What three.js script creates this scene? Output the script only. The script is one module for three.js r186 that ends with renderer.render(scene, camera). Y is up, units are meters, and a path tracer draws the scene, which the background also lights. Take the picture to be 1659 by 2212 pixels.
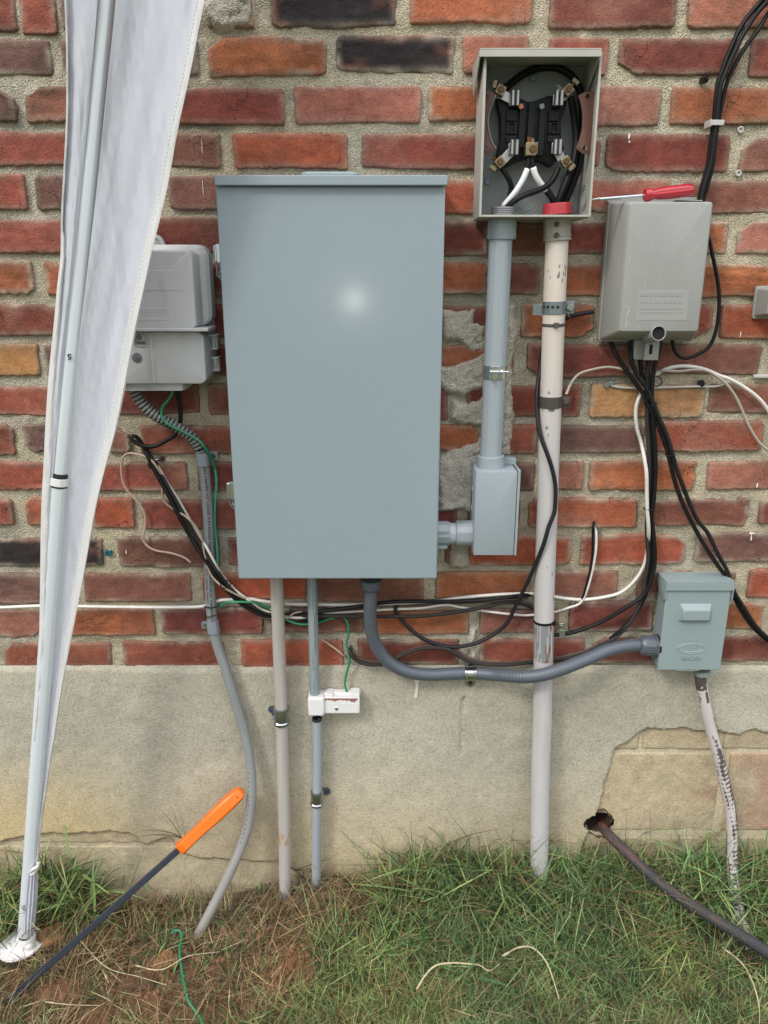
import * as THREE from 'three';
import { mergeGeometries, toCreasedNormals } from 'three/addons/utils/BufferGeometryUtils.js';
import { FontLoader } from 'three/addons/loaders/FontLoader.js';
import { TextGeometry } from 'three/addons/geometries/TextGeometry.js';

// ---------------------------------------------------------------- camera, sky, sun, exposure
const scene = new THREE.Scene();
const PITCH = 0.295, DIST = 1.5, EYE = 1.41, FL = 1662, CX = 829.5, CY = 1106;   // FL, CX, CY in units of a 1659 x 2212 survey of the picture
const camera = new THREE.PerspectiveCamera(2 * Math.atan(CY / FL) * 180 / Math.PI, 0.75, 0.02, 200);
camera.position.set(0, EYE, DIST);
camera.rotation.set(-PITCH, 0, 0);
scene.add(camera);
const renderer = new THREE.WebGLRenderer({ antialias: true });
renderer.toneMapping = THREE.LinearToneMapping;
renderer.toneMappingExposure = 1.08;
renderer.shadowMap.enabled = true;
{ // an overcast sky: brighter towards the zenith, faintly blue
  const w = 64, h = 32, d = new Float32Array(w * h * 4);
  for (let j = 0; j < h; j++) {
    const el = ((j + 0.5) / h - 0.5) * Math.PI, t = Math.max(0, Math.sin(el));
    const l = 0.45 + 2.2 * Math.pow(t, 0.9);
    for (let i = 0; i < w; i++) { const k = (j * w + i) * 4; d[k] = l * 0.97; d[k + 1] = l * 0.99; d[k + 2] = l * 1.04; d[k + 3] = 1; }
  }
  const sky = new THREE.DataTexture(d, w, h, THREE.RGBAFormat, THREE.FloatType);
  sky.mapping = THREE.EquirectangularReflectionMapping; sky.magFilter = sky.minFilter = THREE.LinearFilter; sky.needsUpdate = true;
  scene.background = sky; scene.environment = sky;
}
const sun = new THREE.DirectionalLight(new THREE.Color(1, 0.95, 0.86), 1.5);
sun.position.set(-2.6, 4.6, 2.9); sun.target.position.set(0, 0.8, 0);
sun.castShadow = true; sun.shadow.radius = 21; sun.shadow.mapSize.set(2048, 2048);
Object.assign(sun.shadow.camera, { left: -3, right: 3, top: 3, bottom: -3, near: 0.1, far: 20 });
scene.add(sun, sun.target);
const flash = new THREE.PointLight(new THREE.Color(1, 0.97, 0.88), 0.13);   // the lamp of the camera, seen as a soft glint on the panel door
flash.position.set(-0.1036, EYE - 0.0723, DIST); flash.shadow.radius = 0.25; flash.castShadow = true; scene.add(flash);

// ---------------------------------------------------------------- helpers
const cosP = Math.cos(PITCH), sinP = Math.sin(PITCH);
function P(px, py, z) {                      // the point at depth z in front of the wall (z = 0) that the survey saw at (px, py)
  const u = px - CX, v = py - CY, hz = FL * cosP - v * sinP, dn = FL * sinP + v * cosP, t = (DIST - z) / hz;
  return new THREE.Vector3(u * t, EYE - dn * t, z);
}
function G(px, py, y) {                      // the point at height y above the ground
  const u = px - CX, v = py - CY, hz = FL * cosP - v * sinP, dn = FL * sinP + v * cosP, t = (EYE - y) / dn;
  return new THREE.Vector3(u * t, y, DIST - hz * t);
}
const V = (x, y, z) => new THREE.Vector3(x, y, z);
const C = (r, g, b) => new THREE.Color().setRGB(r, g, b);
const lerp = (a, b, t) => a + (b - a) * t, clamp = (x, a = 0, b = 1) => Math.min(b, Math.max(a, x));
const sstep = (a, b, x) => { const t = clamp((x - a) / (b - a)); return t * t * (3 - 2 * t); };
function rng(seed) { let s = seed >>> 0; return () => { s = (s + 0x6D2B79F5) >>> 0; let t = Math.imul(s ^ (s >>> 15), 1 | s); t = (t + Math.imul(t ^ (t >>> 7), 61 | t)) ^ t; return ((t ^ (t >>> 14)) >>> 0) / 4294967296; }; }
function hash3(x, y, z) { let h = (Math.imul(x, 374761393) + Math.imul(y, 668265263) + Math.imul(z, 2147483647 ^ 0x2545F491)) | 0; h = Math.imul(h ^ (h >>> 13), 1274126177); return ((h ^ (h >>> 16)) >>> 0) / 4294967296; }
function noise2(x, y, s = 0, per = 0) {      // value noise, -1..1, optionally periodic
  const xi = Math.floor(x), yi = Math.floor(y), fx = x - xi, fy = y - yi, u = fx * fx * (3 - 2 * fx), v = fy * fy * (3 - 2 * fy);
  const w = per ? (a) => ((a % per) + per) % per : (a) => a;
  const a = hash3(w(xi), w(yi), s), b = hash3(w(xi + 1), w(yi), s), c = hash3(w(xi), w(yi + 1), s), d = hash3(w(xi + 1), w(yi + 1), s);
  return 2 * (a + (b - a) * u + (c - a) * v + (a - b - c + d) * u * v) - 1;
}
function fbm(x, y, o = 4, s = 0, per = 0) { let a = 0, k = 0.5, t = 0; for (let i = 0; i < o; i++) { a += k * noise2(x, y, s + i * 17, per); t += k; x *= 2; y *= 2; per *= 2; k *= 0.5; } return a / t; }
function cell(x, y, s, per) {                // distance to the nearest of jittered points
  const xi = Math.floor(x), yi = Math.floor(y); let best = 9;
  const w = per ? (a) => ((a % per) + per) % per : (a) => a;
  for (let j = -1; j < 2; j++) for (let i = -1; i < 2; i++) { const cx = xi + i, cy = yi + j, px = cx + hash3(w(cx), w(cy), s), py = cy + hash3(w(cx), w(cy), s + 5); best = Math.min(best, (px - x) ** 2 + (py - y) ** 2); }
  return Math.sqrt(best);
}
function makeTex(n, fn, srgb = false, m = n) {   // fn(u, v) -> [r, g, b] or a number, tiling in 0..1
  const d = new Uint8Array(n * m * 4);
  for (let j = 0; j < m; j++) for (let i = 0; i < n; i++) {
    let c = fn((i + 0.5) / n, (j + 0.5) / m); if (typeof c === 'number') c = [c, c, c];
    const k = (j * n + i) * 4; for (let q = 0; q < 3; q++) d[k + q] = clamp(c[q]) * 255; d[k + 3] = 255;
  }
  const t = new THREE.DataTexture(d, n, m, THREE.RGBAFormat); t.wrapS = t.wrapT = THREE.RepeatWrapping;
  t.magFilter = THREE.LinearFilter; t.minFilter = THREE.LinearMipmapLinearFilter; t.generateMipmaps = true;
  if (srgb) t.colorSpace = THREE.SRGBColorSpace; t.needsUpdate = true; return t;
}
function rep(t, metres, metresY = metres) { const c = t.clone(); c.repeat.set(1 / metres, 1 / metresY); c.needsUpdate = true; return c; }
const std = (color, roughness = 0.6, o = {}) => new THREE.MeshStandardMaterial({ color, roughness, ...o });
const phys = (color, roughness = 0.5, o = {}) => new THREE.MeshPhysicalMaterial({ color, roughness, ...o });

const taken = {};
function numbered(name) { const n = taken[name] = (taken[name] ?? -1) + 1; return n ? `${name}_${String(n).padStart(3, '0')}` : name; }
function thing(name, label, category, group) { const o = new THREE.Group(); o.name = numbered(name); o.userData = { label, category }; if (group) o.userData.group = group; scene.add(o); return o; }
function shadow(m) { m.castShadow = m.receiveShadow = true; return m; }
function part(parent, name, geo, mat, label) {
  const m = shadow(new THREE.Mesh(Array.isArray(geo) ? merge(geo) : geo, mat)); m.name = name; if (label) m.userData.label = label; parent.add(m); return m;
}
function single(name, label, category, geo, mat, group) {   // a thing that is one mesh
  const m = shadow(new THREE.Mesh(Array.isArray(geo) ? merge(geo) : geo, mat)); m.name = numbered(name); m.userData = { label, category }; if (group) m.userData.group = group; scene.add(m); return m;
}
function merge(list) {
  const l = list.map((g) => { g = g.index ? g.toNonIndexed() : g; for (const k of Object.keys(g.attributes)) if (!['position', 'normal', 'uv', 'color'].includes(k)) g.deleteAttribute(k); return g; });
  const col = l.some((g) => g.attributes.color);
  if (col) for (const g of l) if (!g.attributes.color) g.setAttribute('color', new THREE.BufferAttribute(new Float32Array(g.attributes.position.count * 3).fill(1), 3));
  return mergeGeometries(l, false);
}
const move = (g, v) => g.translate(v.x, v.y, v.z);
function gridGeo(nx, ny, fn, colors = true) { // fn(i, j) -> {p, uv, c}
  const pos = [], uv = [], col = [], idx = [];
  for (let j = 0; j < ny; j++) for (let i = 0; i < nx; i++) { const q = fn(i, j); pos.push(q.p[0], q.p[1], q.p[2]); uv.push(q.uv[0], q.uv[1]); if (colors) col.push(q.c[0], q.c[1], q.c[2]); }
  for (let j = 0; j < ny - 1; j++) for (let i = 0; i < nx - 1; i++) { const a = j * nx + i; idx.push(a, a + 1, a + nx + 1, a, a + nx + 1, a + nx); }
  const g = new THREE.BufferGeometry();
  g.setAttribute('position', new THREE.Float32BufferAttribute(pos, 3)); g.setAttribute('uv', new THREE.Float32BufferAttribute(uv, 2));
  if (colors) g.setAttribute('color', new THREE.Float32BufferAttribute(col, 3));
  g.setIndex(idx); return g;
}
function dropFaces(g, test) {                 // removes the faces whose centre passes the test
  const p = g.attributes.position, ix = g.index.array, out = [];
  for (let k = 0; k < ix.length; k += 3) { let x = 0, y = 0, z = 0; for (let q = 0; q < 3; q++) { x += p.getX(ix[k + q]) / 3; y += p.getY(ix[k + q]) / 3; z += p.getZ(ix[k + q]) / 3; } if (!test(x, y, z)) out.push(ix[k], ix[k + 1], ix[k + 2]); }
  g.setIndex(out); return g;
}
// rings of rounded rectangles from back to front: a box with draft, rounded corners and softened edges
function loft(levels, crease = 0.35, seg = 6) {
  const rings = levels.map(({ x0, y0, x1, y1, r, z }) => {
    const pts = [], cs = [[x1 - r, y1 - r, 0], [x0 + r, y1 - r, 1], [x0 + r, y0 + r, 2], [x1 - r, y0 + r, 3]];
    for (const [cx, cy, q] of cs) for (let k = 0; k <= seg; k++) { const a = (q + k / seg) * Math.PI / 2; pts.push([cx + r * Math.cos(a), cy + r * Math.sin(a), z]); }
    return pts;
  });
  const n = rings[0].length, pos = [], uv = [], idx = [];
  for (const r of rings) for (const p of r) { pos.push(...p); uv.push(p[0] + p[2], p[1] + p[2]); }
  for (let k = 0; k < rings.length - 1; k++) for (let i = 0; i < n; i++) { const a = k * n + i, b = k * n + (i + 1) % n; idx.push(a, b, b + n, a, b + n, a + n); }
  for (const [k, flip] of [[0, true], [rings.length - 1, false]]) {
    const L = levels[k], c = pos.length / 3; pos.push((L.x0 + L.x1) / 2, (L.y0 + L.y1) / 2, L.z); uv.push(pos[c * 3] + L.z, pos[c * 3 + 1] + L.z);
    for (let i = 0; i < n; i++) { const a = k * n + i, b = k * n + (i + 1) % n; flip ? idx.push(c, b, a) : idx.push(c, a, b); }
  }
  const g = new THREE.BufferGeometry(); g.setAttribute('position', new THREE.Float32BufferAttribute(pos, 3)); g.setAttribute('uv', new THREE.Float32BufferAttribute(uv, 2)); g.setIndex(idx);
  return toCreasedNormals(g, crease);
}
function rbox(x0, y0, x1, y1, z0, z1, b = 0.0015, r = b * 1.5) {   // a plate or box with softened edges
  r = Math.min(r, (x1 - x0) / 2.05, (y1 - y0) / 2.05); b = Math.min(b, (z1 - z0) / 2.1, r * 0.95);
  const q = b * 0.3;
  return loft([{ x0: x0 + b, y0: y0 + b, x1: x1 - b, y1: y1 - b, r: Math.max(r - b, 1e-4), z: z0 }, { x0: x0 + q, y0: y0 + q, x1: x1 - q, y1: y1 - q, r: Math.max(r - q, 1e-4), z: z0 + q }, { x0, y0, x1, y1, r, z: z0 + b },
    { x0, y0, x1, y1, r, z: z1 - b }, { x0: x0 + q, y0: y0 + q, x1: x1 - q, y1: y1 - q, r: Math.max(r - q, 1e-4), z: z1 - q }, { x0: x0 + b, y0: y0 + b, x1: x1 - b, y1: y1 - b, r: Math.max(r - b, 1e-4), z: z1 }], 0.33);
}
function sweep(curve, len, step, nr, rfn, cfn, cap = true) {      // a tube whose radius and colour may vary; rfn(s, a), cfn(s, a) with s in metres
  const n = Math.max(3, Math.round(len / step)), fr = curve.computeFrenetFrames(n, false), pos = [], uv = [], col = [], idx = [];
  // frames with a steady up vector, so that angle 0 faces +z
  for (let i = 0; i <= n; i++) {
    const p = curve.getPointAt(i / n), t = fr.tangents[i], s = i / n * len;
    let f = V(0, 0, 1).addScaledVector(t, -t.z); if (f.lengthSq() < 0.02) f = V(0, 1, 0).addScaledVector(t, -t.y); f.normalize();
    const b = new THREE.Vector3().crossVectors(t, f);
    for (let k = 0; k <= nr; k++) {
      const a = k / nr * Math.PI * 2, r = rfn(s, a), c = Math.cos(a) * r, d = Math.sin(a) * r;
      pos.push(p.x + f.x * c + b.x * d, p.y + f.y * c + b.y * d, p.z + f.z * c + b.z * d); uv.push(s, a * 0.01);
      if (cfn) col.push(...cfn(s, a));
    }
  }
  for (let i = 0; i < n; i++) for (let k = 0; k < nr; k++) { const a = i * (nr + 1) + k, b = a + nr + 1; idx.push(a, a + 1, b + 1, a, b + 1, b); }
  if (cap) for (const i of [0, n]) { const c = pos.length / 3, p = curve.getPointAt(i / n); pos.push(p.x, p.y, p.z); uv.push(i / n * len, 0); if (cfn) col.push(...cfn(i / n * len, 0)); for (let k = 0; k < nr; k++) { const a = i * (nr + 1) + k; i ? idx.push(c, a, a + 1) : idx.push(c, a + 1, a); } }
  const g = new THREE.BufferGeometry(); g.setAttribute('position', new THREE.Float32BufferAttribute(pos, 3)); g.setAttribute('uv', new THREE.Float32BufferAttribute(uv, 2));
  if (cfn) g.setAttribute('color', new THREE.Float32BufferAttribute(col, 3));
  g.setIndex(idx); g.computeVertexNormals(); return g;
}
function path(pts, z = 0.012) { return new THREE.CatmullRomCurve3(pts.map((p) => p.isVector3 ? p : P(p[0], p[1], p[2] ?? z)), false, 'centripetal'); }
function tube(pts, r, z, nr = 10, step = 0.006) { const c = path(pts, z), L = c.getLength(); return sweep(c, L, step, nr, () => r); }
function lathe(profile, seg = 32, crease = 0.6) { return toCreasedNormals(new THREE.LatheGeometry(profile.map(([r, y]) => new THREE.Vector2(r, y)), seg), crease); }
function along(g, a, b) {                     // turns a shape built on the y axis from 0 so that it starts at a and points to b
  const d = b.clone().sub(a).normalize(), q = new THREE.Quaternion().setFromUnitVectors(V(0, 1, 0), d);
  return g.applyQuaternion(q).translate(a.x, a.y, a.z);
}
function pipe(a, b, r, seg = 40) { const L = a.distanceTo(b); return along(lathe([[0, 0], [r, 0], [r, L], [0, L]], seg), a, b); }
function ring(a, b, r0, r1, lip = 0) {        // a band round an axis from a to b, optionally with rolled rims
  const L = a.distanceTo(b), k = lip;
  const prof = k ? [[r0, 0], [r1 + k * 0.6, 0], [r1 + k, L * 0.06], [r1 + k, L * 0.14], [r1, L * 0.2], [r1, L * 0.8], [r1 + k, L * 0.86], [r1 + k, L * 0.94], [r1 + k * 0.6, L], [r0, L], [r0, 0]] : [[r0, 0], [r1 - 0.0004, 0], [r1, 0.0004], [r1, L - 0.0004], [r1 - 0.0004, L], [r0, L], [r0, 0]];
  return along(lathe(prof, 40), a, b);
}
function flat(points, depth, bevel = 0.0006, holes = []) {   // an outline (in metres, x and y) given thickness
  const s = new THREE.Shape(points.map((p) => new THREE.Vector2(p[0], p[1])));
  for (const [x, y, r] of holes) { const h = new THREE.Path(); h.absarc(x, y, r, 0, Math.PI * 2, true); s.holes.push(h); }
  return toCreasedNormals(new THREE.ExtrudeGeometry(s, { depth, bevelEnabled: bevel > 0, bevelSize: bevel, bevelThickness: bevel, bevelSegments: 2, curveSegments: 10 }), 0.5);
}
function screwHead(c, r, h = 0.0025, slot = true, turn = 0.4) { // seen from the front, pointing along +z
  const g = [lathe([[0, 0], [r, 0], [r, h * 0.5], [r * 0.85, h * 0.85], [r * 0.5, h], [0, h]], 20).rotateX(Math.PI / 2)];
  if (slot) for (const s of [-1, 1]) g.push(new THREE.BoxGeometry(r * 1.5, r * 0.55, h * 0.25).translate(0, s * r * 0.45, h * 0.98));
  return move(merge(g).rotateZ(turn), c);
}
function interp(list, y) {                    // list of [x, y] sorted by y -> x
  if (y <= list[0][1]) return list[0][0]; for (let i = 1; i < list.length; i++) if (y <= list[i][1]) { const [a, b] = [list[i - 1], list[i]]; return lerp(a[0], b[0], (y - a[1]) / (b[1] - a[1])); } return list[list.length - 1][0];
}
function shell(nx, ny, at, th, uvScale = 1) {  // a cloth-like sheet of thickness th, at(i, j) -> Vector3
  const pts = []; for (let j = 0; j < ny; j++) for (let i = 0; i < nx; i++) pts.push(at(i / (nx - 1), j / (ny - 1)));
  const front = gridGeo(nx, ny, (i, j) => { const p = pts[j * nx + i]; return { p: [p.x, p.y, p.z], uv: [p.x * uvScale, p.y * uvScale] }; }, false); front.computeVertexNormals();
  const nrm = front.attributes.normal, pos = [], uv = [], idx = [];
  for (const s of [0, -th]) for (let k = 0; k < pts.length; k++) { pos.push(pts[k].x + nrm.getX(k) * s, pts[k].y + nrm.getY(k) * s, pts[k].z + nrm.getZ(k) * s); uv.push(pts[k].x * uvScale, pts[k].y * uvScale); }
  const fi = front.index.array, n = pts.length; for (let k = 0; k < fi.length; k += 3) { idx.push(fi[k], fi[k + 1], fi[k + 2], fi[k] + n, fi[k + 2] + n, fi[k + 1] + n); }
  const edge = (a, b) => idx.push(a, a + n, b + n, a, b + n, b);
  for (let i = 0; i < nx - 1; i++) { edge(i, i + 1); edge((ny - 1) * nx + i + 1, (ny - 1) * nx + i); }
  for (let j = 0; j < ny - 1; j++) { edge((j + 1) * nx, j * nx); edge(j * nx + nx - 1, (j + 1) * nx + nx - 1); }
  const g = new THREE.BufferGeometry(); g.setAttribute('position', new THREE.Float32BufferAttribute(pos, 3)); g.setAttribute('uv', new THREE.Float32BufferAttribute(uv, 2)); g.setIndex(idx);
  return toCreasedNormals(g, 0.8);
}
// the same after zooming into parts of the survey: [x0, y0, scale] of a detail picture
const zoomed = (x0, y0, k) => (x, y, z) => P((x0 + x * k) * 0.6636, (y0 + y * k) * 0.6636, z);

// ---------------------------------------------------------------- materials
const T = {};
T.brick = makeTex(1024, (u, v) => {           // fine grain, pits and pale flecks of fired clay
  let g = 0.78 + 0.2 * fbm(u * 22, v * 22, 5, 3, 22) + 0.1 * noise2(u * 110, v * 110, 9, 110) + 0.06 * noise2(u * 220, v * 220, 10, 220);
  const c = cell(u * 46, v * 46, 21, 46), id = hash3(Math.floor(u * 46), Math.floor(v * 46), 4); if (c < 0.2 && id > 0.62) g *= 0.5 + 2.2 * c;
  const st = fbm(u * 8, v * 70, 3, 77, 0); g += 0.09 * st;
  const k = Math.abs(fbm(u * 7, v * 11, 4, 91, 7)); if (k < 0.016 && fbm(u * 3, v * 3, 2, 55, 3) > 0.1) g *= 0.5;
  let pale = sstep(0.42, 0.7, fbm(u * 13, v * 13, 4, 57, 13)) * 0.3 + (noise2(u * 130, v * 130, 40, 130) > 0.88 ? 0.2 : 0);
  return [g + pale * 0.55, g * 0.985 + pale * 0.75, g * 0.965 + pale * 0.8];
});
T.brickBump = makeTex(1024, (u, v) => {
  let g = 0.55 + 0.26 * fbm(u * 22, v * 22, 5, 5, 22) + 0.12 * noise2(u * 110, v * 110, 12, 110);
  const c = cell(u * 46, v * 46, 21, 46); if (c < 0.22) g -= 0.35 * (1 - c / 0.22);
  const k = Math.abs(fbm(u * 7, v * 11, 4, 91, 7)); if (k < 0.018 && fbm(u * 3, v * 3, 2, 55, 3) > 0.08) g -= 0.5 * (1 - k / 0.018);
  return g;
});
T.sand = makeTex(1024, (u, v) => {            // sandy mortar and render: light and dark grains
  let g = 0.8 + 0.1 * fbm(u * 16, v * 16, 4, 31, 16) + 0.12 * noise2(u * 256, v * 256, 33, 256) + 0.1 * noise2(u * 120, v * 120, 34, 120);
  const c = cell(u * 60, v * 60, 41, 60), id = hash3(Math.floor(u * 60), Math.floor(v * 60), 8);
  if (c < 0.2 && id > 0.78) g *= 0.4 + 2.4 * c;
  const d = cell(u * 90, v * 90, 47, 90); if (d < 0.16) g = Math.min(1, g + 0.2);
  return [g, g * 0.985, g * 0.95];
});
T.sandBump = makeTex(1024, (u, v) => { let g = 0.55 + 0.2 * fbm(u * 24, v * 24, 3, 61, 24) + 0.25 * noise2(u * 180, v * 180, 63, 180); const c = cell(u * 60, v * 60, 41, 60); if (c < 0.26) g -= 0.4 * (1 - c / 0.26); return g; });
T.dust = makeTex(512, (u, v) => 0.9 + 0.1 * fbm(u * 8, v * 8, 6, 71, 8));
T.clean = makeTex(512, (u, v) => 0.94 + 0.035 * fbm(u * 4, v * 4, 5, 75, 4) + 0.012 * noise2(u * 128, v * 128, 76, 128));
T.peel = makeTex(512, (u, v) => 0.5 + 0.3 * fbm(u * 60, v * 60, 3, 81, 60) + 0.1 * noise2(u * 200, v * 200, 82, 200));
T.weave = makeTex(512, (u, v) => { const a = Math.sin(u * 128 * Math.PI * 2), b = Math.sin(v * 128 * Math.PI * 2); return 0.5 + 0.2 * a * b + 0.15 * noise2(u * 90, v * 20, 83, 0); });
T.cloth = makeTex(512, (u, v) => { const st = sstep(0.1, 0.6, fbm(u * 55, v * 3, 4, 184)); const g = 0.95 - 0.10 * st + 0.04 * fbm(u * 14, v * 3, 4, 84, 0) + 0.03 * noise2(u * 128, v * 128, 85, 128); return [g, g, g]; });
T.scuff = makeTex(1024, (u, v) => {           // weathered plastic with pale scratches
  let g = 0.85 + 0.09 * fbm(u * 10, v * 10, 5, 86, 10) + 0.02 * noise2(u * 200, v * 200, 87, 200);
  const k = Math.abs(fbm(u * 24 + v * 14, v * 10 - u * 5, 2, 88)); const m = fbm(u * 9, v * 9, 3, 89, 9);
  if (k < 0.02 && m > 0.2) g += 0.2 * (1 - k / 0.02); return [g, g, g];
});
T.soil = makeTex(1024, (u, v) => { let g = 0.72 + 0.25 * fbm(u * 20, v * 20, 5, 101, 20) + 0.12 * noise2(u * 200, v * 200, 103, 200); return [g, g * 0.96, g * 0.9]; });
T.soilBump = makeTex(512, (u, v) => 0.5 + 0.4 * fbm(u * 20, v * 20, 5, 105, 20));
T.galv = makeTex(512, (u, v) => { const c = cell(u * 14, v * 14, 107, 14); return 0.82 + 0.16 * hash3(Math.floor(u * 29 + c * 3), Math.floor(v * 29), 3) * 0.5 + 0.1 * fbm(u * 8, v * 8, 3, 108, 8); });

T.fleck = makeTex(512, (u, v) => { const c = cell(u * 26, v * 26, 191, 26), id = hash3(Math.floor(u * 26), Math.floor(v * 26), 6), m = sstep(0.05, 0.4, fbm(u * 3, v * 3, 2, 193, 3)); return c < 0.2 * m && id > 0.35 ? 0.4 : 0.013 + 0.012 * sstep(0.2, 0.6, fbm(u * 12, v * 12, 3, 195, 12)); });
const M = {};
M.brick = std(C(1, 1, 1), 0.9, { vertexColors: true, map: rep(T.brick, 0.28), bumpMap: rep(T.brickBump, 0.28), bumpScale: 0.0018 });
M.mortar = std(C(1, 1, 1), 0.97, { vertexColors: true, map: rep(T.sand, 0.26), bumpMap: rep(T.sandBump, 0.26), bumpScale: 0.004 });
M.render = std(C(1, 1, 1), 0.96, { vertexColors: true, map: rep(T.sand, 0.42), bumpMap: rep(T.sandBump, 0.42), bumpScale: 0.0009 });
M.panel = phys(C(0.262, 0.322, 0.356), 0.5, { clearcoat: 0.5, clearcoatRoughness: 0.15, bumpMap: rep(T.peel, 0.12), bumpScale: 0.00006, map: rep(T.clean, 0.9) });
M.disc = phys(C(0.27, 0.34, 0.345), 0.45, { clearcoat: 0.3, clearcoatRoughness: 0.3, bumpMap: rep(T.peel, 0.12), bumpScale: 0.0001, map: rep(T.clean, 0.4) });
M.meter = std(C(0.46, 0.45, 0.40), 0.55, { map: rep(T.dust, 0.2), bumpMap: rep(T.peel, 0.1), bumpScale: 0.0001 });
M.meterIn = std(C(0.26, 0.29, 0.28), 0.5, { map: rep(T.dust, 0.25) });
M.pvc = phys(C(0.315, 0.36, 0.39), 0.42, { clearcoat: 0.15, clearcoatRoughness: 0.4, map: rep(T.clean, 0.5) });
M.pvcDark = std(C(0.26, 0.28, 0.31), 0.45, { map: rep(T.dust, 0.3) });
T.grime = makeTex(512, (u, v) => 0.93 + 0.07 * fbm(u * 22, v * 8, 5, 171) - 0.22 * sstep(0.15, 0.65, fbm(u * 20 + 4, v * 5, 4, 173)));
M.leftBox = std(C(0.53, 0.535, 0.54), 0.55, { map: rep(T.grime, 0.8), bumpMap: rep(T.peel, 0.12), bumpScale: 0.00008 });
M.rightBox = std(C(0.36, 0.365, 0.345), 0.5, { map: rep(T.scuff, 0.8) });
M.beige = std(C(0.44, 0.40, 0.37), 0.55, { map: rep(T.dust, 0.2), bumpMap: rep(T.peel, 0.2), bumpScale: 0.0001 });
M.emt = std(C(0.25, 0.29, 0.31), 0.5, { metalness: 0.15, map: rep(T.galv, 0.1) });
M.mast = std(C(1, 1, 1), 0.55, { vertexColors: true });
M.paint = std(C(1, 1, 1), 0.7, { vertexColors: true });
M.lt = phys(C(0.085, 0.10, 0.12), 0.42, { clearcoat: 0.2, clearcoatRoughness: 0.4 });
M.flex = std(C(0.27, 0.29, 0.30), 0.55);
M.black = phys(C(0.010, 0.010, 0.0105), 0.5, { specularIntensity: 0.45, map: rep(T.dust, 0.15) });
M.blackFleck = phys(C(1, 1, 1), 0.55, { specularIntensity: 0.45, map: rep(T.fleck, 0.11, 0.06) });
M.blackDusty = std(C(0.026, 0.022, 0.02), 0.8, { map: rep(T.dust, 0.1) });
M.rubberBlue = phys(C(0.018, 0.017, 0.021), 0.5, { specularIntensity: 0.5 });
M.brownWire = std(C(0.10, 0.06, 0.05), 0.75, { map: rep(T.dust, 0.08) });
M.whiteWire = std(C(0.72, 0.69, 0.63), 0.5, { map: rep(T.dust, 0.12) });
M.beigeWire = std(C(0.42, 0.38, 0.31), 0.6, { map: rep(T.dust, 0.1) });
M.pinkWire = std(C(0.50, 0.36, 0.28), 0.6, { map: rep(T.dust, 0.1) });
M.greyWire = std(C(0.48, 0.47, 0.44), 0.6);
M.green = phys(C(0.012, 0.23, 0.105), 0.35, { clearcoat: 0.3, clearcoatRoughness: 0.3 });
M.greenPale = phys(C(0.06, 0.42, 0.30), 0.35, { clearcoat: 0.3, clearcoatRoughness: 0.3 });
M.tapeWhite = std(C(0.78, 0.78, 0.78), 0.4);
M.chrome = std(C(0.62, 0.65, 0.66), 0.22, { metalness: 1 });
M.zinc = std(C(0.50, 0.52, 0.52), 0.24, { metalness: 0.95, map: rep(T.galv, 0.04) });
M.zincDull = std(C(0.25, 0.29, 0.30), 0.5, { metalness: 0.6, map: rep(T.galv, 0.04) });
M.rustSteel = std(C(0.10, 0.085, 0.075), 0.65, { metalness: 0.4, map: rep(T.galv, 0.03) });
M.brass = std(C(0.31, 0.255, 0.155), 0.45, { metalness: 0.7, map: rep(T.galv, 0.03) });
M.brassDark = std(C(0.14, 0.085, 0.035), 0.5, { metalness: 0.7 });
M.tin = std(C(0.50, 0.50, 0.48), 0.34, { metalness: 0.9, map: rep(T.galv, 0.03) });
M.copper = std(C(0.42, 0.17, 0.08), 0.4, { metalness: 0.8 });
M.bakelite = phys(C(0.008, 0.009, 0.011), 0.5, { specularIntensity: 0.5, map: rep(T.dust, 0.05) });
M.fibre = std(C(0.13, 0.055, 0.04), 0.65, { map: rep(T.dust, 0.06) });
M.red = phys(C(0.42, 0.035, 0.045), 0.4, { clearcoat: 0.3, clearcoatRoughness: 0.3 });
M.redHandle = phys(C(0.42, 0.008, 0.022), 0.25, { clearcoat: 0.6, clearcoatRoughness: 0.15 });
M.orange = phys(C(0.85, 0.17, 0.012), 0.42, { clearcoat: 0.15, clearcoatRoughness: 0.4 });
M.bar = std(C(0.020, 0.025, 0.037), 0.42, { metalness: 0.3, map: rep(T.dust, 0.2) });
M.white = phys(C(0.74, 0.73, 0.72), 0.4, { clearcoat: 0.2, clearcoatRoughness: 0.3 });
M.pole = phys(C(0.60, 0.645, 0.67), 0.4, { clearcoat: 0.25, clearcoatRoughness: 0.25 });
M.cloth = std(C(0.51, 0.525, 0.575), 0.85, { map: rep(T.cloth, 1.3, 2.2), bumpMap: rep(T.weave, 0.25), bumpScale: 0.0005, side: THREE.DoubleSide });
M.hem = std(C(0.60, 0.595, 0.585), 0.8, { map: rep(T.cloth, 0.2, 0.8), bumpMap: rep(T.weave, 0.15), bumpScale: 0.0004 });
M.ink = std(C(0.02, 0.022, 0.025), 0.8);
M.soil = std(C(1, 1, 1), 0.98, { vertexColors: true, map: rep(T.soil, 0.22), bumpMap: rep(T.soilBump, 0.11), bumpScale: 0.004 });
M.stone = std(C(1, 1, 1), 0.95, { vertexColors: true, map: rep(T.soil, 0.1), bumpMap: rep(T.soilBump, 0.06), bumpScale: 0.002 });
M.dark = std(C(0.01, 0.009, 0.008), 0.95);
M.rustPipe = std(C(1, 1, 1), 0.75, { vertexColors: true, map: rep(T.soil, 0.08), bumpMap: rep(T.soilBump, 0.05), bumpScale: 0.001 });

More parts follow.
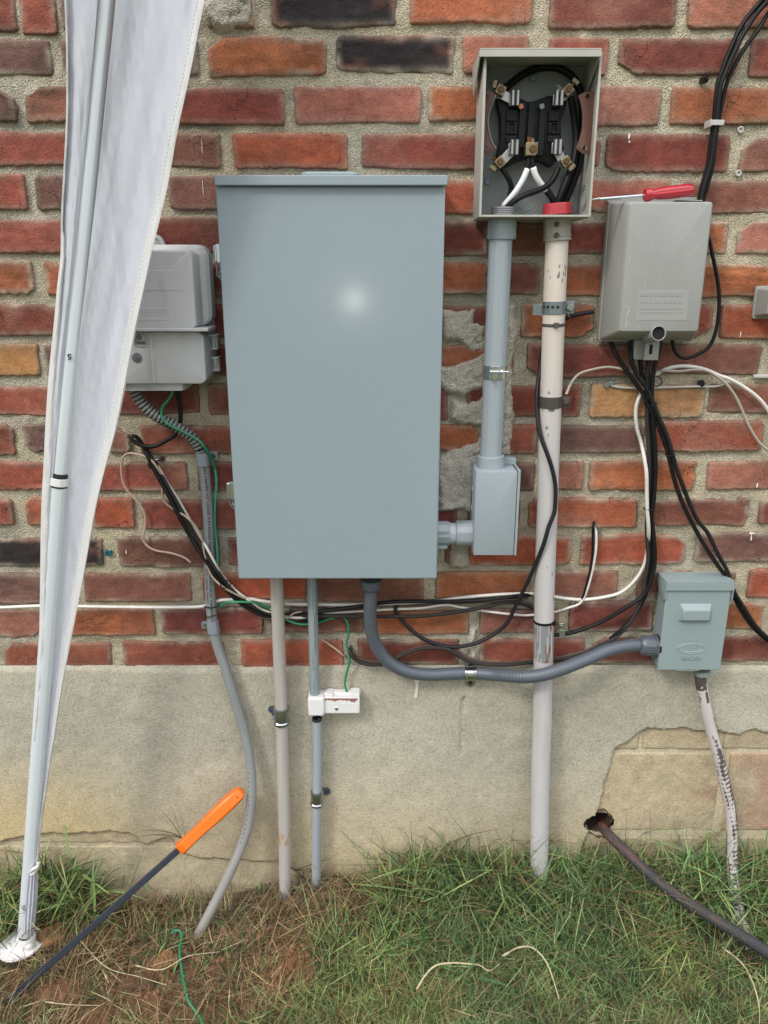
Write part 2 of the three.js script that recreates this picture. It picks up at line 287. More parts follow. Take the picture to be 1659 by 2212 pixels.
// ---------------------------------------------------------------- the ground
const gauss = (x, c, w) => Math.exp(-(((x - c) / w) ** 2));
function ground(x, z) {
  const near = gauss(z, 0, 0.9);
  let y = 0.022 * sstep(-0.4, 0.0, x) * gauss(z, 0, 0.14) - 0.045 * gauss(x, -0.57, 0.15) * gauss(z, 0, 0.11) + 0.02 * gauss(x, -0.82, 0.12) * gauss(z, 0.02, 0.1);
  y += 0.03 * gauss(x, -0.13, 0.07) * gauss(z, 0.035, 0.06) + 0.012 * gauss(x, -0.22, 0.12) * gauss(z, 0.1, 0.09) - 0.012 * gauss(x, -0.2, 0.08) * gauss(z, 0.25, 0.06);
  const bare = sstep(0.25, -0.25, x);
  y += near * (0.013 * fbm(x * 9, z * 9, 3, 201) + (0.005 + 0.005 * bare) * fbm(x * 42, z * 42, 3, 205) + (0.003 + 0.004 * bare) * Math.abs(noise2(x * 90, z * 90, 207)));
  return lerp(y, -0.018, Math.exp(-Math.pow(Math.hypot(x + 0.8, z - 0.152) / 0.085, 4)));
}
const bareSpots = [[650, 2070, 0.075], [470, 2085, 0.05], [300, 2125, 0.07], [130, 2135, 0.07], [330, 2075, 0.05], [200, 2195, 0.06], [520, 2180, 0.05], [715, 1915, 0.04], [500, 2010, 0.04]].map(([x, y, r]) => { const p = G(x, y, 0.01); return [p.x, p.z, r]; });
const bareAt = (x, z) => { let b = 0; for (const [bx, bz, r] of bareSpots) b = Math.max(b, Math.exp(-(((x - bx) / r) ** 2 + ((z - bz) / (r * 0.7)) ** 2) * (1 + 0.7 * fbm(x * 30, z * 30, 2, 231)))); return b; };
const greenness = (x, z) => clamp(sstep(-0.1, 0.12, x + 1.05 * Math.max(0, z - 0.09) + 0.14 * fbm(x * 7, z * 7, 3, 211)) * (1 - 0.4 * sstep(0.25, 0.42, z) * sstep(0.1, 0.5, x)) + 0.0);
function spread(lo, a, b, hi, step, n) {      // fine between a and b, growing outwards
  const out = []; for (let k = n; k > 0; k--) out.push(a + (lo - a) * Math.pow(k / n, 3)); for (let x = a; x < b + step / 2; x += step) out.push(x); for (let k = 1; k <= n; k++) out.push(b + (hi - b) * Math.pow(k / n, 3)); return out;
}
{
  const xs = spread(-70, -1.1, 1.1, 70, 0.006, 26), zs = spread(-12, -0.03, 0.75, 70, 0.006, 26);
  const g = gridGeo(xs.length, zs.length, (i, j) => {
    const x = xs[i], z = zs[zs.length - 1 - j], f = fbm(x * 6, z * 6, 4, 221), k = fbm(x * 30, z * 30, 3, 223), far = sstep(0.6, 1.2, Math.hypot(x * 0.6, z));
    let c = [0.145 + 0.05 * f + 0.05 * k, 0.083 + 0.028 * f + 0.028 * k, 0.043 + 0.012 * f + 0.014 * k];
    const red = Math.max(0.5 * sstep(0.12, 0.5, fbm(x * 8 + 3, z * 8, 3, 225)), bareAt(x, z)) * (0.8 + 0.4 * k); c = [lerp(c[0], 0.25, red * 0.75), lerp(c[1], 0.11, red * 0.75), lerp(c[2], 0.05, red * 0.75)];
    const gr = greenness(x, z) * 0.75; c = [lerp(c[0], 0.04, gr), lerp(c[1], 0.04, gr), lerp(c[2], 0.018, gr)];
    c = [lerp(c[0], 0.10, far), lerp(c[1], 0.115, far), lerp(c[2], 0.045, far)];
    return { p: [x, ground(x, z), z], uv: [x, z], c };
  });
  g.computeVertexNormals();
  const m = shadow(new THREE.Mesh(g, M.soil)); m.name = 'ground'; m.userData = { kind: 'structure', label: 'bare brown soil along the foot of the wall' }; scene.add(m);
}

// ---------------------------------------------------------------- the brick wall
const wall = thing('brick_wall', 'old red brick wall with thick sandy mortar joints above the concrete footing', 'wall');
const poly = (pts) => pts.map(([x, y]) => { const p = P(x, y, 0); return [p.x, p.y]; });
function signedDist(pg, x, y) {
  let d = 1e9, inside = false;
  for (let i = 0, j = pg.length - 1; i < pg.length; j = i++) {
    const [ax, ay] = pg[j], [bx, by] = pg[i], dx = bx - ax, dy = by - ay, t = clamp(((x - ax) * dx + (y - ay) * dy) / (dx * dx + dy * dy));
    d = Math.min(d, Math.hypot(x - ax - t * dx, y - ay - t * dy)); if ((ay > y) !== (by > y) && x < ax + (y - ay) / (by - ay) * (bx - ax)) inside = !inside;
  }
  return inside ? d : -d;
}
const patches = [   // where later mortar was smeared over the bricks, beside and behind the grey riser
  poly([[948, 668], [1030, 668], [1026, 695], [1048, 706], [1046, 760], [1018, 765], [985, 735], [955, 742]]),
  poly([[945, 790], [975, 792], [1014, 776], [1052, 758], [1050, 838], [1020, 846], [1002, 858], [985, 848], [962, 846], [945, 836]]),
  poly([[975, 865], [1012, 872], [1050, 850], [1050, 926], [1010, 920], [972, 908]]),
  poly([[945, 985], [985, 965], [1042, 950], [1042, 1100], [1015, 1110], [990, 1102], [945, 1104]]),
  poly([[1080, 650], [1112, 655], [1118, 720], [1106, 800], [1110, 905], [1104, 985], [1075, 985], [1078, 800]]),
  poly([[972, 1192], [1012, 1188], [1016, 1228], [975, 1230]]),
  poly([[440, -12], [545, -20], [542, 58], [470, 64], [442, 40]]),
  poly([[1012, 1360], [1030, 1362], [1026, 1440], [1008, 1430]]),
];
function patch(x, y) {
  const wx = x + 0.006 * fbm(x * 60, y * 60, 3, 301), wy = y + 0.006 * fbm(x * 60, y * 60, 3, 303); let best = -1;
  for (const pg of patches) best = Math.max(best, signedDist(pg, wx, wy));
  return sstep(-0.003, 0.007, best);
}
const footTop = P(830, 1441, 0).y, wallTop = 2.7;
const bricks = [];   // [x0, y0, x1, y1, tone] by course, read off the survey; tones: r red, d dark red, o orange, s salmon, n brown, p purple brown, k sooty, t tan, b bright red; capital = rough face
const rows = [
  [[-90, -25, 33, 67, 'r'], [41, -25, 116, 70, 'R'], [131, -25, 420, 66, 'p'], [442, -25, 545, 60, 'S'], [583, -25, 855, 56, 'K'], [886, -25, 1151, 50, 'o'], [1187, -25, 1460, 61, 'd'], [1488, -25, 1720, 61, 's']],
  [[-165, 82, 110, 162, 'p'], [131, 80, 425, 163, 'p'], [449, 80, 704, 163, 'O'], [725, 75, 983, 156, 'K'], [1000, 75, 1142, 158, 's'], [1183, 80, 1314, 163, 'r'], [1338, 81, 1598, 162, 'd'], [1622, 82, 1800, 165, 'd']],
  [[-120, 190, 31, 262, 'P'], [54, 185, 310, 262, 'N'], [330, 190, 614, 268, 'd'], [635, 185, 912, 267, 's'], [925, 185, 1160, 260, 'o'], [1182, 185, 1428, 270, 's'], [1448, 187, 1720, 267, 'o']],
  [[-130, 284, 172, 357, 'r'], [196, 286, 310, 357, 'r'], [330, 287, 476, 360, 'n'], [501, 286, 752, 364, 'b'], [783, 289, 1042, 364, 'd'], [1065, 303, 1299, 360, 'r'], [1311, 289, 1578, 371, 'd'], [1601, 296, 1800, 371, 'n']],
  [[-150, 376, 53, 454, 'r'], [75, 379, 340, 454, 'p'], [364, 381, 560, 454, 'n'], [585, 382, 810, 456, 'r'], [830, 386, 1030, 462, 'b'], [1052, 386, 1215, 458, 's'], [1240, 386, 1452, 458, 's'], [1474, 389, 1720, 461, 'n']],
  [[-80, 474, 180, 546, 'R'], [205, 472, 280, 545, 'd'], [300, 471, 560, 544, 'd'], [580, 474, 880, 548, 'r'], [900, 478, 1055, 552, 'd'], [1072, 479, 1190, 554, 'n'], [1212, 479, 1328, 551, 'd'], [1345, 476, 1573, 547, 'o'], [1593, 479, 1800, 551, 's']],
  [[-140, 561, 70, 635, 'O'], [95, 567, 250, 640, 'O'], [272, 566, 520, 640, 'd'], [545, 566, 820, 640, 'r'], [840, 568, 1053, 636, 'o'], [1072, 568, 1166, 636, 'n'], [1195, 567, 1440, 641, 'o'], [1462, 570, 1740, 643, 'O']],
  [[-150, 657, 168, 726, 'd'], [190, 657, 330, 726, 'r'], [350, 657, 600, 728, 'd'], [625, 657, 900, 728, 'r'], [925, 660, 1102, 728, 'd'], [1127, 657, 1282, 728, 'o'], [1312, 657, 1540, 730, 'r'], [1557, 657, 1800, 732, 'b']],
  [[-90, 742, 82, 813, 't'], [93, 748, 215, 813, 'p'], [238, 745, 440, 815, 'd'], [460, 744, 700, 814, 'd'], [722, 745, 930, 815, 'r'], [950, 746, 1110, 812, 'O'], [1137, 743, 1360, 816, 'd'], [1384, 743, 1644, 810, 'n'], [1665, 745, 1800, 812, 'r']],
  [[-150, 833, 160, 898, 'r'], [182, 830, 430, 896, 'd'], [450, 830, 690, 896, 'd'], [712, 832, 968, 908, 'd'], [1008, 832, 1258, 901, 'd'], [1275, 830, 1520, 903, 't'], [1532, 830, 1780, 893, 'n']],
  [[-60, 915, 30, 983, 'R'], [51, 917, 210, 978, 'P'], [228, 922, 279, 980, 'n'], [299, 920, 540, 983, 'r'], [562, 918, 800, 980, 'd'], [822, 918, 1036, 972, 'o'], [1058, 918, 1160, 981, 'r'], [1176, 918, 1391, 978, 'p'], [1405, 910, 1649, 976, 'r'], [1668, 912, 1800, 976, 'r']],
  [[-150, 998, 165, 1060, 'R'], [188, 997, 404, 1061, 'r'], [426, 997, 650, 1061, 'd'], [672, 997, 900, 1060, 'r'], [922, 998, 985, 1060, 'r'], [1012, 1000, 1155, 1061, 'p'], [1172, 998, 1261, 1058, 's'], [1272, 998, 1505, 1061, 'O'], [1527, 995, 1740, 1058, 's']],
  [[-100, 1077, 29, 1134, 'r'], [53, 1077, 175, 1137, 'O'], [196, 1077, 289, 1141, 'b'], [309, 1080, 560, 1145, 'd'], [582, 1078, 840, 1142, 'r'], [862, 1078, 990, 1140, 'd'], [1010, 1078, 1126, 1141, 'd'], [1142, 1076, 1377, 1141, 'b'], [1400, 1078, 1619, 1137, 'N'], [1642, 1078, 1800, 1132, 'd']],
  [[-60, 1161, 221, 1226, 'K'], [253, 1161, 474, 1226, 'n'], [492, 1163, 720, 1222, 'd'], [742, 1165, 945, 1226, 'r'], [960, 1178, 975, 1228, 'd'], [1014, 1160, 1234, 1222, 'b'], [1255, 1156, 1482, 1221, 'b'], [1505, 1151, 1740, 1214, 'p']],
  [[-140, 1241, 112, 1304, 'P'], [181, 1241, 412, 1302, 'n'], [437, 1240, 662, 1297, 'b'], [686, 1244, 918, 1301, 'n'], [941, 1236, 1146, 1295, 'o'], [1165, 1234, 1334, 1292, 'n'], [1377, 1233, 1592, 1292, 'n'], [1617, 1231, 1800, 1292, 'b']],
  [[-90, 1319, 94, 1377, 's'], [122, 1318, 331, 1377, 'O'], [349, 1314, 567, 1371, 'd'], [582, 1314, 788, 1366, 'K'], [806, 1321, 1014, 1370, 'o'], [1036, 1318, 1207, 1367, 'n'], [1229, 1301, 1410, 1364, 'd'], [1432, 1304, 1649, 1361, 'o'], [1670, 1300, 1800, 1360, 'r']],
  [[-220, 1391, -14, 1448, 'r'], [7, 1391, 240, 1448, 'r'], [265, 1387, 486, 1447, 'r'], [520, 1384, 742, 1443, 'b'], [771, 1384, 992, 1438, 'd'], [1036, 1381, 1262, 1435, 'r'], [1282, 1379, 1500, 1435, 'd'], [1520, 1375, 1780, 1431, 'd']],
];
const tone = {
  r: [0.315, 0.086, 0.055], d: [0.215, 0.056, 0.040], o: [0.410, 0.130, 0.055], s: [0.420, 0.165, 0.112], n: [0.245, 0.100, 0.068],
  p: [0.180, 0.088, 0.074], k: [0.055, 0.040, 0.040], t: [0.480, 0.220, 0.095], b: [0.410, 0.108, 0.052],
};
const SAND = [0.50, 0.45, 0.35];
function samples(w) { const e = [0, 0.0012, 0.003, 0.0055], n = Math.max(1, Math.round((w - 0.011) / 0.0045)), out = e.slice(); for (let k = 1; k < n; k++) out.push(0.0055 + (w - 0.011) * k / n); for (const q of e.slice().reverse()) out.push(w - q); return out; }
function brickGeo(x0, y0, x1, y1, zf, o) {    // one brick or block: uneven outline, worn edges, its own colouring per vertex
  const R = rng(o.seed), w = x1 - x0, h = y1 - y0, us = samples(w), vs = samples(h), nx = us.length, ny = vs.length, S = o.seed * 3, rough = o.rough ? 1 : 0;
  const cr = [0, 1, 2, 3].map(() => (0.004 + 0.009 * R() * R()) * (o.corner ?? 1)), tilt = (R() - 0.5) * 0.003, lean = (R() - 0.5) * 0.003, ew = (o.edge ?? 1) * (0.7 + 0.6 * R() + rough * 0.5), skew = (R() - 0.5) * 0.003;
  const jk = o.jit ?? 1, jit = [1 + jk * 0.14 * (R() - 0.5), 1 + jk * 0.12 * (R() - 0.5), 1 + jk * 0.14 * (R() - 0.5)], uo = R() * 3, vo = R() * 3, soot = o.soot, smear = R() < 0.5 ? 0.8 : 0.25, pale = R();
  const nick = R() < (rough ? 0.8 : 0.32) ? { c: Math.floor(R() * 4), s: 0.010 + 0.014 * R() } : null;
  const pos = [], uv = [], col = [], idx = [];
  const put = (u, v, back) => {
    let a = u, b = v; const q = (u > w / 2 ? 1 : 0) + (v > h / 2 ? 2 : 0), r = cr[q], ex = Math.min(u, w - u), ey = Math.min(v, h - v);
    if (ex < r && ey < r) { const ca = (r - ex) / r, cb = (r - ey) / r, len = Math.hypot(ca, cb), k = Math.max(ca, cb) / len; const na = r - ca * k * r, nb = r - cb * k * r; a = u > w / 2 ? w - na : na; b = v > h / 2 ? h - nb : nb; }
    const wl = 1 - sstep(0, 0.03, u), wr = 1 - sstep(0, 0.03, w - u), wb = 1 - sstep(0, 0.02, v), wt = 1 - sstep(0, 0.02, h - v);
    const en = (t, s) => ew * (0.0026 * fbm(t * 9, s, 2, S + s) + (0.0004 + 0.0011 * sstep(0.1, 0.6, noise2(t * 7, s + 9, S + s))) * noise2(t * 150, s, S + s + 3));
    let x = a + wl * en(b, 1) - wr * en(b, 2) + skew * (b / h - 0.5), y = b + wb * en(a, 3) - wt * en(a, 4);
    if (nick) { const nxx = nick.c & 1 ? w - u : u, nyy = nick.c & 2 ? h - v : v, k = 1 - sstep(0, nick.s, Math.hypot(nxx * 0.7, nyy)); x += (nick.c & 1 ? -1 : 1) * k * nick.s * 0.55; y += (nick.c & 2 ? -1 : 1) * k * nick.s * 0.4; }
    const d = Math.min(ex, ey), e = clamp(1 - d / (0.005 + 0.003 * noise2(u * 50, v * 50, S + 9)));
    let z = zf + 0.0012 * rough - (0.0042 + 0.0022 * noise2(u * 35, v * 35, S + 8)) * (1 - Math.sqrt(1 - e * e * 0.999));
    z += 0.0013 * fbm(u * 16, v * 16, 3, S + 11) + 0.0005 * noise2(u * 90, v * 90, S + 12) + tilt * (u / w - 0.5) + lean * (v / h - 0.5);
    if (rough) { const rg = fbm(u * 18, v * 75, 3, S + 15); z += 0.0022 * rg - 0.0014 * sstep(0.25, 0.6, fbm(u * 12, v * 40, 3, S + 16)); }
    if (o.extra) z += o.extra(x0 + x, y0 + y);
    if (back) z = zf - 0.022;
    const f = fbm(u * 9, v * 14, 4, S + 21), k = fbm(u * 45, v * 45, 3, S + 23), edge = 1 - sstep(0, 0.014, d);
    const hueN = fbm(u * 6 + 9, v * 9, 3, S + 27); let c = o.tone.map((t, i) => t * jit[i] * (1 + (o.noSmear ? 0.2 : 0.36) * f + 0.2 * k + [0.04, -0.12, -0.16][i] * hueN * jk)); if (!o.noSmear) { const br = sstep(0.3, 0.6, fbm(u * 7, v * 7, 3, S + 29)); c = c.map((t, i) => lerp(t, [0.16, 0.075, 0.055][i], br * 0.4)); }
    if (pale > 0.35) { const m = sstep(0.1, 0.6, fbm(u * 10, v * 10, 3, S + 25)) * 0.45; c = c.map((t, i) => lerp(t, [0.40, 0.20, 0.14][i], m)); }
    if (soot) { const m = sstep(-0.25, 0.2, fbm(u * 11, v * 16, 5, S + 31) + 0.15 - edge * 0.35); c = c.map((t, i) => lerp([0.21, 0.085, 0.06][i], [0.026, 0.019, 0.02][i], m) * (1 + 0.5 * sstep(0.35, 0.7, k))); }
    if (rough) c = c.map((t) => t * (1 - 0.3 * sstep(0.1, 0.6, fbm(u * 14, v * 55, 3, S + 16))));
    const sm = edge * (0.35 + smear * sstep(-0.1, 0.4, fbm(u * 30, v * 30, 3, S + 41))); c = c.map((t, i) => lerp(t, SAND[i] * 0.95, sm * (o.noSmear ? 0 : 0.7)));
    if (edge > 0.5) c = c.map((t) => t * (1 - 0.1 * (edge - 0.5)));
    pos.push(x0 + x, y0 + y, z); uv.push(uo + u, vo + v); col.push(...c.map((t) => clamp(t, 0.008, 0.9)));
  };
  for (let j = 0; j < ny; j++) for (let i = 0; i < nx; i++) put(us[i], vs[j], false);
  for (let j = 0; j < ny - 1; j++) for (let i = 0; i < nx - 1; i++) { const a = j * nx + i; idx.push(a, a + 1, a + nx + 1, a, a + nx + 1, a + nx); }
  const loop = []; for (let i = 0; i < nx - 1; i++) loop.push([i, 0]); for (let j = 0; j < ny - 1; j++) loop.push([nx - 1, j]); for (let i = nx - 1; i > 0; i--) loop.push([i, ny - 1]); for (let j = ny - 1; j > 0; j--) loop.push([0, j]);
  const b0 = pos.length / 3; for (const [i, j] of loop) put(us[i], vs[j], true);
  for (let k = 0; k < loop.length; k++) { const n = (k + 1) % loop.length, a = loop[k][1] * nx + loop[k][0], b = loop[n][1] * nx + loop[n][0]; idx.push(a, b0 + k, b0 + n, a, b0 + n, b); }
  const g = new THREE.BufferGeometry(); g.setAttribute('position', new THREE.Float32BufferAttribute(pos, 3)); g.setAttribute('uv', new THREE.Float32BufferAttribute(uv, 2)); g.setAttribute('color', new THREE.Float32BufferAttribute(col, 3)); g.setIndex(idx);
  if (o.hole) dropFaces(g, o.hole); g.computeVertexNormals(); return g;
}
const far = [];
{
  const R = rng(77); let seed = 100;
  for (const row of rows) {
    let yb = 1e9, yt = -1e9, xl = 1e9, xr = -1e9;
    for (const [a, b, c, d, t] of row) {
      const m = (b + d) / 2, p0 = P(a, m, 0), p1 = P(c, m, 0), y1 = P(830, b, 0).y, y0 = Math.max(P(830, d, 0).y, footTop - 0.004), k = t.toLowerCase();
      part(wall, 'brick', brickGeo(p0.x, y0, p1.x, y1, -0.0005 + (R() - 0.5) * 0.005, { seed: seed++, tone: tone[k], soot: k === 'k', rough: t !== k }), M.brick);
      yb = Math.min(yb, y0); yt = Math.max(yt, y1); xl = Math.min(xl, p0.x); xr = Math.max(xr, p1.x);
    }
    for (const s of [-1, 1]) for (let x = (s < 0 ? xl : xr) + s * 0.02; Math.abs(x) < 2.5; x += s * (0.235 + 0.02 * R())) far.push([s < 0 ? x - 0.215 : x, yb, s < 0 ? x : x + 0.215, yt]);
  }
  const top = P(830, -25, 0).y; for (let r = 0; r < 10; r++) for (let x = -2.5 + (r % 2) * 0.11; x < 2.4; x += 0.24) far.push([x, top + 0.016 + r * 0.079, x + 0.22, top + 0.075 + r * 0.079]);
  const kinds = ['r', 'd', 'o', 's', 'n', 'r', 'b'];
  const geos = far.map(([x0, y0, x1, y1]) => { const g = rbox(x0, y0, x1, y1, -0.02, (R() - 0.5) * 0.004, 0.003, 0.006), t = tone[kinds[Math.floor(R() * 7)]], n = g.attributes.position.count, c = new Float32Array(n * 3); for (let k = 0; k < n; k++) c.set(t, k * 3); g.setAttribute('color', new THREE.BufferAttribute(c, 3)); return g; });
  const m = part(wall, 'brick_field', geos, M.brick); m.userData.kind = 'stuff';
}
{ // the mortar between and behind the bricks
  const xs = spread(-2.6, -0.95, 0.95, 2.6, 0.004, 14), ys = []; for (let y = footTop - 0.02; y < P(830, -30, 0).y; y += 0.004) ys.push(y); for (let k = 1; k <= 8; k++) ys.push(lerp(ys[ys.length - 1], wallTop, k / 8));
  const g = gridGeo(xs.length, ys.length, (i, j) => {
    const x = xs[i], y = ys[j], pt = Math.abs(x) < 0.96 ? patch(x, y) : 0, f = fbm(x * 5, y * 5, 3, 311);
    let z = -0.0072 + 0.0032 * fbm(x * 17, y * 26, 3, 313) + 0.0017 * fbm(x * 80, y * 80, 3, 317);
    const cr = Math.abs(fbm(x * 22, y * 30, 3, 325)); z += pt * (0.0142 + 0.004 * fbm(x * 25, y * 25, 3, 319) + 0.002 * noise2(x * 90, y * 90, 321)) - pt * (cr < 0.03 ? 0.004 : 0);
    const warm = sstep(-0.4, 0.4, f), g2 = 1 + 0.15 * fbm(x * 24, y * 24, 3, 323);
    const st2 = sstep(0.1, 0.6, fbm(x * 9, y * 14, 4, 327)); let c = [lerp(0.54, 0.61, warm), lerp(0.505, 0.545, warm), lerp(0.41, 0.40, warm)].map((q) => q * g2 * (1 - 0.3 * st2)); if (pt) c = c.map((t, q) => lerp(t, [0.66, 0.62, 0.54][q] * g2, pt));
    return { p: [x, y, z], uv: [x, y], c };
  });
  g.computeVertexNormals(); part(wall, 'mortar', g, M.mortar);
  part(wall, 'wall_core', new THREE.BoxGeometry(5.2, wallTop - footTop, 0.2).translate(0, (wallTop + footTop) / 2, -0.135), std(C(0.3, 0.27, 0.22), 1));
}
{ // old spatters of white paint
  const R = rng(88), m = std(C(0.72, 0.70, 0.66), 0.8), blot = (px, py, w, h) => { const p = P(px, py, 0.0035); return flat([...Array(9)].map((_, k) => { const a = k / 9 * 6.28, r = 0.6 + 0.6 * R(); return [Math.cos(a) * w * r, Math.sin(a) * h * r]; }), 0.0008, 0).translate(p.x, p.y, 0.0025); };
  for (const [x, y, w, h] of [[1359, 294, 0.0022, 0.006], [1360, 306, 0.002, 0.002], [1625, 1152, 0.008, 0.003], [1623, 1162, 0.0014, 0.008], [1636, 1048, 0.002, 0.006], [436, 318, 0.0004, 0.012], [438, 405, 0.0005, 0.016], [1600, 722, 0.001, 0.008], [205, 1100, 0.001, 0.006], [272, 1192, 0.001, 0.005], [593, 1000, 0.003, 0.002], [741, 952, 0.004, 0.002]]) part(wall, 'paint_spatter', blot(x, y, w, h), m);
}
// ---------------------------------------------------------------- the concrete footing
const foot = thing('foundation', 'rendered concrete footing below the bricks, its render broken off at both lower corners', 'foundation');
const lowRight = [...poly([[1300, 1990], [1240, 1900], [1262, 1812], [1284, 1770], [1292, 1746], [1299, 1716], [1307, 1678], [1316, 1652], [1321, 1635], [1329, 1615], [1353, 1601], [1380, 1581], [1394, 1572], [1414, 1573], [1438, 1576], [1479, 1570], [1503, 1576], [1530, 1579], [1547, 1576], [1571, 1583], [1595, 1586], [1625, 1576], [1659, 1583]]), [2.5, 0.42], [2.5, -0.2]];
const lowLeft = [[-2.5, 0.15], ...poly([[-60, 1830], [0, 1818], [17, 1811], [48, 1806], [92, 1797], [116, 1797], [153, 1799], [177, 1795], [218, 1797], [248, 1794], [279, 1797], [292, 1804], [306, 1818], [316, 1821], [326, 1818], [354, 1806], [377, 1814], [398, 1842], [428, 1852], [476, 1853], [548, 1860], [599, 1857], [633, 1879], [670, 1903], [680, 1960]]), [-0.2, -0.2], [-2.5, -0.2]];
const hole = P(1294, 1779, 0), inHole = (x, y) => ((x - hole.x) / 0.036) ** 2 + ((y - hole.y) / 0.027) ** 2 < 1 + 0.12 * noise2(x * 50, y * 50, 341);
function broken(x, y) { const wx = x + 0.004 * fbm(x * 70, y * 70, 3, 331), wy = y + 0.004 * fbm(x * 70, y * 70, 3, 333); return Math.max(signedDist(lowRight, wx, wy), signedDist(lowLeft, wx, wy)); }
const crack = [P(1002, 1505, 0), P(999, 1530, 0), P(996, 1560, 0), P(998, 1590, 0), P(994, 1625, 0)];
{
  const xs = spread(-2.6, -0.98, 0.98, 2.6, 0.004, 14), ys = []; for (let y = -0.09; y < footTop + 0.004; y += 0.004) ys.push(y);
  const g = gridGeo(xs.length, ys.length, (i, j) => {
    const x = xs[i], y = ys[j], b = broken(x, y), k = sstep(0.0, 0.003, b), top = sstep(0.012, -0.006, footTop - y + 0.005 * fbm(x * 20, 3, 3, 335));
    let z = 0.0035 + 0.002 * fbm(x * 5, y * 5, 3, 337) + 0.0012 * fbm(x * 30, y * 30, 3, 339) - 0.006 * top - k * 0.0105;
    let ck = 1e9; for (let q = 1; q < crack.length; q++) { const A = crack[q - 1], B = crack[q], dx = B.x - A.x, dy = B.y - A.y, t = clamp(((x - A.x) * dx + (y - A.y) * dy) / (dx * dx + dy * dy)); ck = Math.min(ck, Math.hypot(x - A.x - t * dx, y - A.y - t * dy)); }
    if (ck < 0.003) z -= 0.004;
    const low = sstep(0.42, 0.06, y + 0.05 * fbm(x * 4, y * 4, 3, 343)), f = 1 + 0.12 * fbm(x * 4, y * 7, 4, 345) - 0.1 * sstep(0.15, 0.6, fbm(x * 3, y * 5, 4, 353)), sp = 1 + 0.12 * noise2(x * 60, y * 60, 349) ;
    let c = [lerp(0.52, 0.575, low), lerp(0.49, 0.485, low), lerp(0.40, 0.325, low)];
    const paintedSun = sstep(-0.5, -0.75, x) * sstep(0.45, 0.15, y); c = [lerp(c[0], 0.68, paintedSun * 0.7), lerp(c[1], 0.53, paintedSun * 0.7), lerp(c[2], 0.27, paintedSun * 0.7)];  // warm sunlight at the lower left, painted into the footing colour
    const splash = sstep(0.11, 0.0, y + 0.04 * fbm(x * 12, y * 12, 3, 347)); c = [lerp(c[0], 0.42, splash), lerp(c[1], 0.30, splash), lerp(c[2], 0.18, splash)];
    c = c.map((t) => t * f * (0.94 + 0.06 * sp)); if (k > 0.5) c = [0.64, 0.56, 0.40].map((t) => t * f);
    return { p: [x, y, z], uv: [x, y], c };
  });
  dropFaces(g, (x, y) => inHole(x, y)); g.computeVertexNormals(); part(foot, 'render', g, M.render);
  const blocks = [[1200, 1560, 1383, 1621], [1392, 1560, 1545, 1621], [1568, 1560, 1760, 1621], [1250, 1630, 1553, 1797], [1568, 1630, 1860, 1797], [1240, 1811, 1500, 1990], [1510, 1811, 1860, 1990], [-330, 1700, 52, 1822], [60, 1700, 640, 1823], [-330, 1831, 24, 1990], [32, 1831, 690, 1990]];
  let s = 900; for (const [a, b, c, d] of blocks) {
    const m = (b + d) / 2, p0 = P(a, m, 0), p1 = P(c, m, 0), y1 = P(830, b, 0).y, y0 = P(830, d, 0).y;
    part(foot, 'concrete_block', brickGeo(p0.x, y0, p1.x, y1, -0.0045, { seed: s++, tone: [0.545, 0.455, 0.31], edge: 0.6, corner: 0.5, noSmear: true, jit: 0.25, hole: (x, y) => inHole(lerp(hole.x, x, 0.9), lerp(hole.y, y, 0.9)) }), M.render);
  }
  { const p = P(900, 1487, 0.006), R = rng(4); part(foot, 'chalk_mark', flat([[-0.005, 0.022], [0.006, 0.024], [0.004, 0.004], [0.001, -0.026], [-0.006, -0.024], [-0.002, 0.002]], 0.0008, 0).translate(p.x, p.y, 0.0045), std(C(0.66, 0.64, 0.58), 0.9)); }
  const core = new THREE.BoxGeometry(5.2, footTop + 0.1, 0.12).translate(0, (footTop - 0.1) / 2, -0.23);
  part(foot, 'footing_core', core, std(C(0.25, 0.23, 0.18), 1));
  const c0 = V(hole.x, hole.y, 0.002), tn = sweep(new THREE.LineCurve3(c0, V(hole.x - 0.01, hole.y + 0.005, -0.165)), 0.165, 0.01, 28, (t, a) => 0.034 + 0.006 * noise2(a * 3, t * 40, 351) + 0.004 * Math.cos(2 * a), null, false);
  part(foot, 'pipe_hole', tn, std(C(0.09, 0.06, 0.04), 1, { side: THREE.DoubleSide, map: rep(T.soil, 0.1) }));
}

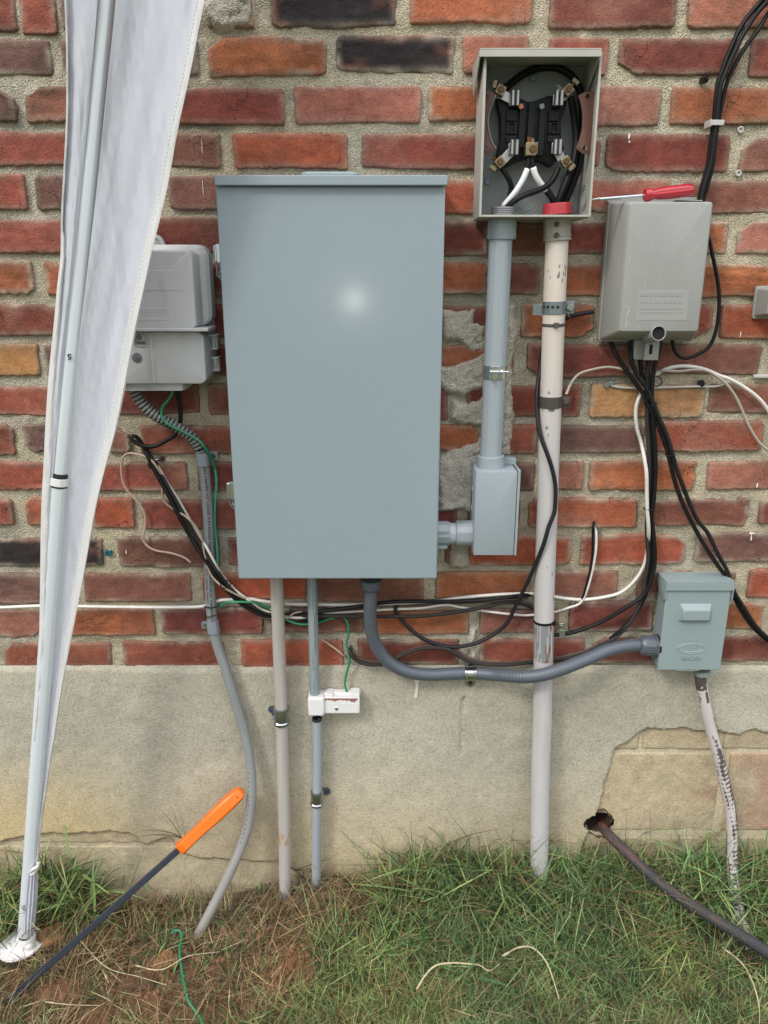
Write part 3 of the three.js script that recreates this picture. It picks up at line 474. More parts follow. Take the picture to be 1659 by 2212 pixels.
// ---------------------------------------------------------------- the grey main panel
const box2 = (a, b) => ({ x0: Math.min(a.x, b.x), x1: Math.max(a.x, b.x), y0: Math.min(a.y, b.y), y1: Math.max(a.y, b.y) });
{
  const t = thing('electrical_panel', 'large blue-grey steel panel with a plain closed door in the middle of the wall', 'electrical panel');
  const tl = P(466, 400, 0.115), br = P(944, 1250, 0.115), x0 = tl.x - 0.0005, x1 = br.x, y0 = br.y, y1 = tl.y;
  part(t, 'body', rbox(x0 + 0.003, y0 + 0.003, x1 - 0.003, y1 - 0.002, 0.008, 0.103, 0.002), M.panel);
  part(t, 'door', rbox(x0, y0, x1, y1 - 0.001, 0.105, 0.1165, 0.0028, 0.003), M.panel);
  const a = P(462, 378, 0.128), b = P(967, 400.5, 0.128);
  part(t, 'hood', [rbox(a.x, b.y, b.x, a.y, 0.119, 0.128, 0.0016, 0.002), rbox(a.x, a.y - 0.003, b.x, a.y, 0.006, 0.1185, 0.001), rbox(a.x, b.y + 0.002, a.x + 0.002, a.y - 0.0035, 0.006, 0.1185, 0.0006), rbox(b.x - 0.002, b.y + 0.002, b.x, a.y - 0.0035, 0.006, 0.1185, 0.0006)], M.panel);
  const h0 = P(655, 367, 0.06), h1 = P(778, 378, 0.06);
  part(t, 'hub_plate', [loft([{ x0: h0.x, x1: h1.x, y0: -0.05, y1: 0.05, r: 0.012, z: 0 }, { x0: h0.x, x1: h1.x, y0: -0.05, y1: 0.05, r: 0.012, z: 0.005 }, { x0: h0.x + 0.003, x1: h1.x - 0.003, y0: -0.047, y1: 0.047, r: 0.01, z: 0.008 }]).rotateX(-Math.PI / 2).translate(0, a.y - 0.001, 0.066)], M.disc);
  for (const [x, ya, yb, yc] of [[461, 529, 566, 607], [490, 1042, 1076, 1103]]) {
    const z = 0.086, p = P(x, ya, z), q = P(x, yb, z), e = x0;
    const l = part(t, 'latch', [rbox(p.x - 0.0005, q.y, p.x + 0.009, p.y, z - 0.012, z + 0.004, 0.0012), rbox(p.x + 0.0055, q.y - 0.001, e + 0.004, p.y + 0.0015, z + 0.004, z + 0.0058, 0.0006), pipe(V(p.x + 0.0035, q.y + 0.002, z + 0.0045), V(p.x + 0.0035, p.y - 0.002, z + 0.0045), 0.0026, 14)], M.chrome);
    const c = P(x + 14, yc, z); part(l, 'wire_bail', [tube([V(q.x + 0.005, q.y + 0.004, z), V(q.x + 0.006, q.y - 0.015, z), V(lerp(q.x, c.x, 0.5), c.y + 0.012, z), V(c.x + 0.004, c.y, z - 0.003)], 0.0016, 0, 8, 0.002), tube([V(q.x + 0.009, q.y + 0.004, z - 0.008), V(q.x + 0.010, q.y - 0.015, z - 0.008), V(lerp(q.x, c.x, 0.7), c.y + 0.012, z - 0.008), V(c.x + 0.007, c.y + 0.002, z - 0.009)], 0.0016, 0, 8, 0.002)], M.chrome);
  }
}
// ---------------------------------------------------------------- the open meter socket
const Z1 = zoomed(1530, 140, 0.26522);                           // detail picture of the socket
const Zs = (y) => y + 1282;                                      // its lower half was surveyed in a second picture
{
  const t = thing('meter_socket', 'open grey meter socket box with its contacts bare, upper right of the panel', 'meter box');
  const fl = P(1040, 300, 0.1).x, fr = P(1288, 300, 0.1).x, yb = P(1150, 469, 0.1).y, yt = P(1150, 124, 0.1).y, ztop = 0.1, w = 0.0018;
  const topY = P(1150, 104, 0.112).y;
  part(t, 'back_plate', rbox(fl + w, yb + w, fr - w, yt + 0.008, 0.006, 0.008, 0.0005), M.meterIn);
  part(t, 'side_wall', rbox(fl, yb, fl + w, yt + 0.008, 0.006, ztop, 0.0006), M.meter); part(t, 'side_wall', rbox(fr - w, yb, fr, yt + 0.008, 0.006, ztop, 0.0006), M.meter);
  part(t, 'bottom_wall', rbox(fl + w, yb, fr - w, yb + w, 0.006, ztop, 0.0006), M.meter);
  part(t, 'rim', [rbox(fl + 0.0002, yb + 0.0002, fl + 0.0042, yt, ztop + 0.0002, ztop + 0.0016, 0.0006), rbox(fr - 0.0042, yb + 0.0002, fr - 0.0002, yt, ztop + 0.0002, ztop + 0.0016, 0.0006), rbox(fl + 0.0045, yb + 0.0002, fr - 0.0045, yb + 0.0036, ztop + 0.0002, ztop + 0.0016, 0.0006)], M.meter);
  const hx0 = P(1036, 104, 0.112).x, hx1 = P(1300, 104, 0.112).x, hy = P(1150, 123, 0.112).y;
  const flap = (x) => flat([[-0.006, hy - 0.002], [-0.006, topY - 0.002], [-0.112, topY - 0.002], [-0.112, hy + 0.004], [-0.03, hy - 0.042], [-0.012, hy - 0.02]], 0.0012, 0.0003).rotateY(Math.PI / 2).translate(x, 0, 0);
  part(t, 'hood', [rbox(hx0, topY - 0.002, hx1, topY, 0.006, 0.1135, 0.0006), rbox(hx0, hy, hx1, topY - 0.0022, 0.1115, 0.1135, 0.0007), flap(hx0 + 0.001), flap(hx1 - 0.0025)], M.meter);
  // knock-outs pressed into the back and sides
  const kc = Z1(700, Zs(650), 0.009); part(t, 'knockout', [0.0235, 0.018].map((r) => new THREE.TorusGeometry(r, 0.0006, 6, 48).translate(kc.x, kc.y, 0.0084)), M.meterIn);
  part(t, 'knockout', [0.02, 0.015].map((r) => new THREE.TorusGeometry(r, 0.0007, 6, 40).rotateY(Math.PI / 2).translate(fr - w - 0.0006, yb + 0.035, 0.055)), M.meterIn);
  for (const [x, y] of [[770, 440], [215, Zs(420)], [1160, Zs(400)]]) { const c = Z1(x, y, 0.009); part(t, 'mounting_screw', [screwHead(V(c.x, c.y, 0.0085), 0.0058, 0.004), lathe([[0.006, 0], [0.009, 0], [0.009, 0.0008], [0.006, 0.0012]], 24).rotateX(Math.PI / 2).translate(c.x, c.y, 0.008)], M.zincDull); }
  { const c = Z1(240, 505, 0.01); part(t, 'washer', lathe([[0.004, 0], [0.0105, 0], [0.0105, 0.0012], [0.004, 0.0012], [0.004, 0]], 28).rotateX(Math.PI / 2).translate(c.x, c.y, 0.0085), M.zincDull); }
  const outline = (pts, z) => pts.map(([x, y]) => { const p = Z1(x, y, z); return [p.x, p.y]; });
  // brown fibre brackets left and right
  const lb = flat(outline([[150, 600], [215, 585], [262, 600], [312, 640], [250, 800], [218, 940], [230, 1090], [268, 1220], [322, 1300], [230, 1362], [148, 1345]], 0.075), 0.0018, 0.0004, [[195, 665], [190, 1295]].map(([x, y]) => { const p = Z1(x, y, 0.075); return [p.x, p.y, 0.0042]; })).translate(0, 0, 0.074);
  part(t, 'bracket', lb, M.fibre);
  part(lb && t.children[t.children.length - 1], 'bracket_edge', tube([[312, 640], [250, 800], [218, 940], [230, 1090], [268, 1220], [318, 1296]].map(([x, y]) => Z1(x + 4, y, 0.076)), 0.0016, 0, 6, 0.004), M.tin);
  part(t, 'bracket', flat(outline([[1330, 645], [1400, 610], [1535, 600], [1528, 900], [1498, 1350], [1390, 1362], [1298, 1290], [1345, 1180], [1378, 1040], [1382, 880], [1362, 750]], 0.075), 0.0018, 0.0004, [[1445, 655], [1415, 1290]].map(([x, y]) => { const p = Z1(x, y, 0.075); return [p.x, p.y, 0.0042]; })).translate(0, 0, 0.074), M.fibre);
  // the black insulating block
  const zb = 0.044, blk = part(t, 'contact_block', [
    flat(outline([[330, 690], [430, 700], [600, 672], [690, 722], [740, 732], [800, 716], [960, 652], [1080, 660], [1185, 720], [1105, 960], [1112, 1180], [1150, 1290], [1110, 1380], [1000, 1500], [900, 1452], [740, 1392], [600, 1432], [430, 1522], [330, 1420], [385, 1180], [384, 900]], zb), 0.022, 0.0012).translate(0, 0, 0.02),
    ...[[584, 685, 740, 1290], [692, 796, 730, 1240], [824, 926, 740, 1330]].map(([a, b, c, d]) => { const p = Z1(a, d, zb), q = Z1(b, c, zb); return rbox(p.x, p.y, q.x, q.y, 0.042, 0.050, 0.001); }),
    ...[[436, 578], [958, 1100]].flatMap(([a, b]) => { const k = 42, f = (x0, x1, y0, y1) => { const p = Z1(x0, y1, zb), q = Z1(x1, y0, zb); return rbox(p.x, p.y, q.x, q.y, 0.042, 0.0475, 0.0007); }; return [f(a, a + k, 976, 1120), f(b - k, b, 976, 1120), f(a + k + 1, b - k - 1, 976, 992), f(a + k + 1, b - k - 1, 1085, 1120)]; }),
    ...[[436, 578, 820, 965], [958, 1100, 820, 965], [436, 578, 1140, 1225], [950, 1106, 1140, 1225]].map(([a, b, c, d]) => { const p = Z1(a, d, zb), q = Z1(b, c, zb); return rbox(p.x, p.y, q.x, q.y, 0.042, 0.0475, 0.0012); }),
  ], M.bakelite);
  for (const [x, y, m] of [[625, 780, M.copper], [880, 780, M.zincDull], [860, 1350, M.bakelite]]) part(blk, 'screw', screwHead(Z1(x, y, 0.05), 0.0047), m);
  // four spring jaws with their lugs
  const jaw = (cx, cy, lx, ly, tx, ty, base) => {
    const c = Z1(cx, cy, 0.052), l = Z1(lx, ly, 0.056), a = Math.atan2(l.y - c.y, l.x - c.x), d = Math.hypot(l.x - c.x, l.y - c.y);
    const leaf = (dx) => lathe([[0, -0.0122], [0.0028, -0.0122], [0.0037, -0.0112], [0.0037, 0.0112], [0.0028, 0.0122], [0, 0.0122]], 18).scale(1, 1, 1.5).translate(c.x + dx, c.y, 0.06);
    const j = part(t, 'jaw', [leaf(-0.0042), leaf(0.0042), rbox(-0.009, -0.006, 0.009, 0.012, 0.046, 0.0535, 0.001).translate(c.x, c.y - 0.004, 0), rbox(0, -0.0075, d, 0.0075, 0.0485, 0.051, 0.0007).rotateZ(a).translate(c.x, c.y - 0.002, 0)], M.tin);
    const g = part(j, 'lug', [rbox(-0.0078, -0.0078, 0.0078, 0.0078, 0.0525, 0.066, 0.0012).rotateZ(a).translate(l.x, l.y, 0), rbox(-0.0035, -0.0065, 0.0035, 0.0065, 0.054, 0.064, 0.001).rotateZ(a + 0.2).translate(Z1(tx, ty, 0.058).x, Z1(tx, ty, 0.058).y, 0), pipe(V(l.x, l.y, 0.058), V(Z1(tx, ty, 0.058).x, Z1(tx, ty, 0.058).y, 0.058), 0.0022, 10)], M.brass);
    part(j, 'lug_screw', screwHead(V(l.x, l.y, 0.066), 0.0054, 0.003, true, a + 0.9), M.brassDark);
    return j;
  };
  jaw(545, 690, 370, 588, 300, 510); jaw(1082, 690, 1196, 585, 1290, 478); jaw(535, 1290, 362, 1470, 278, 1540); jaw(1065, 1285, 1166, 1462, 1245, 1532);
  const n = Z1(736, 1312, 0.056), nl = part(t, 'neutral_lug', [rbox(n.x - 0.009, n.y - 0.0105, n.x + 0.009, n.y + 0.0105, 0.0505, 0.067, 0.0014), rbox(n.x + 0.0095, n.y - 0.008, n.x + 0.0118, n.y + 0.0115, 0.053, 0.064, 0.0006)], M.brass);
  part(nl, 'lug_screw', screwHead(V(n.x + 0.003, n.y, 0.067), 0.0062, 0.003, true, 0.9), M.brassDark);
  const strand = (x, y, x2, y2, k, z) => { const g = []; for (let i = 0; i < k; i++) { const a = Z1(x + i * 11, y + (i % 2) * 10, z + (i % 3) * 0.0015), b = Z1(x2 + i * 11, y2, z); g.push(pipe(b, a, 0.0009, 8)); } return g; };
  part(nl, 'copper_strand', strand(712, 1150, 712, 1240, 4, 0.06), M.copper); part(nl, 'aluminium_strand', strand(764, 1165, 762, 1240, 3, 0.06), M.tin);
  part(t.children.find((q) => q.name === 'jaw'), 'terminal_stub', pipe(Z1(300, 560, 0.056), Z1(330, 470, 0.054), 0.003, 10), M.brassDark);
  const js = t.children.filter((q) => q.name === 'jaw'); part(js[1], 'aluminium_strand', strand(1045, 515, 1100, 580, 5, 0.058), M.tin); part(js[2], 'copper_strand', strand(268, 1400, 310, 1440, 4, 0.058), M.copper); part(js[3], 'aluminium_strand', strand(1180, 1375, 1175, 1420, 3, 0.058), M.zincDull);
}
const inBox = (name, label, pts, r, m, group) => single(name, label, 'wire', tube(pts.map(([x, y, z]) => Z1(x, y, z)), r, 0, 12, 0.004), m, group);
inBox('service_wire', 'thick black wire arching over the top inside the meter box to the red bushing', [[430, 560, 0.03], [560, 450, 0.024], [720, 350, 0.02], [900, 300, 0.018], [1080, 310, 0.018], [1240, 400, 0.02], [1330, 540, 0.024], [1375, 760, 0.028], [1380, 1000, 0.03], [1370, 1250, 0.032], [1340, Zs(220), 0.034], [1270, Zs(420), 0.036], [1180, Zs(640), 0.036], [1140, Zs(760), 0.036]], 0.0063, M.black);
inBox('service_wire', 'black wire dropping from the upper right lug in the meter box to the red bushing', [[1235, 660, 0.05], [1262, 800, 0.045], [1290, 1000, 0.04], [1305, 1200, 0.04], [1265, Zs(200), 0.046], [1180, Zs(420), 0.05], [1100, Zs(620), 0.05], [1060, Zs(760), 0.046]], 0.0063, M.black);
{
  const a = thing('neutral_wire', 'white-taped wire slanting left from the centre lug of the meter box', 'wire'), pt = (l) => l.map(([x, y, z]) => Z1(x, y, z));
  part(a, 'tape', tube(pt([[702, Zs(265), 0.06], [655, Zs(380), 0.062], [560, Zs(540), 0.062], [470, Zs(650), 0.058], [405, Zs(725), 0.054]]), 0.0050, 0, 12, 0.004), M.tapeWhite);
  part(a, 'bare_end', tube(pt([[722, Zs(110), 0.058], [714, Zs(180), 0.059], [702, Zs(275), 0.06]]), 0.0042, 0, 10, 0.004), M.black);
  const b = thing('neutral_wire', 'white-taped wire curving right from the centre lug towards the red bushing', 'wire');
  part(b, 'tape', tube(pt([[775, Zs(245), 0.06], [800, Zs(330), 0.059], [850, Zs(420), 0.056], [945, Zs(535), 0.05]]), 0.0054, 0, 12, 0.004), M.tapeWhite);
  part(b, 'bare_end', tube(pt([[760, Zs(120), 0.058], [766, Zs(190), 0.059], [776, Zs(255), 0.06]]), 0.0040, 0, 10, 0.004), M.black);
  part(b, 'black_sheath', tube(pt([[935, Zs(522), 0.05], [1000, Zs(610), 0.05], [1040, Zs(700), 0.048], [1050, Zs(770), 0.048]]), 0.0058, 0, 12, 0.004), M.black);
}
inBox('load_wire', 'short black wire bending down from the lower left lug in the meter box', [[385, Zs(250), 0.052], [440, Zs(330), 0.052], [490, Zs(420), 0.05], [505, Zs(500), 0.046], [480, Zs(610), 0.045], [420, Zs(740), 0.046]], 0.0045, M.black);
inBox('load_wire', 'black wire sweeping from the lower right lug across to the grey threaded fitting', [[1085, Zs(255), 0.054], [1020, Zs(390), 0.056], [930, Zs(480), 0.060], [800, Zs(540), 0.066], [640, Zs(600), 0.068], [520, Zs(675), 0.064], [440, Zs(750), 0.058]], 0.0050, M.black);

// ---------------------------------------------------------------- grey riser, its elbow and the white mast
{
  const t = thing('conduit_riser', 'grey plastic conduit dropping from the meter box to the grey conduit body', 'conduit');
  const z = 0.052, a = P(1082, 512, z), b = P(1059.5, 1000, z);
  part(t, 'pipe', pipe(b, a, 0.0208), M.pvc);
  const c = P(1085, 473, z), dir = a.clone().sub(b).normalize(), base = c.clone().addScaledVector(dir, -0.034);
  const conn = part(t, 'adapter', along(lathe([[0.0209, 0], [0.0248, 0], [0.0252, 0.001], [0.0252, 0.030], [0.0240, 0.034], [0, 0.034]], 40), base, c), M.pvc);
  const ribs = []; for (let k = 0; k < 8; k++) { const an = k / 8 * Math.PI * 2 + 0.3; ribs.push(rbox(-0.0009, 0.002, 0.0009, 0.028, 0.0245, 0.0266, 0.0005).rotateY(an)); } part(conn, 'rib', along(merge(ribs), base, c), M.pvc);
  const th = []; for (let k = 0; k < 5; k++) th.push([0.0194, k * 0.0034], [0.0206, k * 0.0034 + 0.0006], [0.0206, k * 0.0034 + 0.0020], [0.0194, k * 0.0034 + 0.0026]);
  part(t, 'thread', along(lathe([...th, [0.0194, 0.0172], [0.016, 0.0172], [0.016, 0]], 40), c.clone().add(V(0, 0.002, 0)), c.clone().add(V(0, 0.03, 0))), std(C(0.24, 0.245, 0.25), 0.5));
  const s0 = P(1067, 817, z), s1 = P(1068.5, 789, z), q = thing('pipe_clamp', 'shiny two-part steel strut clamp round the grey plastic riser', 'pipe clamp');
  part(q, 'band', ring(s0, s1, 0.0209, 0.0226), M.chrome);
  const sc = P(1074, 803, z + 0.026); part(q, 'bolt_ear', [rbox(sc.x - 0.011, s0.y, sc.x - 0.0095, s1.y, z + 0.012, z + 0.034, 0.0004), rbox(sc.x + 0.0035, s0.y, sc.x + 0.005, s1.y, z + 0.012, z + 0.034, 0.0004)], M.chrome);
  part(q, 'bolt', [pipe(V(sc.x - 0.014, sc.y, z + 0.029), V(sc.x + 0.021, sc.y, z + 0.029), 0.0019, 14), along(lathe([[0, 0], [0.0044, 0], [0.0044, 0.0045], [0, 0.0045]], 6), V(sc.x + 0.005, sc.y, z + 0.029), V(sc.x + 0.02, sc.y, z + 0.029)), along(lathe([[0, 0], [0.0042, 0], [0.0042, 0.002], [0, 0.003]], 14), V(sc.x - 0.011, sc.y, z + 0.029), V(sc.x - 0.02, sc.y, z + 0.029))], M.chrome);
}
{
  const t = thing('conduit_elbow', 'square grey plastic conduit elbow box with a screwed side cover, right of the panel', 'conduit elbow');
  const zf = 0.088, a = P(1028, 1018, zf), b = P(1109, 1200, zf);
  part(t, 'body', loft([{ x0: a.x + 0.001, x1: b.x, y0: b.y + 0.001, y1: a.y - 0.001, r: 0.003, z: 0.006 }, { x0: a.x + 0.0005, x1: b.x, y0: b.y, y1: a.y, r: 0.003, z: zf - 0.003 }, { x0: a.x + 0.0012, x1: b.x - 0.0003, y0: b.y + 0.0008, y1: a.y - 0.0008, r: 0.0025, z: zf - 0.0008 }, { x0: a.x + 0.003, x1: b.x - 0.002, y0: b.y + 0.003, y1: a.y - 0.003, r: 0.002, z: zf }], 0.7), M.pvc);
  const cov = part(t, 'cover', [rbox(b.x + 0.0012, b.y - 0.001, b.x + 0.0062, a.y + 0.002, 0.006, zf - 0.0005, 0.0015, 0.003), rbox(b.x - 0.02, a.y - 0.001, b.x + 0.006, a.y + 0.014, 0.012, 0.034, 0.002, 0.004)], M.pvc);
  part(cov, 'gasket', rbox(b.x - 0.0005, b.y + 0.001, b.x + 0.0013, a.y - 0.001, 0.007, zf - 0.002, 0.0003), M.ink);
  for (const p of [V(b.x + 0.0062, a.y + 0.009, 0.024), V(b.x + 0.0062, b.y + 0.006, 0.024)]) part(cov, 'screw', screwHead(V(0, 0, 0), 0.003, 0.002).rotateY(Math.PI / 2).translate(p.x, p.y, p.z), M.tin);
  const h0 = P(1060, 1018, 0.052), h1 = P(1060, 983, 0.052);
  part(t, 'top_hub', along(lathe([[0.0265, 0], [0.0258, h1.y - h0.y - 0.001], [0.025, h1.y - h0.y], [0.0212, h1.y - h0.y], [0.0212, 0]], 40), h0, h1), M.pvc);
  const zn = 0.047, e0 = P(1028, 1152, zn), e1 = P(993, 1152, zn);
  part(t, 'side_hub', along(lathe([[0.0262, 0], [0.0254, e0.x - e1.x - 0.001], [0.0246, e0.x - e1.x], [0.0212, e0.x - e1.x], [0.0212, 0]], 40), V(a.x + 0.001, e0.y, zn), V(e1.x, e0.y, zn)), M.pvc);
  const s0 = P(1015.5, 1098, 0.05), lab = part(t, 'label', new THREE.BoxGeometry(0.0003, 0.046, 0.019).translate(a.x - 0.0001, P(1016, 1078, 0.05).y, 0.042), M.white);
  const im = []; for (let k = 0; k < 9; k++) im.push(new THREE.BoxGeometry(0.0003, 0.026, k % 3 ? 0.0006 : 0.0011).translate(a.x - 0.0004, lab.geometry.boundingBox ? 0 : P(1016, 1075, 0.05).y, 0.036 + k * 0.0014)); for (let k = 0; k < 3; k++) im.push(new THREE.BoxGeometry(0.0003, 0.003, 0.004).translate(a.x - 0.0004, P(1016, 1092, 0.05).y, 0.036 + k * 0.006)); part(lab, 'print', im, M.ink);
  const n = thing('conduit_nipple', 'short grey plastic pipe joining the panel to the conduit body', 'conduit');
  const x2 = P(971, 1152, zn).x, x1 = P(938, 1152, zn).x;
  part(n, 'pipe', pipe(V(x2 - 0.01, e0.y, zn), V(e1.x + 0.015, e0.y, zn), 0.0209), std(C(0.47, 0.50, 0.53), 0.4));
  const ad = part(n, 'adapter', along(lathe([[0.0209, 0], [0.0236, 0], [0.0252, 0.006], [0.0252, x2 - x1], [0.01, x2 - x1]], 12, 0.3), V(x2, e0.y, zn), V(x1, e0.y, zn)), M.pvc);
  part(ad, 'rib', rbox(x1 + 0.004, e0.y + 0.009, x2 - 0.003, e0.y + 0.0105, zn + 0.02, zn + 0.0255, 0.0005), M.pvc); part(ad, 'rib', rbox(x1 + 0.006, e0.y - 0.0265, x2 - 0.005, e0.y - 0.0195, zn + 0.006, zn + 0.0195, 0.001), M.pvc);
}
const mastPts = [[1203, 520, 0.05], [1200, 590, 0.049], [1195, 718, 0.045], [1191, 837, 0.043], [1186, 973, 0.041], [1183, 1075, 0.041], [1176.5, 1265, 0.041], [1174, 1401, 0.041], [1171, 1571, 0.042], [1168, 1648, 0.043], [1164.6, 1852, 0.045], [1162, 1960, 0.046]];
const mastAt = (py) => { for (let k = 1; k < mastPts.length; k++) if (py <= mastPts[k][1]) { const a = mastPts[k - 1], b = mastPts[k], t = (py - a[1]) / (b[1] - a[1]); return P(lerp(a[0], b[0], t), py, lerp(a[2], b[2], t)); } };
{
  const t = thing('conduit_mast', 'long pipe painted off-white with chipped paint, running from the meter box to the ground', 'conduit');
  const c = path(mastPts), L = c.getLength(), lim = mastPts.map((p) => P(p[0], p[1], p[2]).y), yOf = (s) => c.getPointAt(clamp(s / L)).y, W = (py) => P(1180, py, 0.06).y;
  const cf = (s, a) => {
    const y = yOf(s), ang = a > Math.PI ? a - 2 * Math.PI : a, f = fbm(s * 6, ang * 1.5, 3, 401), up = sstep(W(1100), W(600), y);
    let col = [lerp(0.50, 0.62, up), lerp(0.48, 0.555, up), lerp(0.475, 0.48, up)].map((q) => q * (1 + 0.08 * f));
    const dirt = sstep(0.25, 0.7, fbm(s * 9, ang * 2.2, 4, 403)); col = col.map((q, i) => lerp(q, [0.40, 0.38, 0.37][i], dirt * 0.4));
    let chip = 0; const n = fbm(s * 60, ang * 6, 4, 405);
    const zone = (p0, p1, w0, w1, th) => { const k = Math.min(sstep(W(p0) + 0.006, W(p0) - 0.006, y), sstep(W(p1) - 0.006, W(p1) + 0.006, y)); if (ang > w0 && ang < w1 && k > 0 && n > th / k) chip = 1; };
    zone(568, 600, -0.9, 0.9, 0.3); zone(528, 540, -0.5, 0.1, 0.3); zone(600, 612, -0.9, -0.3, 0.25); zone(878, 888, -1.4, 1.2, 0.1); zone(845, 853, -1.4, 1.4, 0.15); zone(1235, 1248, -0.6, 0.2, 0.3); zone(920, 945, 0.2, 0.6, 0.35); zone(1280, 1310, -1.3, -0.7, 0.3); zone(1560, 1760, -1.6, -1.35, 0.0);
    if (chip) col = [0.13, 0.125, 0.115];
    const k2 = Math.min(sstep(W(1346), W(1352), y), sstep(W(1440), W(1425), y)), st = fbm(s * 14, ang * 14, 3, 409);
    if (k2 > 0.4 && st + 0.35 * k2 - 0.3 * Math.abs(ang) > 0.0) { col = [0.21, 0.225, 0.225]; if (fbm(s * 30, ang * 4, 3, 411) > 0.28) col = [0.2, 0.09, 0.06]; }
    if (noise2(s * 300, ang * 40, 413) > 0.985) col = [0.2, 0.18, 0.16];
    return col;
  };
  part(t, 'pipe', sweep(c, L, 0.0028, 56, () => 0.0203, cf, false), M.mast);
  const a = P(1203.5, 520, 0.05), b = P(1203.5, 473, 0.05), e = b.y - a.y;
  const cp = part(t, 'coupling', along(lathe([[0.0204, 0], [0.0250, 0], [0.0252, 0.0018], [0.0236, 0.0026], [0.0236, 0.006], [0.0248, 0.0065], [0.0248, 0.0085], [0.0236, 0.009], [0.0236, e * 0.62], [0.0248, e * 0.63], [0.0248, e * 0.68], [0.0236, e * 0.69], [0.0242, e], [0, e]], 40), a, b), std(C(0.40, 0.375, 0.32), 0.55, { map: rep(T.dust, 0.1) }));
  for (const y of [484, 508]) { const q = P(1202, y, 0.074); part(cp, 'set_screw', screwHead(V(q.x, q.y, 0.0745), 0.0044, 0.005, true, 0.9), M.rustSteel); }
  const r0 = P(1204, 463, 0.05), r1 = P(1204, 441, 0.05);
  part(t, 'bushing', along(lathe([[0.0262, 0], [0.0262, 0.0008], [0.0255, 0.016], [0.0235, 0.0185], [0.0195, 0.0185], [0.0185, 0.012], [0.0185, 0]], 40), V(r0.x, P(1204, 464, 0.05).y, 0.05), r1), M.red, 'red plastic bushing at the top of the pipe');
  part(t, 'locknut', along(lathe([[0.019, 0], [0.0235, 0], [0.0235, 0.003], [0.019, 0.003]], 8), V(r0.x, P(1204, 470, 0.05).y, 0.05), r1), M.beige);
  for (const [y0, y1, lab, m, tilt] of [[675, 650, 'galvanized perforated strap round the white pipe, the upper one', M.zincDull, 0.004], [877, 855, 'dark perforated strap bolted round the white pipe, the lower one', M.rustSteel, 0]]) {
    const q = thing('pipe_strap', lab, 'pipe strap'), p0 = mastAt(y0), p1 = mastAt(y1), ax = p1.clone().sub(p0).normalize(), mid = p0.clone().add(p1).multiplyScalar(0.5), tl = V(-tilt * 30, 0, 0);
    p0.add(V(0, -0.002, 0)); const band = part(q, 'band', ring(p0, p1, 0.0205, 0.0219), m);
    const holes = []; for (let k = -1; k < 3; k++) { const an = -0.75 + k * 0.42; holes.push(lathe([[0, 0], [0.003, 0], [0.003, 0.0006], [0, 0.0007]], 16).rotateX(Math.PI / 2).translate(0, 0, 0.0217).rotateY(an).translate(mid.x, mid.y, mid.z)); } part(band, 'hole', holes, tilt ? M.ink : M.rustSteel);
    const ex = mid.x + 0.024; part(q, 'clamp_ear', [rbox(ex - 0.004, p0.y, ex + 0.0115, p1.y, mid.z + 0.004, mid.z + 0.007, 0.0006), ], m); if (tilt) part(q, 'strap_end', rbox(-0.042, p0.y - 0.004, -0.018, p1.y - 0.006, -0.004, -0.0026, 0.0005).rotateY(-0.5).translate(mid.x, 0, mid.z + 0.004), m);
    part(q, 'bolt', [screwHead(V(ex + 0.003, mid.y, mid.z + 0.007), tilt ? 0.0075 : 0.006, 0.006, !!tilt, 1.2), ...(tilt ? [tube([V(ex, mid.y - 0.006, mid.z + 0.008), V(ex + 0.002, mid.y - 0.016, mid.z + 0.01), V(ex + 0.006, mid.y - 0.02, mid.z + 0.004)], 0.0011, 0, 6, 0.003)] : [rbox(ex - 0.004, mid.y - 0.007, ex + 0.01, mid.y + 0.007, mid.z + 0.007, mid.z + 0.010, 0.001), pipe(V(ex + 0.001, mid.y - 0.006, mid.z + 0.008), V(ex + 0.003, mid.y - 0.033, mid.z + 0.008), 0.0011, 6)])], tilt ? M.zinc : M.rustSteel);
  }
  const tie = (y, lab, h, m) => { const q = thing('zip_tie', lab, 'cable tie'), p0 = mastAt(y + h), p1 = mastAt(y - h); part(q, 'band', ring(p0, p1, 0.0204, 0.0216), m); const k = p0.clone().add(p1).multiplyScalar(0.5); part(q, 'head', rbox(k.x - 0.0045, k.y - 0.0045, k.x + 0.0045, k.y + 0.0045, k.z + 0.0205, k.z + 0.0255, 0.0008).translate(lab.includes('grey') ? 0 : 0.018, 0, lab.includes('grey') ? 0 : -0.011), m); };
  tie(701, 'dark grey zip tie round the white pipe under the upper strap', 3.2, std(C(0.07, 0.07, 0.065), 0.5)); tie(1341, 'black zip tie low on the white pipe above the scraped paint', 2.4, M.black);
}
// ---------------------------------------------------------------- two thin conduits below the panel, with straps and the bonding bar
const oneHole = (label, p0, p1, r, side, m = M.zinc) => {
  const q = thing('conduit_strap', label, 'conduit strap'), mid = p0.clone().add(p1).multiplyScalar(0.5);
  part(q, 'saddle', ring(p0, p1, r + 0.0002, r + 0.0022, 0.0019), m);
  const ex = mid.x + side * (r + 0.009), z0 = 0.0055; part(q, 'ear', [flat([[-0.01, -0.009], [0.004, -0.009], [0.009, -0.004], [0.009, 0.004], [0.004, 0.009], [-0.01, 0.009]].map(([x, y]) => [x * side, y]).sort(() => 0), 0.0014, 0.0004).translate(ex, mid.y, z0), rbox(Math.min(ex, mid.x + side * r * 0.9), mid.y - 0.0085, Math.max(ex - side * 0.007, mid.x + side * r * 0.9), mid.y - 0.0065, z0, mid.z + 0.004, 0.0006)], m);
  part(q, 'screw', screwHead(V(ex + side * 0.001, mid.y, z0 + 0.0015), 0.005, 0.004, false), m === M.zinc ? std(C(0.03, 0.045, 0.15), 0.45) : M.zinc); return q;
};
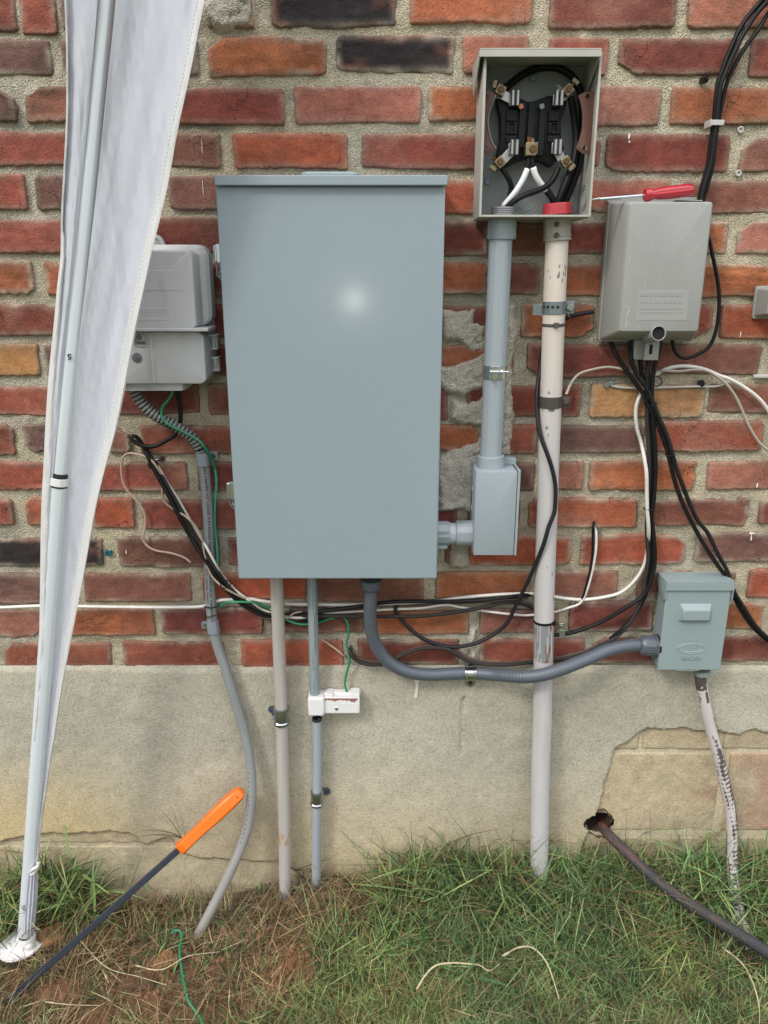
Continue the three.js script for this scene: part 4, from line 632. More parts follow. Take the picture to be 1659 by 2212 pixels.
{
  const c1 = [[597, 1240, 0.04], [600.6, 1333, 0.034], [604, 1435, 0.03], [609, 1571, 0.03], [611, 1648, 0.031], [614, 1784, 0.034], [616.5, 1990, 0.038]];
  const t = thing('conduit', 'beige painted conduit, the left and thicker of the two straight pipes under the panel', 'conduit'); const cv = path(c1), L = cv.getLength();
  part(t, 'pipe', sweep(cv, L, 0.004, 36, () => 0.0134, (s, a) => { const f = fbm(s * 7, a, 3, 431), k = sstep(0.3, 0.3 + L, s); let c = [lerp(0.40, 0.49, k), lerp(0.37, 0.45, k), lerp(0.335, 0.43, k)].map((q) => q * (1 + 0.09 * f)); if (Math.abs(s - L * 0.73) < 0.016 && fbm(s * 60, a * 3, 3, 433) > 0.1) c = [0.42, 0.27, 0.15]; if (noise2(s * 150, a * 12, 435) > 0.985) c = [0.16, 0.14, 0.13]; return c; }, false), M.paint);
  oneHole('zinc strap with a blue screw holding the beige conduit to the footing', P(608.5, 1563, 0.03), P(607.5, 1527, 0.03), 0.0136, -1);
  const u = thing('conduit', 'thin grey steel conduit, the right one of the two straight pipes under the panel', 'conduit');
  part(u, 'upper_pipe', sweep(path([[674, 1240, 0.034], [677, 1367, 0.03], [680.5, 1512, 0.026]]), 0.32, 0.004, 30, () => 0.0105, (s, a) => { const f = fbm(s * 8, a * 2, 3, 441), g = sstep(0.25, 0.6, fbm(s * 14, a * 9, 4, 443)); return [0.25, 0.29, 0.30].map((q) => q * (1 + 0.12 * f) * (1 - 0.55 * g)); }, false), M.paint);
  const lp = part(u, 'lower_pipe', sweep(path([[684.6, 1552, 0.026], [685.6, 1659, 0.027], [684, 1750, 0.029], [683, 1960, 0.033]]), 0.42, 0.004, 30, () => 0.0107, (s, a) => [0.30, 0.335, 0.36].map((q) => q * (1 + 0.1 * fbm(s * 8, a * 2, 3, 445))), false), M.paint);
  part(lp, 'broken_lip', ring(P(684.5, 1556, 0.026), P(684.5, 1551, 0.026), 0.0088, 0.0109), M.ink);
  part(u, 'ground_wire', pipe(P(684, 1562, 0.026), P(683, 1535, 0.026), 0.0036, 12), M.black);
  oneHole('zinc strap with a blue screw on the lower half of the thin grey conduit', P(684.2, 1738, 0.029), P(684.4, 1708, 0.029), 0.0108, 1);
  const g = thing('bonding_bar', 'white plastic bonding bridge clipped on the thin grey conduit', 'grounding bar'), z0 = 0.006;
  const a0 = P(666, 1545, 0.04), a1 = P(700, 1506, 0.04), b0 = P(699, 1540, 0.034), b1 = P(777, 1506, 0.034);
  part(g, 'clamp_end', rbox(a0.x, a0.y, a1.x, a1.y, z0, 0.045, 0.004, 0.005), M.white);
  const cv2 = part(g, 'cover', [rbox(a1.x - 0.002, b0.y, b1.x, b1.y, z0, 0.038, 0.003, 0.004), rbox(a1.x + 0.004, b1.y - 0.002, a1.x + 0.018, b1.y + 0.006, z0, 0.034, 0.001), rbox(b1.x - 0.02, b1.y - 0.002, b1.x - 0.0005, b1.y + 0.0075, z0, 0.036, 0.001), rbox(a1.x - 0.001, b1.y - 0.002, b1.x + 0.0015, b1.y + 0.004, z0, 0.022, 0.001)], M.white);
  const R = rng(9), ex = []; for (let k = 0; k <= 30; k++) ex.push([lerp(a1.x + 0.001, b1.x - 0.004, k / 30), b1.y - 0.0035 - 0.0075 * Math.pow(Math.abs(fbm(k * 0.37, 2, 3, 91)), 0.8) - (k > 22 && k < 28 ? 0.003 : 0)]); ex.push([b1.x - 0.004, b1.y - 0.0004], [a1.x + 0.001, b1.y - 0.0004]);
  part(cv2, 'paint_smear', flat(ex, 0.0002, 0).translate(0, 0, 0.0379), std(C(0.30, 0.13, 0.115), 0.8));
  part(cv2, 'screw', screwHead(P(727, 1531, 0.0385), 0.0035, 0.0015), M.zinc);
  const txt = []; for (let k = 0; k < 6; k++) txt.push(rbox(-0.0014, -0.003, 0.0016, 0.003, 0, 0.0006, 0.0002).translate(P(738 + k * 6, 1522, 0.038).x, P(738, 1522, 0.038).y, 0.0378)); part(cv2, 'moulded_mark', txt, M.white);
}

// ---------------------------------------------------------------- the small disconnect box with its two conduits
const font = await new FontLoader().loadAsync('fonts/droid/droid_sans_bold.typeface.json');
const text = (s, size, depth) => { const g = new TextGeometry(s, { font, size, depth, curveSegments: 5, bevelEnabled: false }); g.computeBoundingBox(); return g; };
{
  const t = thing('disconnect_box', 'small blue-green steel disconnect box with an embossed oval logo, lower right', 'disconnect switch');
  const zf = 0.058, a = P(1436, 1257, zf), b = P(1577, 1448, zf), bx = P(1558, 1448, zf).x, w = (b.x - a.x);
  const x0 = P(1420, 1448, zf).x, x1 = P(1557, 1440, zf).x, y0 = b.y, y1 = a.y;
  part(t, 'body', rbox(x0 + 0.003, y0 + 0.002, x1 - 0.003, y1 - 0.003, 0.006, zf - 0.006, 0.0015), M.disc);
  const door = part(t, 'door', rbox(x0, y0, x1, y1 - 0.016, zf - 0.0055, zf, 0.002, 0.003), M.disc);
  const hx0 = x0 - 0.0025, hx1 = x1 + 0.0035, hy = P(1500, 1276, zf + 0.004).y;
  const cap = (x, d) => flat([[-0.006, hy], [-0.006, y1], [-zf - 0.0035, y1], [-zf - 0.0035, hy - 0.019], [-zf + 0.006, hy - 0.028], [-0.03, hy - 0.022], [-0.012, hy - 0.004]], 0.0011, 0.0002).rotateY(Math.PI / 2).translate(x, 0, 0);
  part(t, 'lid', [rbox(hx0, y1, hx1, y1 + 0.0016, 0.006, zf + 0.0045, 0.0007), rbox(hx0, hy, hx1, y1 - 0.0002, zf + 0.003, zf + 0.0045, 0.0006), cap(hx0 + 0.0003), cap(hx1 - 0.0015)], M.disc);
  const q = (px, py) => P(px, py, zf), e0 = q(1463, 1344), e1 = q(1540, 1303);
  part(door, 'raised_panel', loft([{ x0: e0.x, x1: e1.x, y0: e0.y, y1: e1.y, r: 0.004, z: zf - 0.001 }, { x0: e0.x + 0.003, x1: e1.x - 0.003, y0: e0.y + 0.003, y1: e1.y - 0.003, r: 0.004, z: zf + 0.002 }, { x0: e0.x + 0.007, x1: e1.x - 0.0065, y0: e0.y + 0.0075, y1: e1.y - 0.0115, r: 0.004, z: zf + 0.0092 }, { x0: e0.x + 0.0085, x1: e1.x - 0.008, y0: e0.y + 0.0095, y1: e1.y - 0.0135, r: 0.003, z: zf + 0.010 }], 0.3), M.disc);
  const c = q(1493, 1401), ell = []; for (const [rx, ry] of [[0.0285, 0.0118], [0.0235, 0.0085]]) { const cur = new THREE.CatmullRomCurve3([...Array(40)].map((_, k) => V(c.x + Math.cos(k / 40 * 6.2832) * rx, c.y + Math.sin(k / 40 * 6.2832) * ry, zf)), true); ell.push(new THREE.TubeGeometry(cur, 90, 0.0012, 8, true)); }
  part(door, 'logo_oval', ell, M.disc);
  const hp2 = [[-0.011, 0.0135], [-0.004, 0.0135], [-0.004, 0.0022], [0.004, 0.0022], [0.004, 0.0135], [0.011, 0.0135], [0.011, -0.0125], [0.004, -0.0125], [0.004, -0.0022], [-0.004, -0.0022], [-0.004, -0.0125], [-0.011, -0.0125]];
  part(door, 'logo_letter', hp2.map(([x, y], k) => { const [x2, y2] = hp2[(k + 1) % 12]; return pipe(V(c.x + x, c.y + 0.006 + y, zf), V(c.x + x2, c.y + 0.006 + y2, zf), 0.0008, 8); }), M.disc);
  const tx = text('HALEX', 0.0080, 0.0022), tw = tx.boundingBox.max.x, tc = q(1493, 1421); part(door, 'lettering', tx.translate(-tw / 2, 0, 0).scale(1.22, 1, 1).translate(tc.x, tc.y - 0.0035, zf - 0.0001), M.disc);
  const h = q(1487, 1449); part(t, 'hasp', flat([[-0.024, 0], [0.024, 0], [0.023, -0.006], [0.014, -0.012], [-0.010, -0.012], [-0.018, -0.006]], 0.0014, 0.0004, [[0.0, -0.006, 0.004]]).rotateX(0.9).translate(h.x, h.y + 0.001, zf - 0.003), std(C(0.46, 0.50, 0.49), 0.45));
  // dark conduit from the panel
  const u = thing('liquidtight_conduit', 'dark grey flexible conduit sagging from under the panel to the small disconnect box', 'conduit');
  const pts = [[801, 1268, 0.062], [800, 1300, 0.060], [799.5, 1333, 0.055], [803, 1367, 0.048], [816.5, 1401, 0.040], [844, 1433, 0.034], [881, 1451, 0.030], [922, 1457, 0.026], [973, 1455.5, 0.024], [1017, 1454, 0.024], [1061, 1457, 0.034], [1095, 1460, 0.055], [1129, 1462, 0.074], [1170, 1458, 0.082], [1214, 1445, 0.078], [1265, 1425, 0.062], [1316, 1404, 0.048], [1360, 1394.5, 0.040], [1388, 1393.5, 0.036]];
  const cv = path(pts), L = cv.getLength(); part(u, 'tube', sweep(cv, L, 0.0016, 28, (s) => 0.0134 + 0.00035 * Math.sin(s * 2 * Math.PI / 0.0064), null, false), M.lt);
  const k0 = P(801, 1251, 0.062), k1 = P(801, 1282, 0.0605); part(u, 'connector', along(lathe([[0, 0], [0.021, 0], [0.0215, 0.006], [0.0205, 0.018], [0.0165, 0.022], [0.014, 0.023]], 32), k0, k1), M.lt);
  const n0 = P(1417, 1393.5, 0.036), n1 = P(1378, 1394, 0.038); const co = part(u, 'connector', along(lathe([[0, 0], [0.0225, 0], [0.0225, 0.005], [0.021, 0.006], [0.0205, 0.026], [0.0185, 0.033], [0.0155, 0.036], [0.0137, 0.0365]], 32), n0, n1), M.lt);
  const rb = []; for (let k = 0; k < 18; k++) rb.push(rbox(-0.0013, 0.008, 0.0013, 0.024, 0.0198, 0.0214, 0.0005).rotateY(k / 18 * 6.2832)); part(co, 'rib', along(merge(rb), n0, n1), M.lt); part(co, 'gasket', along(lathe([[0, 0], [0.0232, 0], [0.0232, 0.003], [0, 0.003]], 32), n0.clone().add(V(0.003, 0, 0)), n1), M.black);
  const s = thing('conduit_strap', 'shiny strap over the sagging dark conduit at the foot of the bricks', 'conduit strap'); part(s, 'saddle', ring(P(1004, 1454.2, 0.0245), P(1028, 1454.5, 0.0255), 0.0137, 0.0152, 0.0011), M.chrome);
  for (const [y, n] of [[1474, 0], [1436, 1]]) { const c2 = P(1016, y, 0.008); part(s, 'ear', flat([...Array(14)].map((_, k) => [Math.cos(k / 14 * 6.28) * 0.0095, Math.sin(k / 14 * 6.28) * (n ? 0.006 : 0.010)]), 0.0014, 0.0004).translate(c2.x, c2.y, 0.007), M.zinc); part(s, 'screw', screwHead(V(c2.x, c2.y - 0.001, 0.0086), 0.0042, 0.003, false), M.ink); }
  // painted flexible conduit to the ground
  const f = thing('flexible_conduit', 'flexible conduit with peeling off-white paint hanging from the small disconnect box', 'conduit');
  const fp = [[1513, 1452, 0.032], [1513, 1466, 0.032], [1517, 1490, 0.031], [1528, 1545, 0.030], [1542, 1600, 0.030], [1556, 1650, 0.032], [1567, 1700, 0.034], [1578, 1751, 0.036], [1581, 1800, 0.040], [1581, 1850, 0.046], [1584, 1900, 0.064], [1593, 1950, 0.094], [1607, 2005, 0.135], [1622, 2050, 0.165]];
  const fc = path(fp), FLn = fc.getLength(); const yo = (q2) => fc.getPointAt(clamp(q2 / FLn)).y, Y = (py) => P(1560, py, 0.04).y;
  part(f, 'tube', sweep(fc, FLn, 0.0016, 30, (q2) => 0.0118 + 0.0002 * Math.sin(q2 * 2 * Math.PI / 0.0056), (q2, an) => {
    const ang = an > Math.PI ? an - 2 * Math.PI : an, y = yo(q2), n = fbm(q2 * 16, ang * 1.9, 4, 461) * 1.25, stripe = 0.16 * Math.sin(q2 * 2 * Math.PI / 0.0112);
    let off = -0.42; if (y > Y(1490)) off = y > Y(1478) ? 1 : 0.15; if (y < Y(1620)) off = -0.16 - 0.22 * ang; if (y < Y(1940)) off = 0.02 + 0.1 * ang; if (y < Y(1985)) off = 0.35; if (Math.abs(ang) > 1.45) off += 0.4;
    if (n + stripe * (y < Y(1600) ? 1 : 0.2) + off > 0) return [0.075, 0.062, 0.06].map((k) => k * (1 + 0.3 * n)); return [0.55, 0.50, 0.485].map((k) => k * (1 + 0.1 * n));
  }, false), M.paint);
  const f0 = P(1516, 1447, 0.032), f1 = P(1516, 1462, 0.032); const fcn = part(f, 'connector', along(lathe([[0, 0], [0.0165, 0], [0.0165, 0.008], [0.0145, 0.012], [0.0122, 0.013]], 28), f0, f1), std(C(0.24, 0.27, 0.28), 0.5)); const r2 = []; for (let k = 0; k < 14; k++) r2.push(rbox(-0.0009, 0.001, 0.0009, 0.009, 0.0163, 0.0175, 0.0003).rotateY(k / 14 * 6.2832)); part(fcn, 'rib', along(merge(r2), f0, f1), M.disc);
}
// ---------------------------------------------------------------- grey terminal box on the right with the screwdriver
{
  const t = thing('terminal_box', 'scratched grey plastic terminal box with a round cable spout, on the right', 'utility box');
  const zf = 0.098, zb = 0.02, bl = P(1293, 736, zb), br = P(1497, 736, zb), tl = P(1311, 438, zb), B = { x0: bl.x, x1: br.x, y0: bl.y, y1: tl.y + 0.001 };
  const f0 = P(1336, 717, zf), f1 = P(1534, 436, zf), Fr = { x0: f0.x, x1: P(1522, 600, zf).x, y0: f0.y, y1: f1.y };
  const L = (k, z, r) => ({ x0: lerp(B.x0, Fr.x0, k), x1: lerp(B.x1, Fr.x1, k), y0: lerp(B.y0, Fr.y0, k), y1: lerp(B.y1, Fr.y1, k), r, z });
  part(t, 'back_box', rbox(B.x0 - 0.0015, B.y0 - 0.0015, B.x1 + 0.001, B.y1 + 0.001, 0.005, 0.0225, 0.002, 0.006), M.rightBox);
  const inset = (o, d, z, r) => ({ x0: o.x0 + d, x1: o.x1 - d, y0: o.y0 + d, y1: o.y1 - d, r, z });
  const cov = part(t, 'cover', loft([L(0, zb, 0.006), L(0.05, zb + 0.004, 0.006), L(0.92, zf - 0.006, 0.006), inset(L(0.97, 0, 0), 0.0008, zf - 0.0026, 0.0056), inset(L(1, 0, 0), 0.002, zf - 0.0007, 0.005), inset(L(1, 0, 0), 0.005, zf, 0.004)], 0.33, 8), M.rightBox);
  const s0 = P(1423, 720, 0.106), sp = part(t, 'spout', [along(lathe([[0.0116, 0], [0.0130, 0], [0.0130, 0.052], [0.0124, 0.0526], [0.0116, 0.052], [0.0116, 0]], 36), V(s0.x, s0.y - 0.008, 0.055), s0)], M.rightBox);
  part(sp, 'spout_bore', lathe([[0, 0], [0.0116, 0], [0.0116, 0.0006], [0, 0.0006]], 30).rotateX(Math.PI / 2 - 0.155).translate(s0.x, s0.y - 0.0004, 0.1012), M.dark);
  const tb0 = P(1390, 776, 0.045), tb1 = P(1422, 738, 0.045); part(t, 'latch_tab', flat([[tb0.x, tb0.y], [tb1.x, tb0.y], [tb1.x, tb1.y + 0.004], [tb0.x, tb1.y + 0.004]], 0.004, 0.0012, []).translate(0, 0, 0.046), M.rightBox);
  const w0 = P(1401, 765, 0.05), w1 = P(1410, 744, 0.05); part(t.children[t.children.length - 1], 'slot', rbox(w0.x, w0.y, w1.x, w1.y, 0.0508, 0.0516, 0.0002), M.dark);
  const tc0 = P(1366, 777, 0.03), tc1 = P(1398, 738, 0.03); part(t, 'mounting_tab', rbox(tc0.x, tc0.y, tc1.x, tc1.y + 0.004, 0.02, 0.034, 0.002, 0.005), M.rightBox);
  const l0 = P(1372, 692, zf), l1 = P(1490, 627, zf); part(cov, 'moulded_plate', [rbox(l0.x, l0.y, l1.x, l1.y, zf - 0.001, zf + 0.0004, 0.0003, 0.001)], std(C(0.305, 0.31, 0.293), 0.5));
  const tx = []; const R = rng(31); for (const [y, n, hgt] of [[640, 11, 0.006], [655, 9, 0.004], [668, 12, 0.002], [676, 12, 0.002]]) for (let k = 0; k < n; k++) { const p = P(1384 + k * (92 / n), y, zf); tx.push(rbox(p.x, p.y, p.x + 0.003 + 0.002 * R(), p.y + hgt, zf + 0.0004, zf + 0.0009, 0.0002)); } part(cov, 'moulded_mark', tx, std(C(0.285, 0.29, 0.275), 0.5));
  const sc = []; for (const [a, b, c, d, w] of [[1388, 640, 1396, 600, 0.9], [1393, 600, 1399, 585, 0.9], [1470, 470, 1492, 520, 1.2], [1452, 462, 1462, 490, 0.8], [1357, 570, 1363, 545, 1.4], [1345, 665, 1362, 660, 1.4], [1352, 690, 1362, 660, 2.2], [1350, 712, 1356, 690, 2], [1372, 700, 1384, 712, 1], [1420, 605, 1432, 598, 1.2], [1404, 545, 1410, 528, 1], [1480, 560, 1484, 575, 0.8]]) { const p = P(a, b, zf), e = P(c, d, zf), l = p.distanceTo(e), g = flat([[0, 0], [l * 0.3, w * 0.0004], [l * 0.7, w * 0.0005], [l, 0], [l * 0.6, -w * 0.0003], [l * 0.2, -w * 0.0002]], 0.00012, 0); sc.push(g.rotateZ(Math.atan2(e.y - p.y, e.x - p.x)).translate(p.x, p.y, zf + 0.0001)); }
  const scm = std(C(0.44, 0.445, 0.425), 0.7); for (const g of sc) part(cov, 'scratch', g, scm);
  const h0 = P(1316, 436, 0.03), h1 = P(1516, 424, 0.03); part(t, 'back_lip', [rbox(h0.x, tl.y, h1.x, P(1400, 426, 0.02).y, 0.004, 0.018, 0.001, 0.003), rbox(P(1460, 436, 0.05).x, tl.y, P(1518, 436, 0.05).x, P(1460, 432, 0.05).y, 0.012, 0.05, 0.001)], M.rightBox);
  // the screwdriver lying on top
  const d = thing('screwdriver', 'red-handled flat screwdriver lying on top of the grey terminal box', 'screwdriver');
  const tip = P(1281, 431.5, 0.092), fer = P(1392, 422, 0.068), end = P(1496, 410, 0.052), top = Math.max(B.y1, Fr.y1);
  part(d, 'shaft', [pipe(fer, tip.clone().lerp(fer, 0.12), 0.0028, 16), along(lathe([[0.0028, 0], [0.0027, 0.006], [0.0008, 0.013], [0, 0.013]], 12).scale(1, 1, 0.5), tip.clone().lerp(fer, 0.12), tip)], M.chrome);
  const hl = fer.distanceTo(end); const prof = [[0, 0], [0.0085, 0], [0.0105, 0.002], [0.0110, 0.008], [0.0088, 0.014], [0.0082, 0.019], [0.0098, 0.027], [0.0108, hl * 0.5], [0.0108, hl * 0.85], [0.0095, hl - 0.003], [0.006, hl], [0, hl]];
  const hg = new THREE.LatheGeometry(prof.map(([r, y]) => new THREE.Vector2(r, y)), 48); { const p = hg.attributes.position; for (let k = 0; k < p.count; k++) { const x = p.getX(k), z = p.getZ(k), y = p.getY(k), a = Math.atan2(z, x), f = y > 0.017 && y < hl - 0.004 ? 1 - 0.07 * Math.pow(Math.abs(Math.sin(a * 3)), 6) : 1; p.setX(k, x * f); p.setZ(k, z * f); } hg.computeVertexNormals(); }
  part(d, 'handle', along(hg, fer, end), M.redHandle);
}
// ---------------------------------------------------------------- grey interface box on the left
{
  const t = thing('network_interface_box', 'light grey plastic interface box half hidden behind the white canopy cloth', 'utility box'), z0 = 0.006;
  const Q = (x, y, z) => P(x, y, z), X = (x, y, z) => P(x, y, z).x, Yv = (y, z) => P(400, y, z).y;
  const xl = X(226, 700, 0.06);
  part(t, 'base', loft([{ x0: xl - 0.006, x1: X(461, 707, 0.02), y0: Yv(818, 0.02), y1: Yv(545, 0.02), r: 0.03, z: z0 }, { x0: xl - 0.006, x1: X(461, 707, 0.02), y0: Yv(818, 0.02), y1: Yv(545, 0.02), r: 0.03, z: 0.026 }, { x0: xl - 0.003, x1: X(458, 707, 0.02), y0: Yv(816, 0.02), y1: Yv(548, 0.02), r: 0.028, z: 0.03 }], 0.8, 8), M.leftBox);
  part(t, 'mounting_ear', loft([{ x0: X(292, 520, 0.01), x1: X(357, 520, 0.01), y0: Yv(560, 0.01), y1: Yv(505, 0.01), r: 0.022, z: z0 }, { x0: X(292, 520, 0.01), x1: X(357, 520, 0.01), y0: Yv(560, 0.01), y1: Yv(505, 0.01), r: 0.022, z: 0.016 }, { x0: X(298, 520, 0.01), x1: X(350, 520, 0.01), y0: Yv(560, 0.01), y1: Yv(511, 0.01), r: 0.018, z: 0.016 }, { x0: X(298, 520, 0.01), x1: X(350, 520, 0.01), y0: Yv(560, 0.01), y1: Yv(511, 0.01), r: 0.018, z: 0.012 }], 0.6, 8), M.leftBox);
  const yu = Yv(528, 0.04), ys = Yv(708, 0.08), ym = Yv(706, 0.1), xr = X(453, 600, 0.045);
  const up = part(t, 'upper_cover', loft([{ x0: xl, x1: xr + 0.004, y0: ys + 0.001, y1: yu, r: 0.024, z: 0.0305 }, { x0: xl, x1: xr + 0.003, y0: ys + 0.001, y1: yu - 0.001, r: 0.024, z: 0.056 }, { x0: xl + 0.004, x1: xr - 0.003, y0: ys + 0.001, y1: yu - 0.006, r: 0.02, z: 0.061 }, { x0: xl + 0.016, x1: X(430, 620, 0.08), y0: ys + 0.001, y1: yu - 0.012, r: 0.012, z: 0.064 }, { x0: xl + 0.024, x1: X(421, 640, 0.1), y0: ys + 0.001, y1: Yv(540, 0.1), r: 0.008, z: 0.101 }, { x0: xl + 0.026, x1: X(419, 640, 0.1), y0: ys + 0.0015, y1: Yv(542, 0.1), r: 0.006, z: 0.1035 }, { x0: xl + 0.03, x1: X(416, 640, 0.1), y0: ys + 0.003, y1: Yv(545, 0.1), r: 0.005, z: 0.1045 }], 0.34, 8), M.leftBox);
  part(up, 'bottom_lip', rbox(xl + 0.001, ys - 0.005, xr + 0.004, ys + 0.0015, 0.032, 0.107, 0.0015, 0.002), M.leftBox);
  const fr = 0.1045; part(up, 'label_recess', [[296, 584, 393, 628], [282, 665, 362, 692]].map(([a, b, c, d]) => { const p = P(a, d, fr), q = P(c, b, fr); return rbox(p.x, p.y, q.x, q.y, fr - 0.001, fr + 0.0005, 0.0004, 0.001); }), M.leftBox);
  const mk = []; const R = rng(5); for (const y of [671, 677, 683]) for (let k = 0; k < 14; k++) { const p = P(298 + k * 4.4, y, fr); mk.push(rbox(p.x, p.y, p.x + 0.0016 + 0.0012 * R(), p.y + 0.0018, fr + 0.0004, fr + 0.0007, 0.0001)); } part(up, 'moulded_mark', mk, std(C(0.38, 0.385, 0.39), 0.6));
  const yl = Yv(829, 0.06), zl = 0.086;
  const lo = part(t, 'lower_cover', loft([{ x0: xl, x1: X(459, 770, 0.035), y0: yl, y1: ys - 0.006, r: 0.022, z: 0.0305 }, { x0: xl, x1: X(458, 770, 0.035), y0: yl, y1: ys - 0.006, r: 0.022, z: 0.044 }, { x0: xl + 0.012, x1: X(445, 770, 0.08), y0: yl + 0.002, y1: ys - 0.0065, r: 0.016, z: 0.078 }, { x0: xl + 0.016, x1: X(442, 770, 0.084), y0: yl + 0.004, y1: ys - 0.007, r: 0.012, z: 0.0845 }, { x0: xl + 0.022, x1: X(437, 770, 0.086), y0: yl + 0.009, y1: ys - 0.008, r: 0.008, z: zl }], 0.34, 8), M.leftBox);
  part(lo, 'seam_rib', rbox(X(325, 770, zl), yl + 0.004, X(332, 770, zl), ys - 0.008, zl - 0.001, zl + 0.0016, 0.0012), M.leftBox);
  part(t, 'bottom_skirt', loft([{ x0: xl + 0.008, x1: X(405, 836, 0.05), y0: Yv(842, 0.06), y1: yl + 0.004, r: 0.003, z: 0.012 }, { x0: xl + 0.008, x1: X(405, 836, 0.05), y0: Yv(842, 0.06), y1: yl + 0.004, r: 0.003, z: 0.06 }, { x0: xl + 0.012, x1: X(396, 836, 0.07), y0: Yv(842, 0.062), y1: yl + 0.004, r: 0.003, z: 0.074 }]), M.leftBox);
  for (const [x0h, y0h, x1h, y1h] of [[451, 755, 468, 722], [454, 802, 472, 770]]) { const a = P(x0h, y0h, 0.036), b = P(x1h, y1h, 0.036), hg = part(t, 'hinge', [rbox(a.x, a.y, b.x, b.y, 0.014, 0.034, 0.0015), rbox(a.x - 0.001, b.y - 0.004, b.x + 0.001, b.y, 0.012, 0.041, 0.001), rbox(a.x - 0.001, a.y, b.x + 0.001, a.y + 0.004, 0.012, 0.041, 0.001)], M.leftBox); part(hg, 'hinge_pin', pipe(V(b.x - 0.006, a.y + 0.003, 0.037), V(b.x - 0.006, b.y - 0.003, 0.037), 0.003, 14), M.leftBox); }
  const s1 = P(301, 729, zl + 0.002), s2 = P(296, 773, zl); part(lo, 'cover_screw', [screwHead(V(s1.x, s1.y, zl + 0.0015), 0.0055, 0.002, true, 0.8)], M.zincDull); part(lo, 'screw_boss', lathe([[0.0056, 0], [0.0078, 0], [0.0078, 0.002], [0.0056, 0.003]], 26).rotateX(Math.PI / 2).translate(s1.x, s1.y, zl), M.leftBox);
  part(lo, 'latch_line', [tube([[312, 722, zl], [300, 722, zl], [293, 728, zl], [293, 744, zl], [296, 749, zl], [316, 750, zl]], 0.0006, zl, 6, 0.002), rbox(P(296, 742, zl).x, P(296, 742, zl).y, P(315, 738, zl).x, P(300, 738, zl).y, zl - 0.0005, zl + 0.0035, 0.0008)], std(C(0.12, 0.12, 0.12), 0.6));
  part(lo, 'lock_bolt', [lathe([[0, 0], [0.0088, 0], [0.0094, 0.0006], [0.0088, 0.0012], [0.004, 0.0008], [0, 0.0008]], 30).rotateX(Math.PI / 2).translate(s2.x, s2.y, zl)], M.zincDull); part(lo, 'lock_pin', lathe([[0, 0], [0.0036, 0], [0.0036, 0.004], [0.0015, 0.004], [0.0015, 0.002], [0, 0.002]], 6).rotateX(Math.PI / 2).translate(s2.x, s2.y, zl), M.chrome);
  // corrugated conduit with printed text, running from this box to the ground
  const f = thing('flexible_conduit', 'light grey printed flexible conduit curving from the left box down to the soil', 'conduit');
  const fx = [[284, 832, 0.045], [290, 846, 0.044], [305, 869, 0.042], [328, 892, 0.038], [357, 909, 0.034], [391, 928, 0.03], [418, 949, 0.027], [433, 974, 0.024], [439, 998, 0.023], [443, 1029, 0.022], [447.5, 1081, 0.021], [451, 1144, 0.02], [452, 1207, 0.02], [454, 1270, 0.02], [455.6, 1306, 0.02], [459.5, 1350, 0.02], [469, 1391, 0.02], [486, 1442, 0.022], [510, 1520, 0.025], [530, 1588, 0.028], [541, 1650, 0.034], [543.5, 1716, 0.044], [537, 1777, 0.056], [520, 1831, 0.07], [493, 1892, 0.088], [466, 1947, 0.104], [436, 2004, 0.12], [424, 2026, 0.125]];
  const fc = path(fx), L = fc.getLength(), tmp = fc.getSpacedPoints(1200), sAt = (py) => { const y = P(450, py, 0.02).y; for (let k = 0; k < 1200; k++) if (tmp[k].y < y) return k / 1200 * L; return L; };
  const cvs = document.createElement('canvas'); cvs.width = 2048; cvs.height = 128; const cx = cvs.getContext('2d'); cx.fillStyle = '#fff'; cx.fillRect(0, 0, 2048, 128);
  cx.fillStyle = '#1c1c1e'; cx.textBaseline = 'middle'; cx.font = 'bold 13px sans-serif'; const us = sAt(1016) / L * 2048; cx.fillText('PC OIL RES', us - 60, 121); cx.fillText('CANTEX 1/2" LIQUID FLEX LIQUID-TIGHT FLEXIBLE NONMETALLIC CONDUIT CSA', us + 12, 121); cx.fillText('1/2" LIQUID-TIGHT', sAt(1225) / L * 2048, 8); 
  const ct = new THREE.CanvasTexture(cvs); ct.colorSpace = THREE.SRGBColorSpace; ct.wrapS = ct.wrapT = THREE.RepeatWrapping;
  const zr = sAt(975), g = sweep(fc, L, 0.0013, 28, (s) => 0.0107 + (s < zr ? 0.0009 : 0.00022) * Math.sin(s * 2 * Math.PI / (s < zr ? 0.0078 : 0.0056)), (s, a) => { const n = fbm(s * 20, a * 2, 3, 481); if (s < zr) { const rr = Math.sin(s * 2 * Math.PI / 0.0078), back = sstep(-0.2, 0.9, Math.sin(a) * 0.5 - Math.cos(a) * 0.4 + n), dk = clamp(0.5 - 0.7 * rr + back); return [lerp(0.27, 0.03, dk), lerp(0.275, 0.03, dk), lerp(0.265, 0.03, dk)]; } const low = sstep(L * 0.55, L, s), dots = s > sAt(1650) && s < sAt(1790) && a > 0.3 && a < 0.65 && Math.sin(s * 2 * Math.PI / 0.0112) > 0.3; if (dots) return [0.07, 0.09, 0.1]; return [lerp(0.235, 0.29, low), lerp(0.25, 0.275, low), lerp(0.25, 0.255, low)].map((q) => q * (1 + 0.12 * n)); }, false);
  const uv = g.attributes.uv; for (let k = 0; k < uv.count; k++) uv.setXY(k, uv.getX(k) / L, 1 - uv.getY(k) / (0.01 * Math.PI * 2));
  part(f, 'tube', g, std(C(1, 1, 1), 0.5, { vertexColors: true, map: ct }));
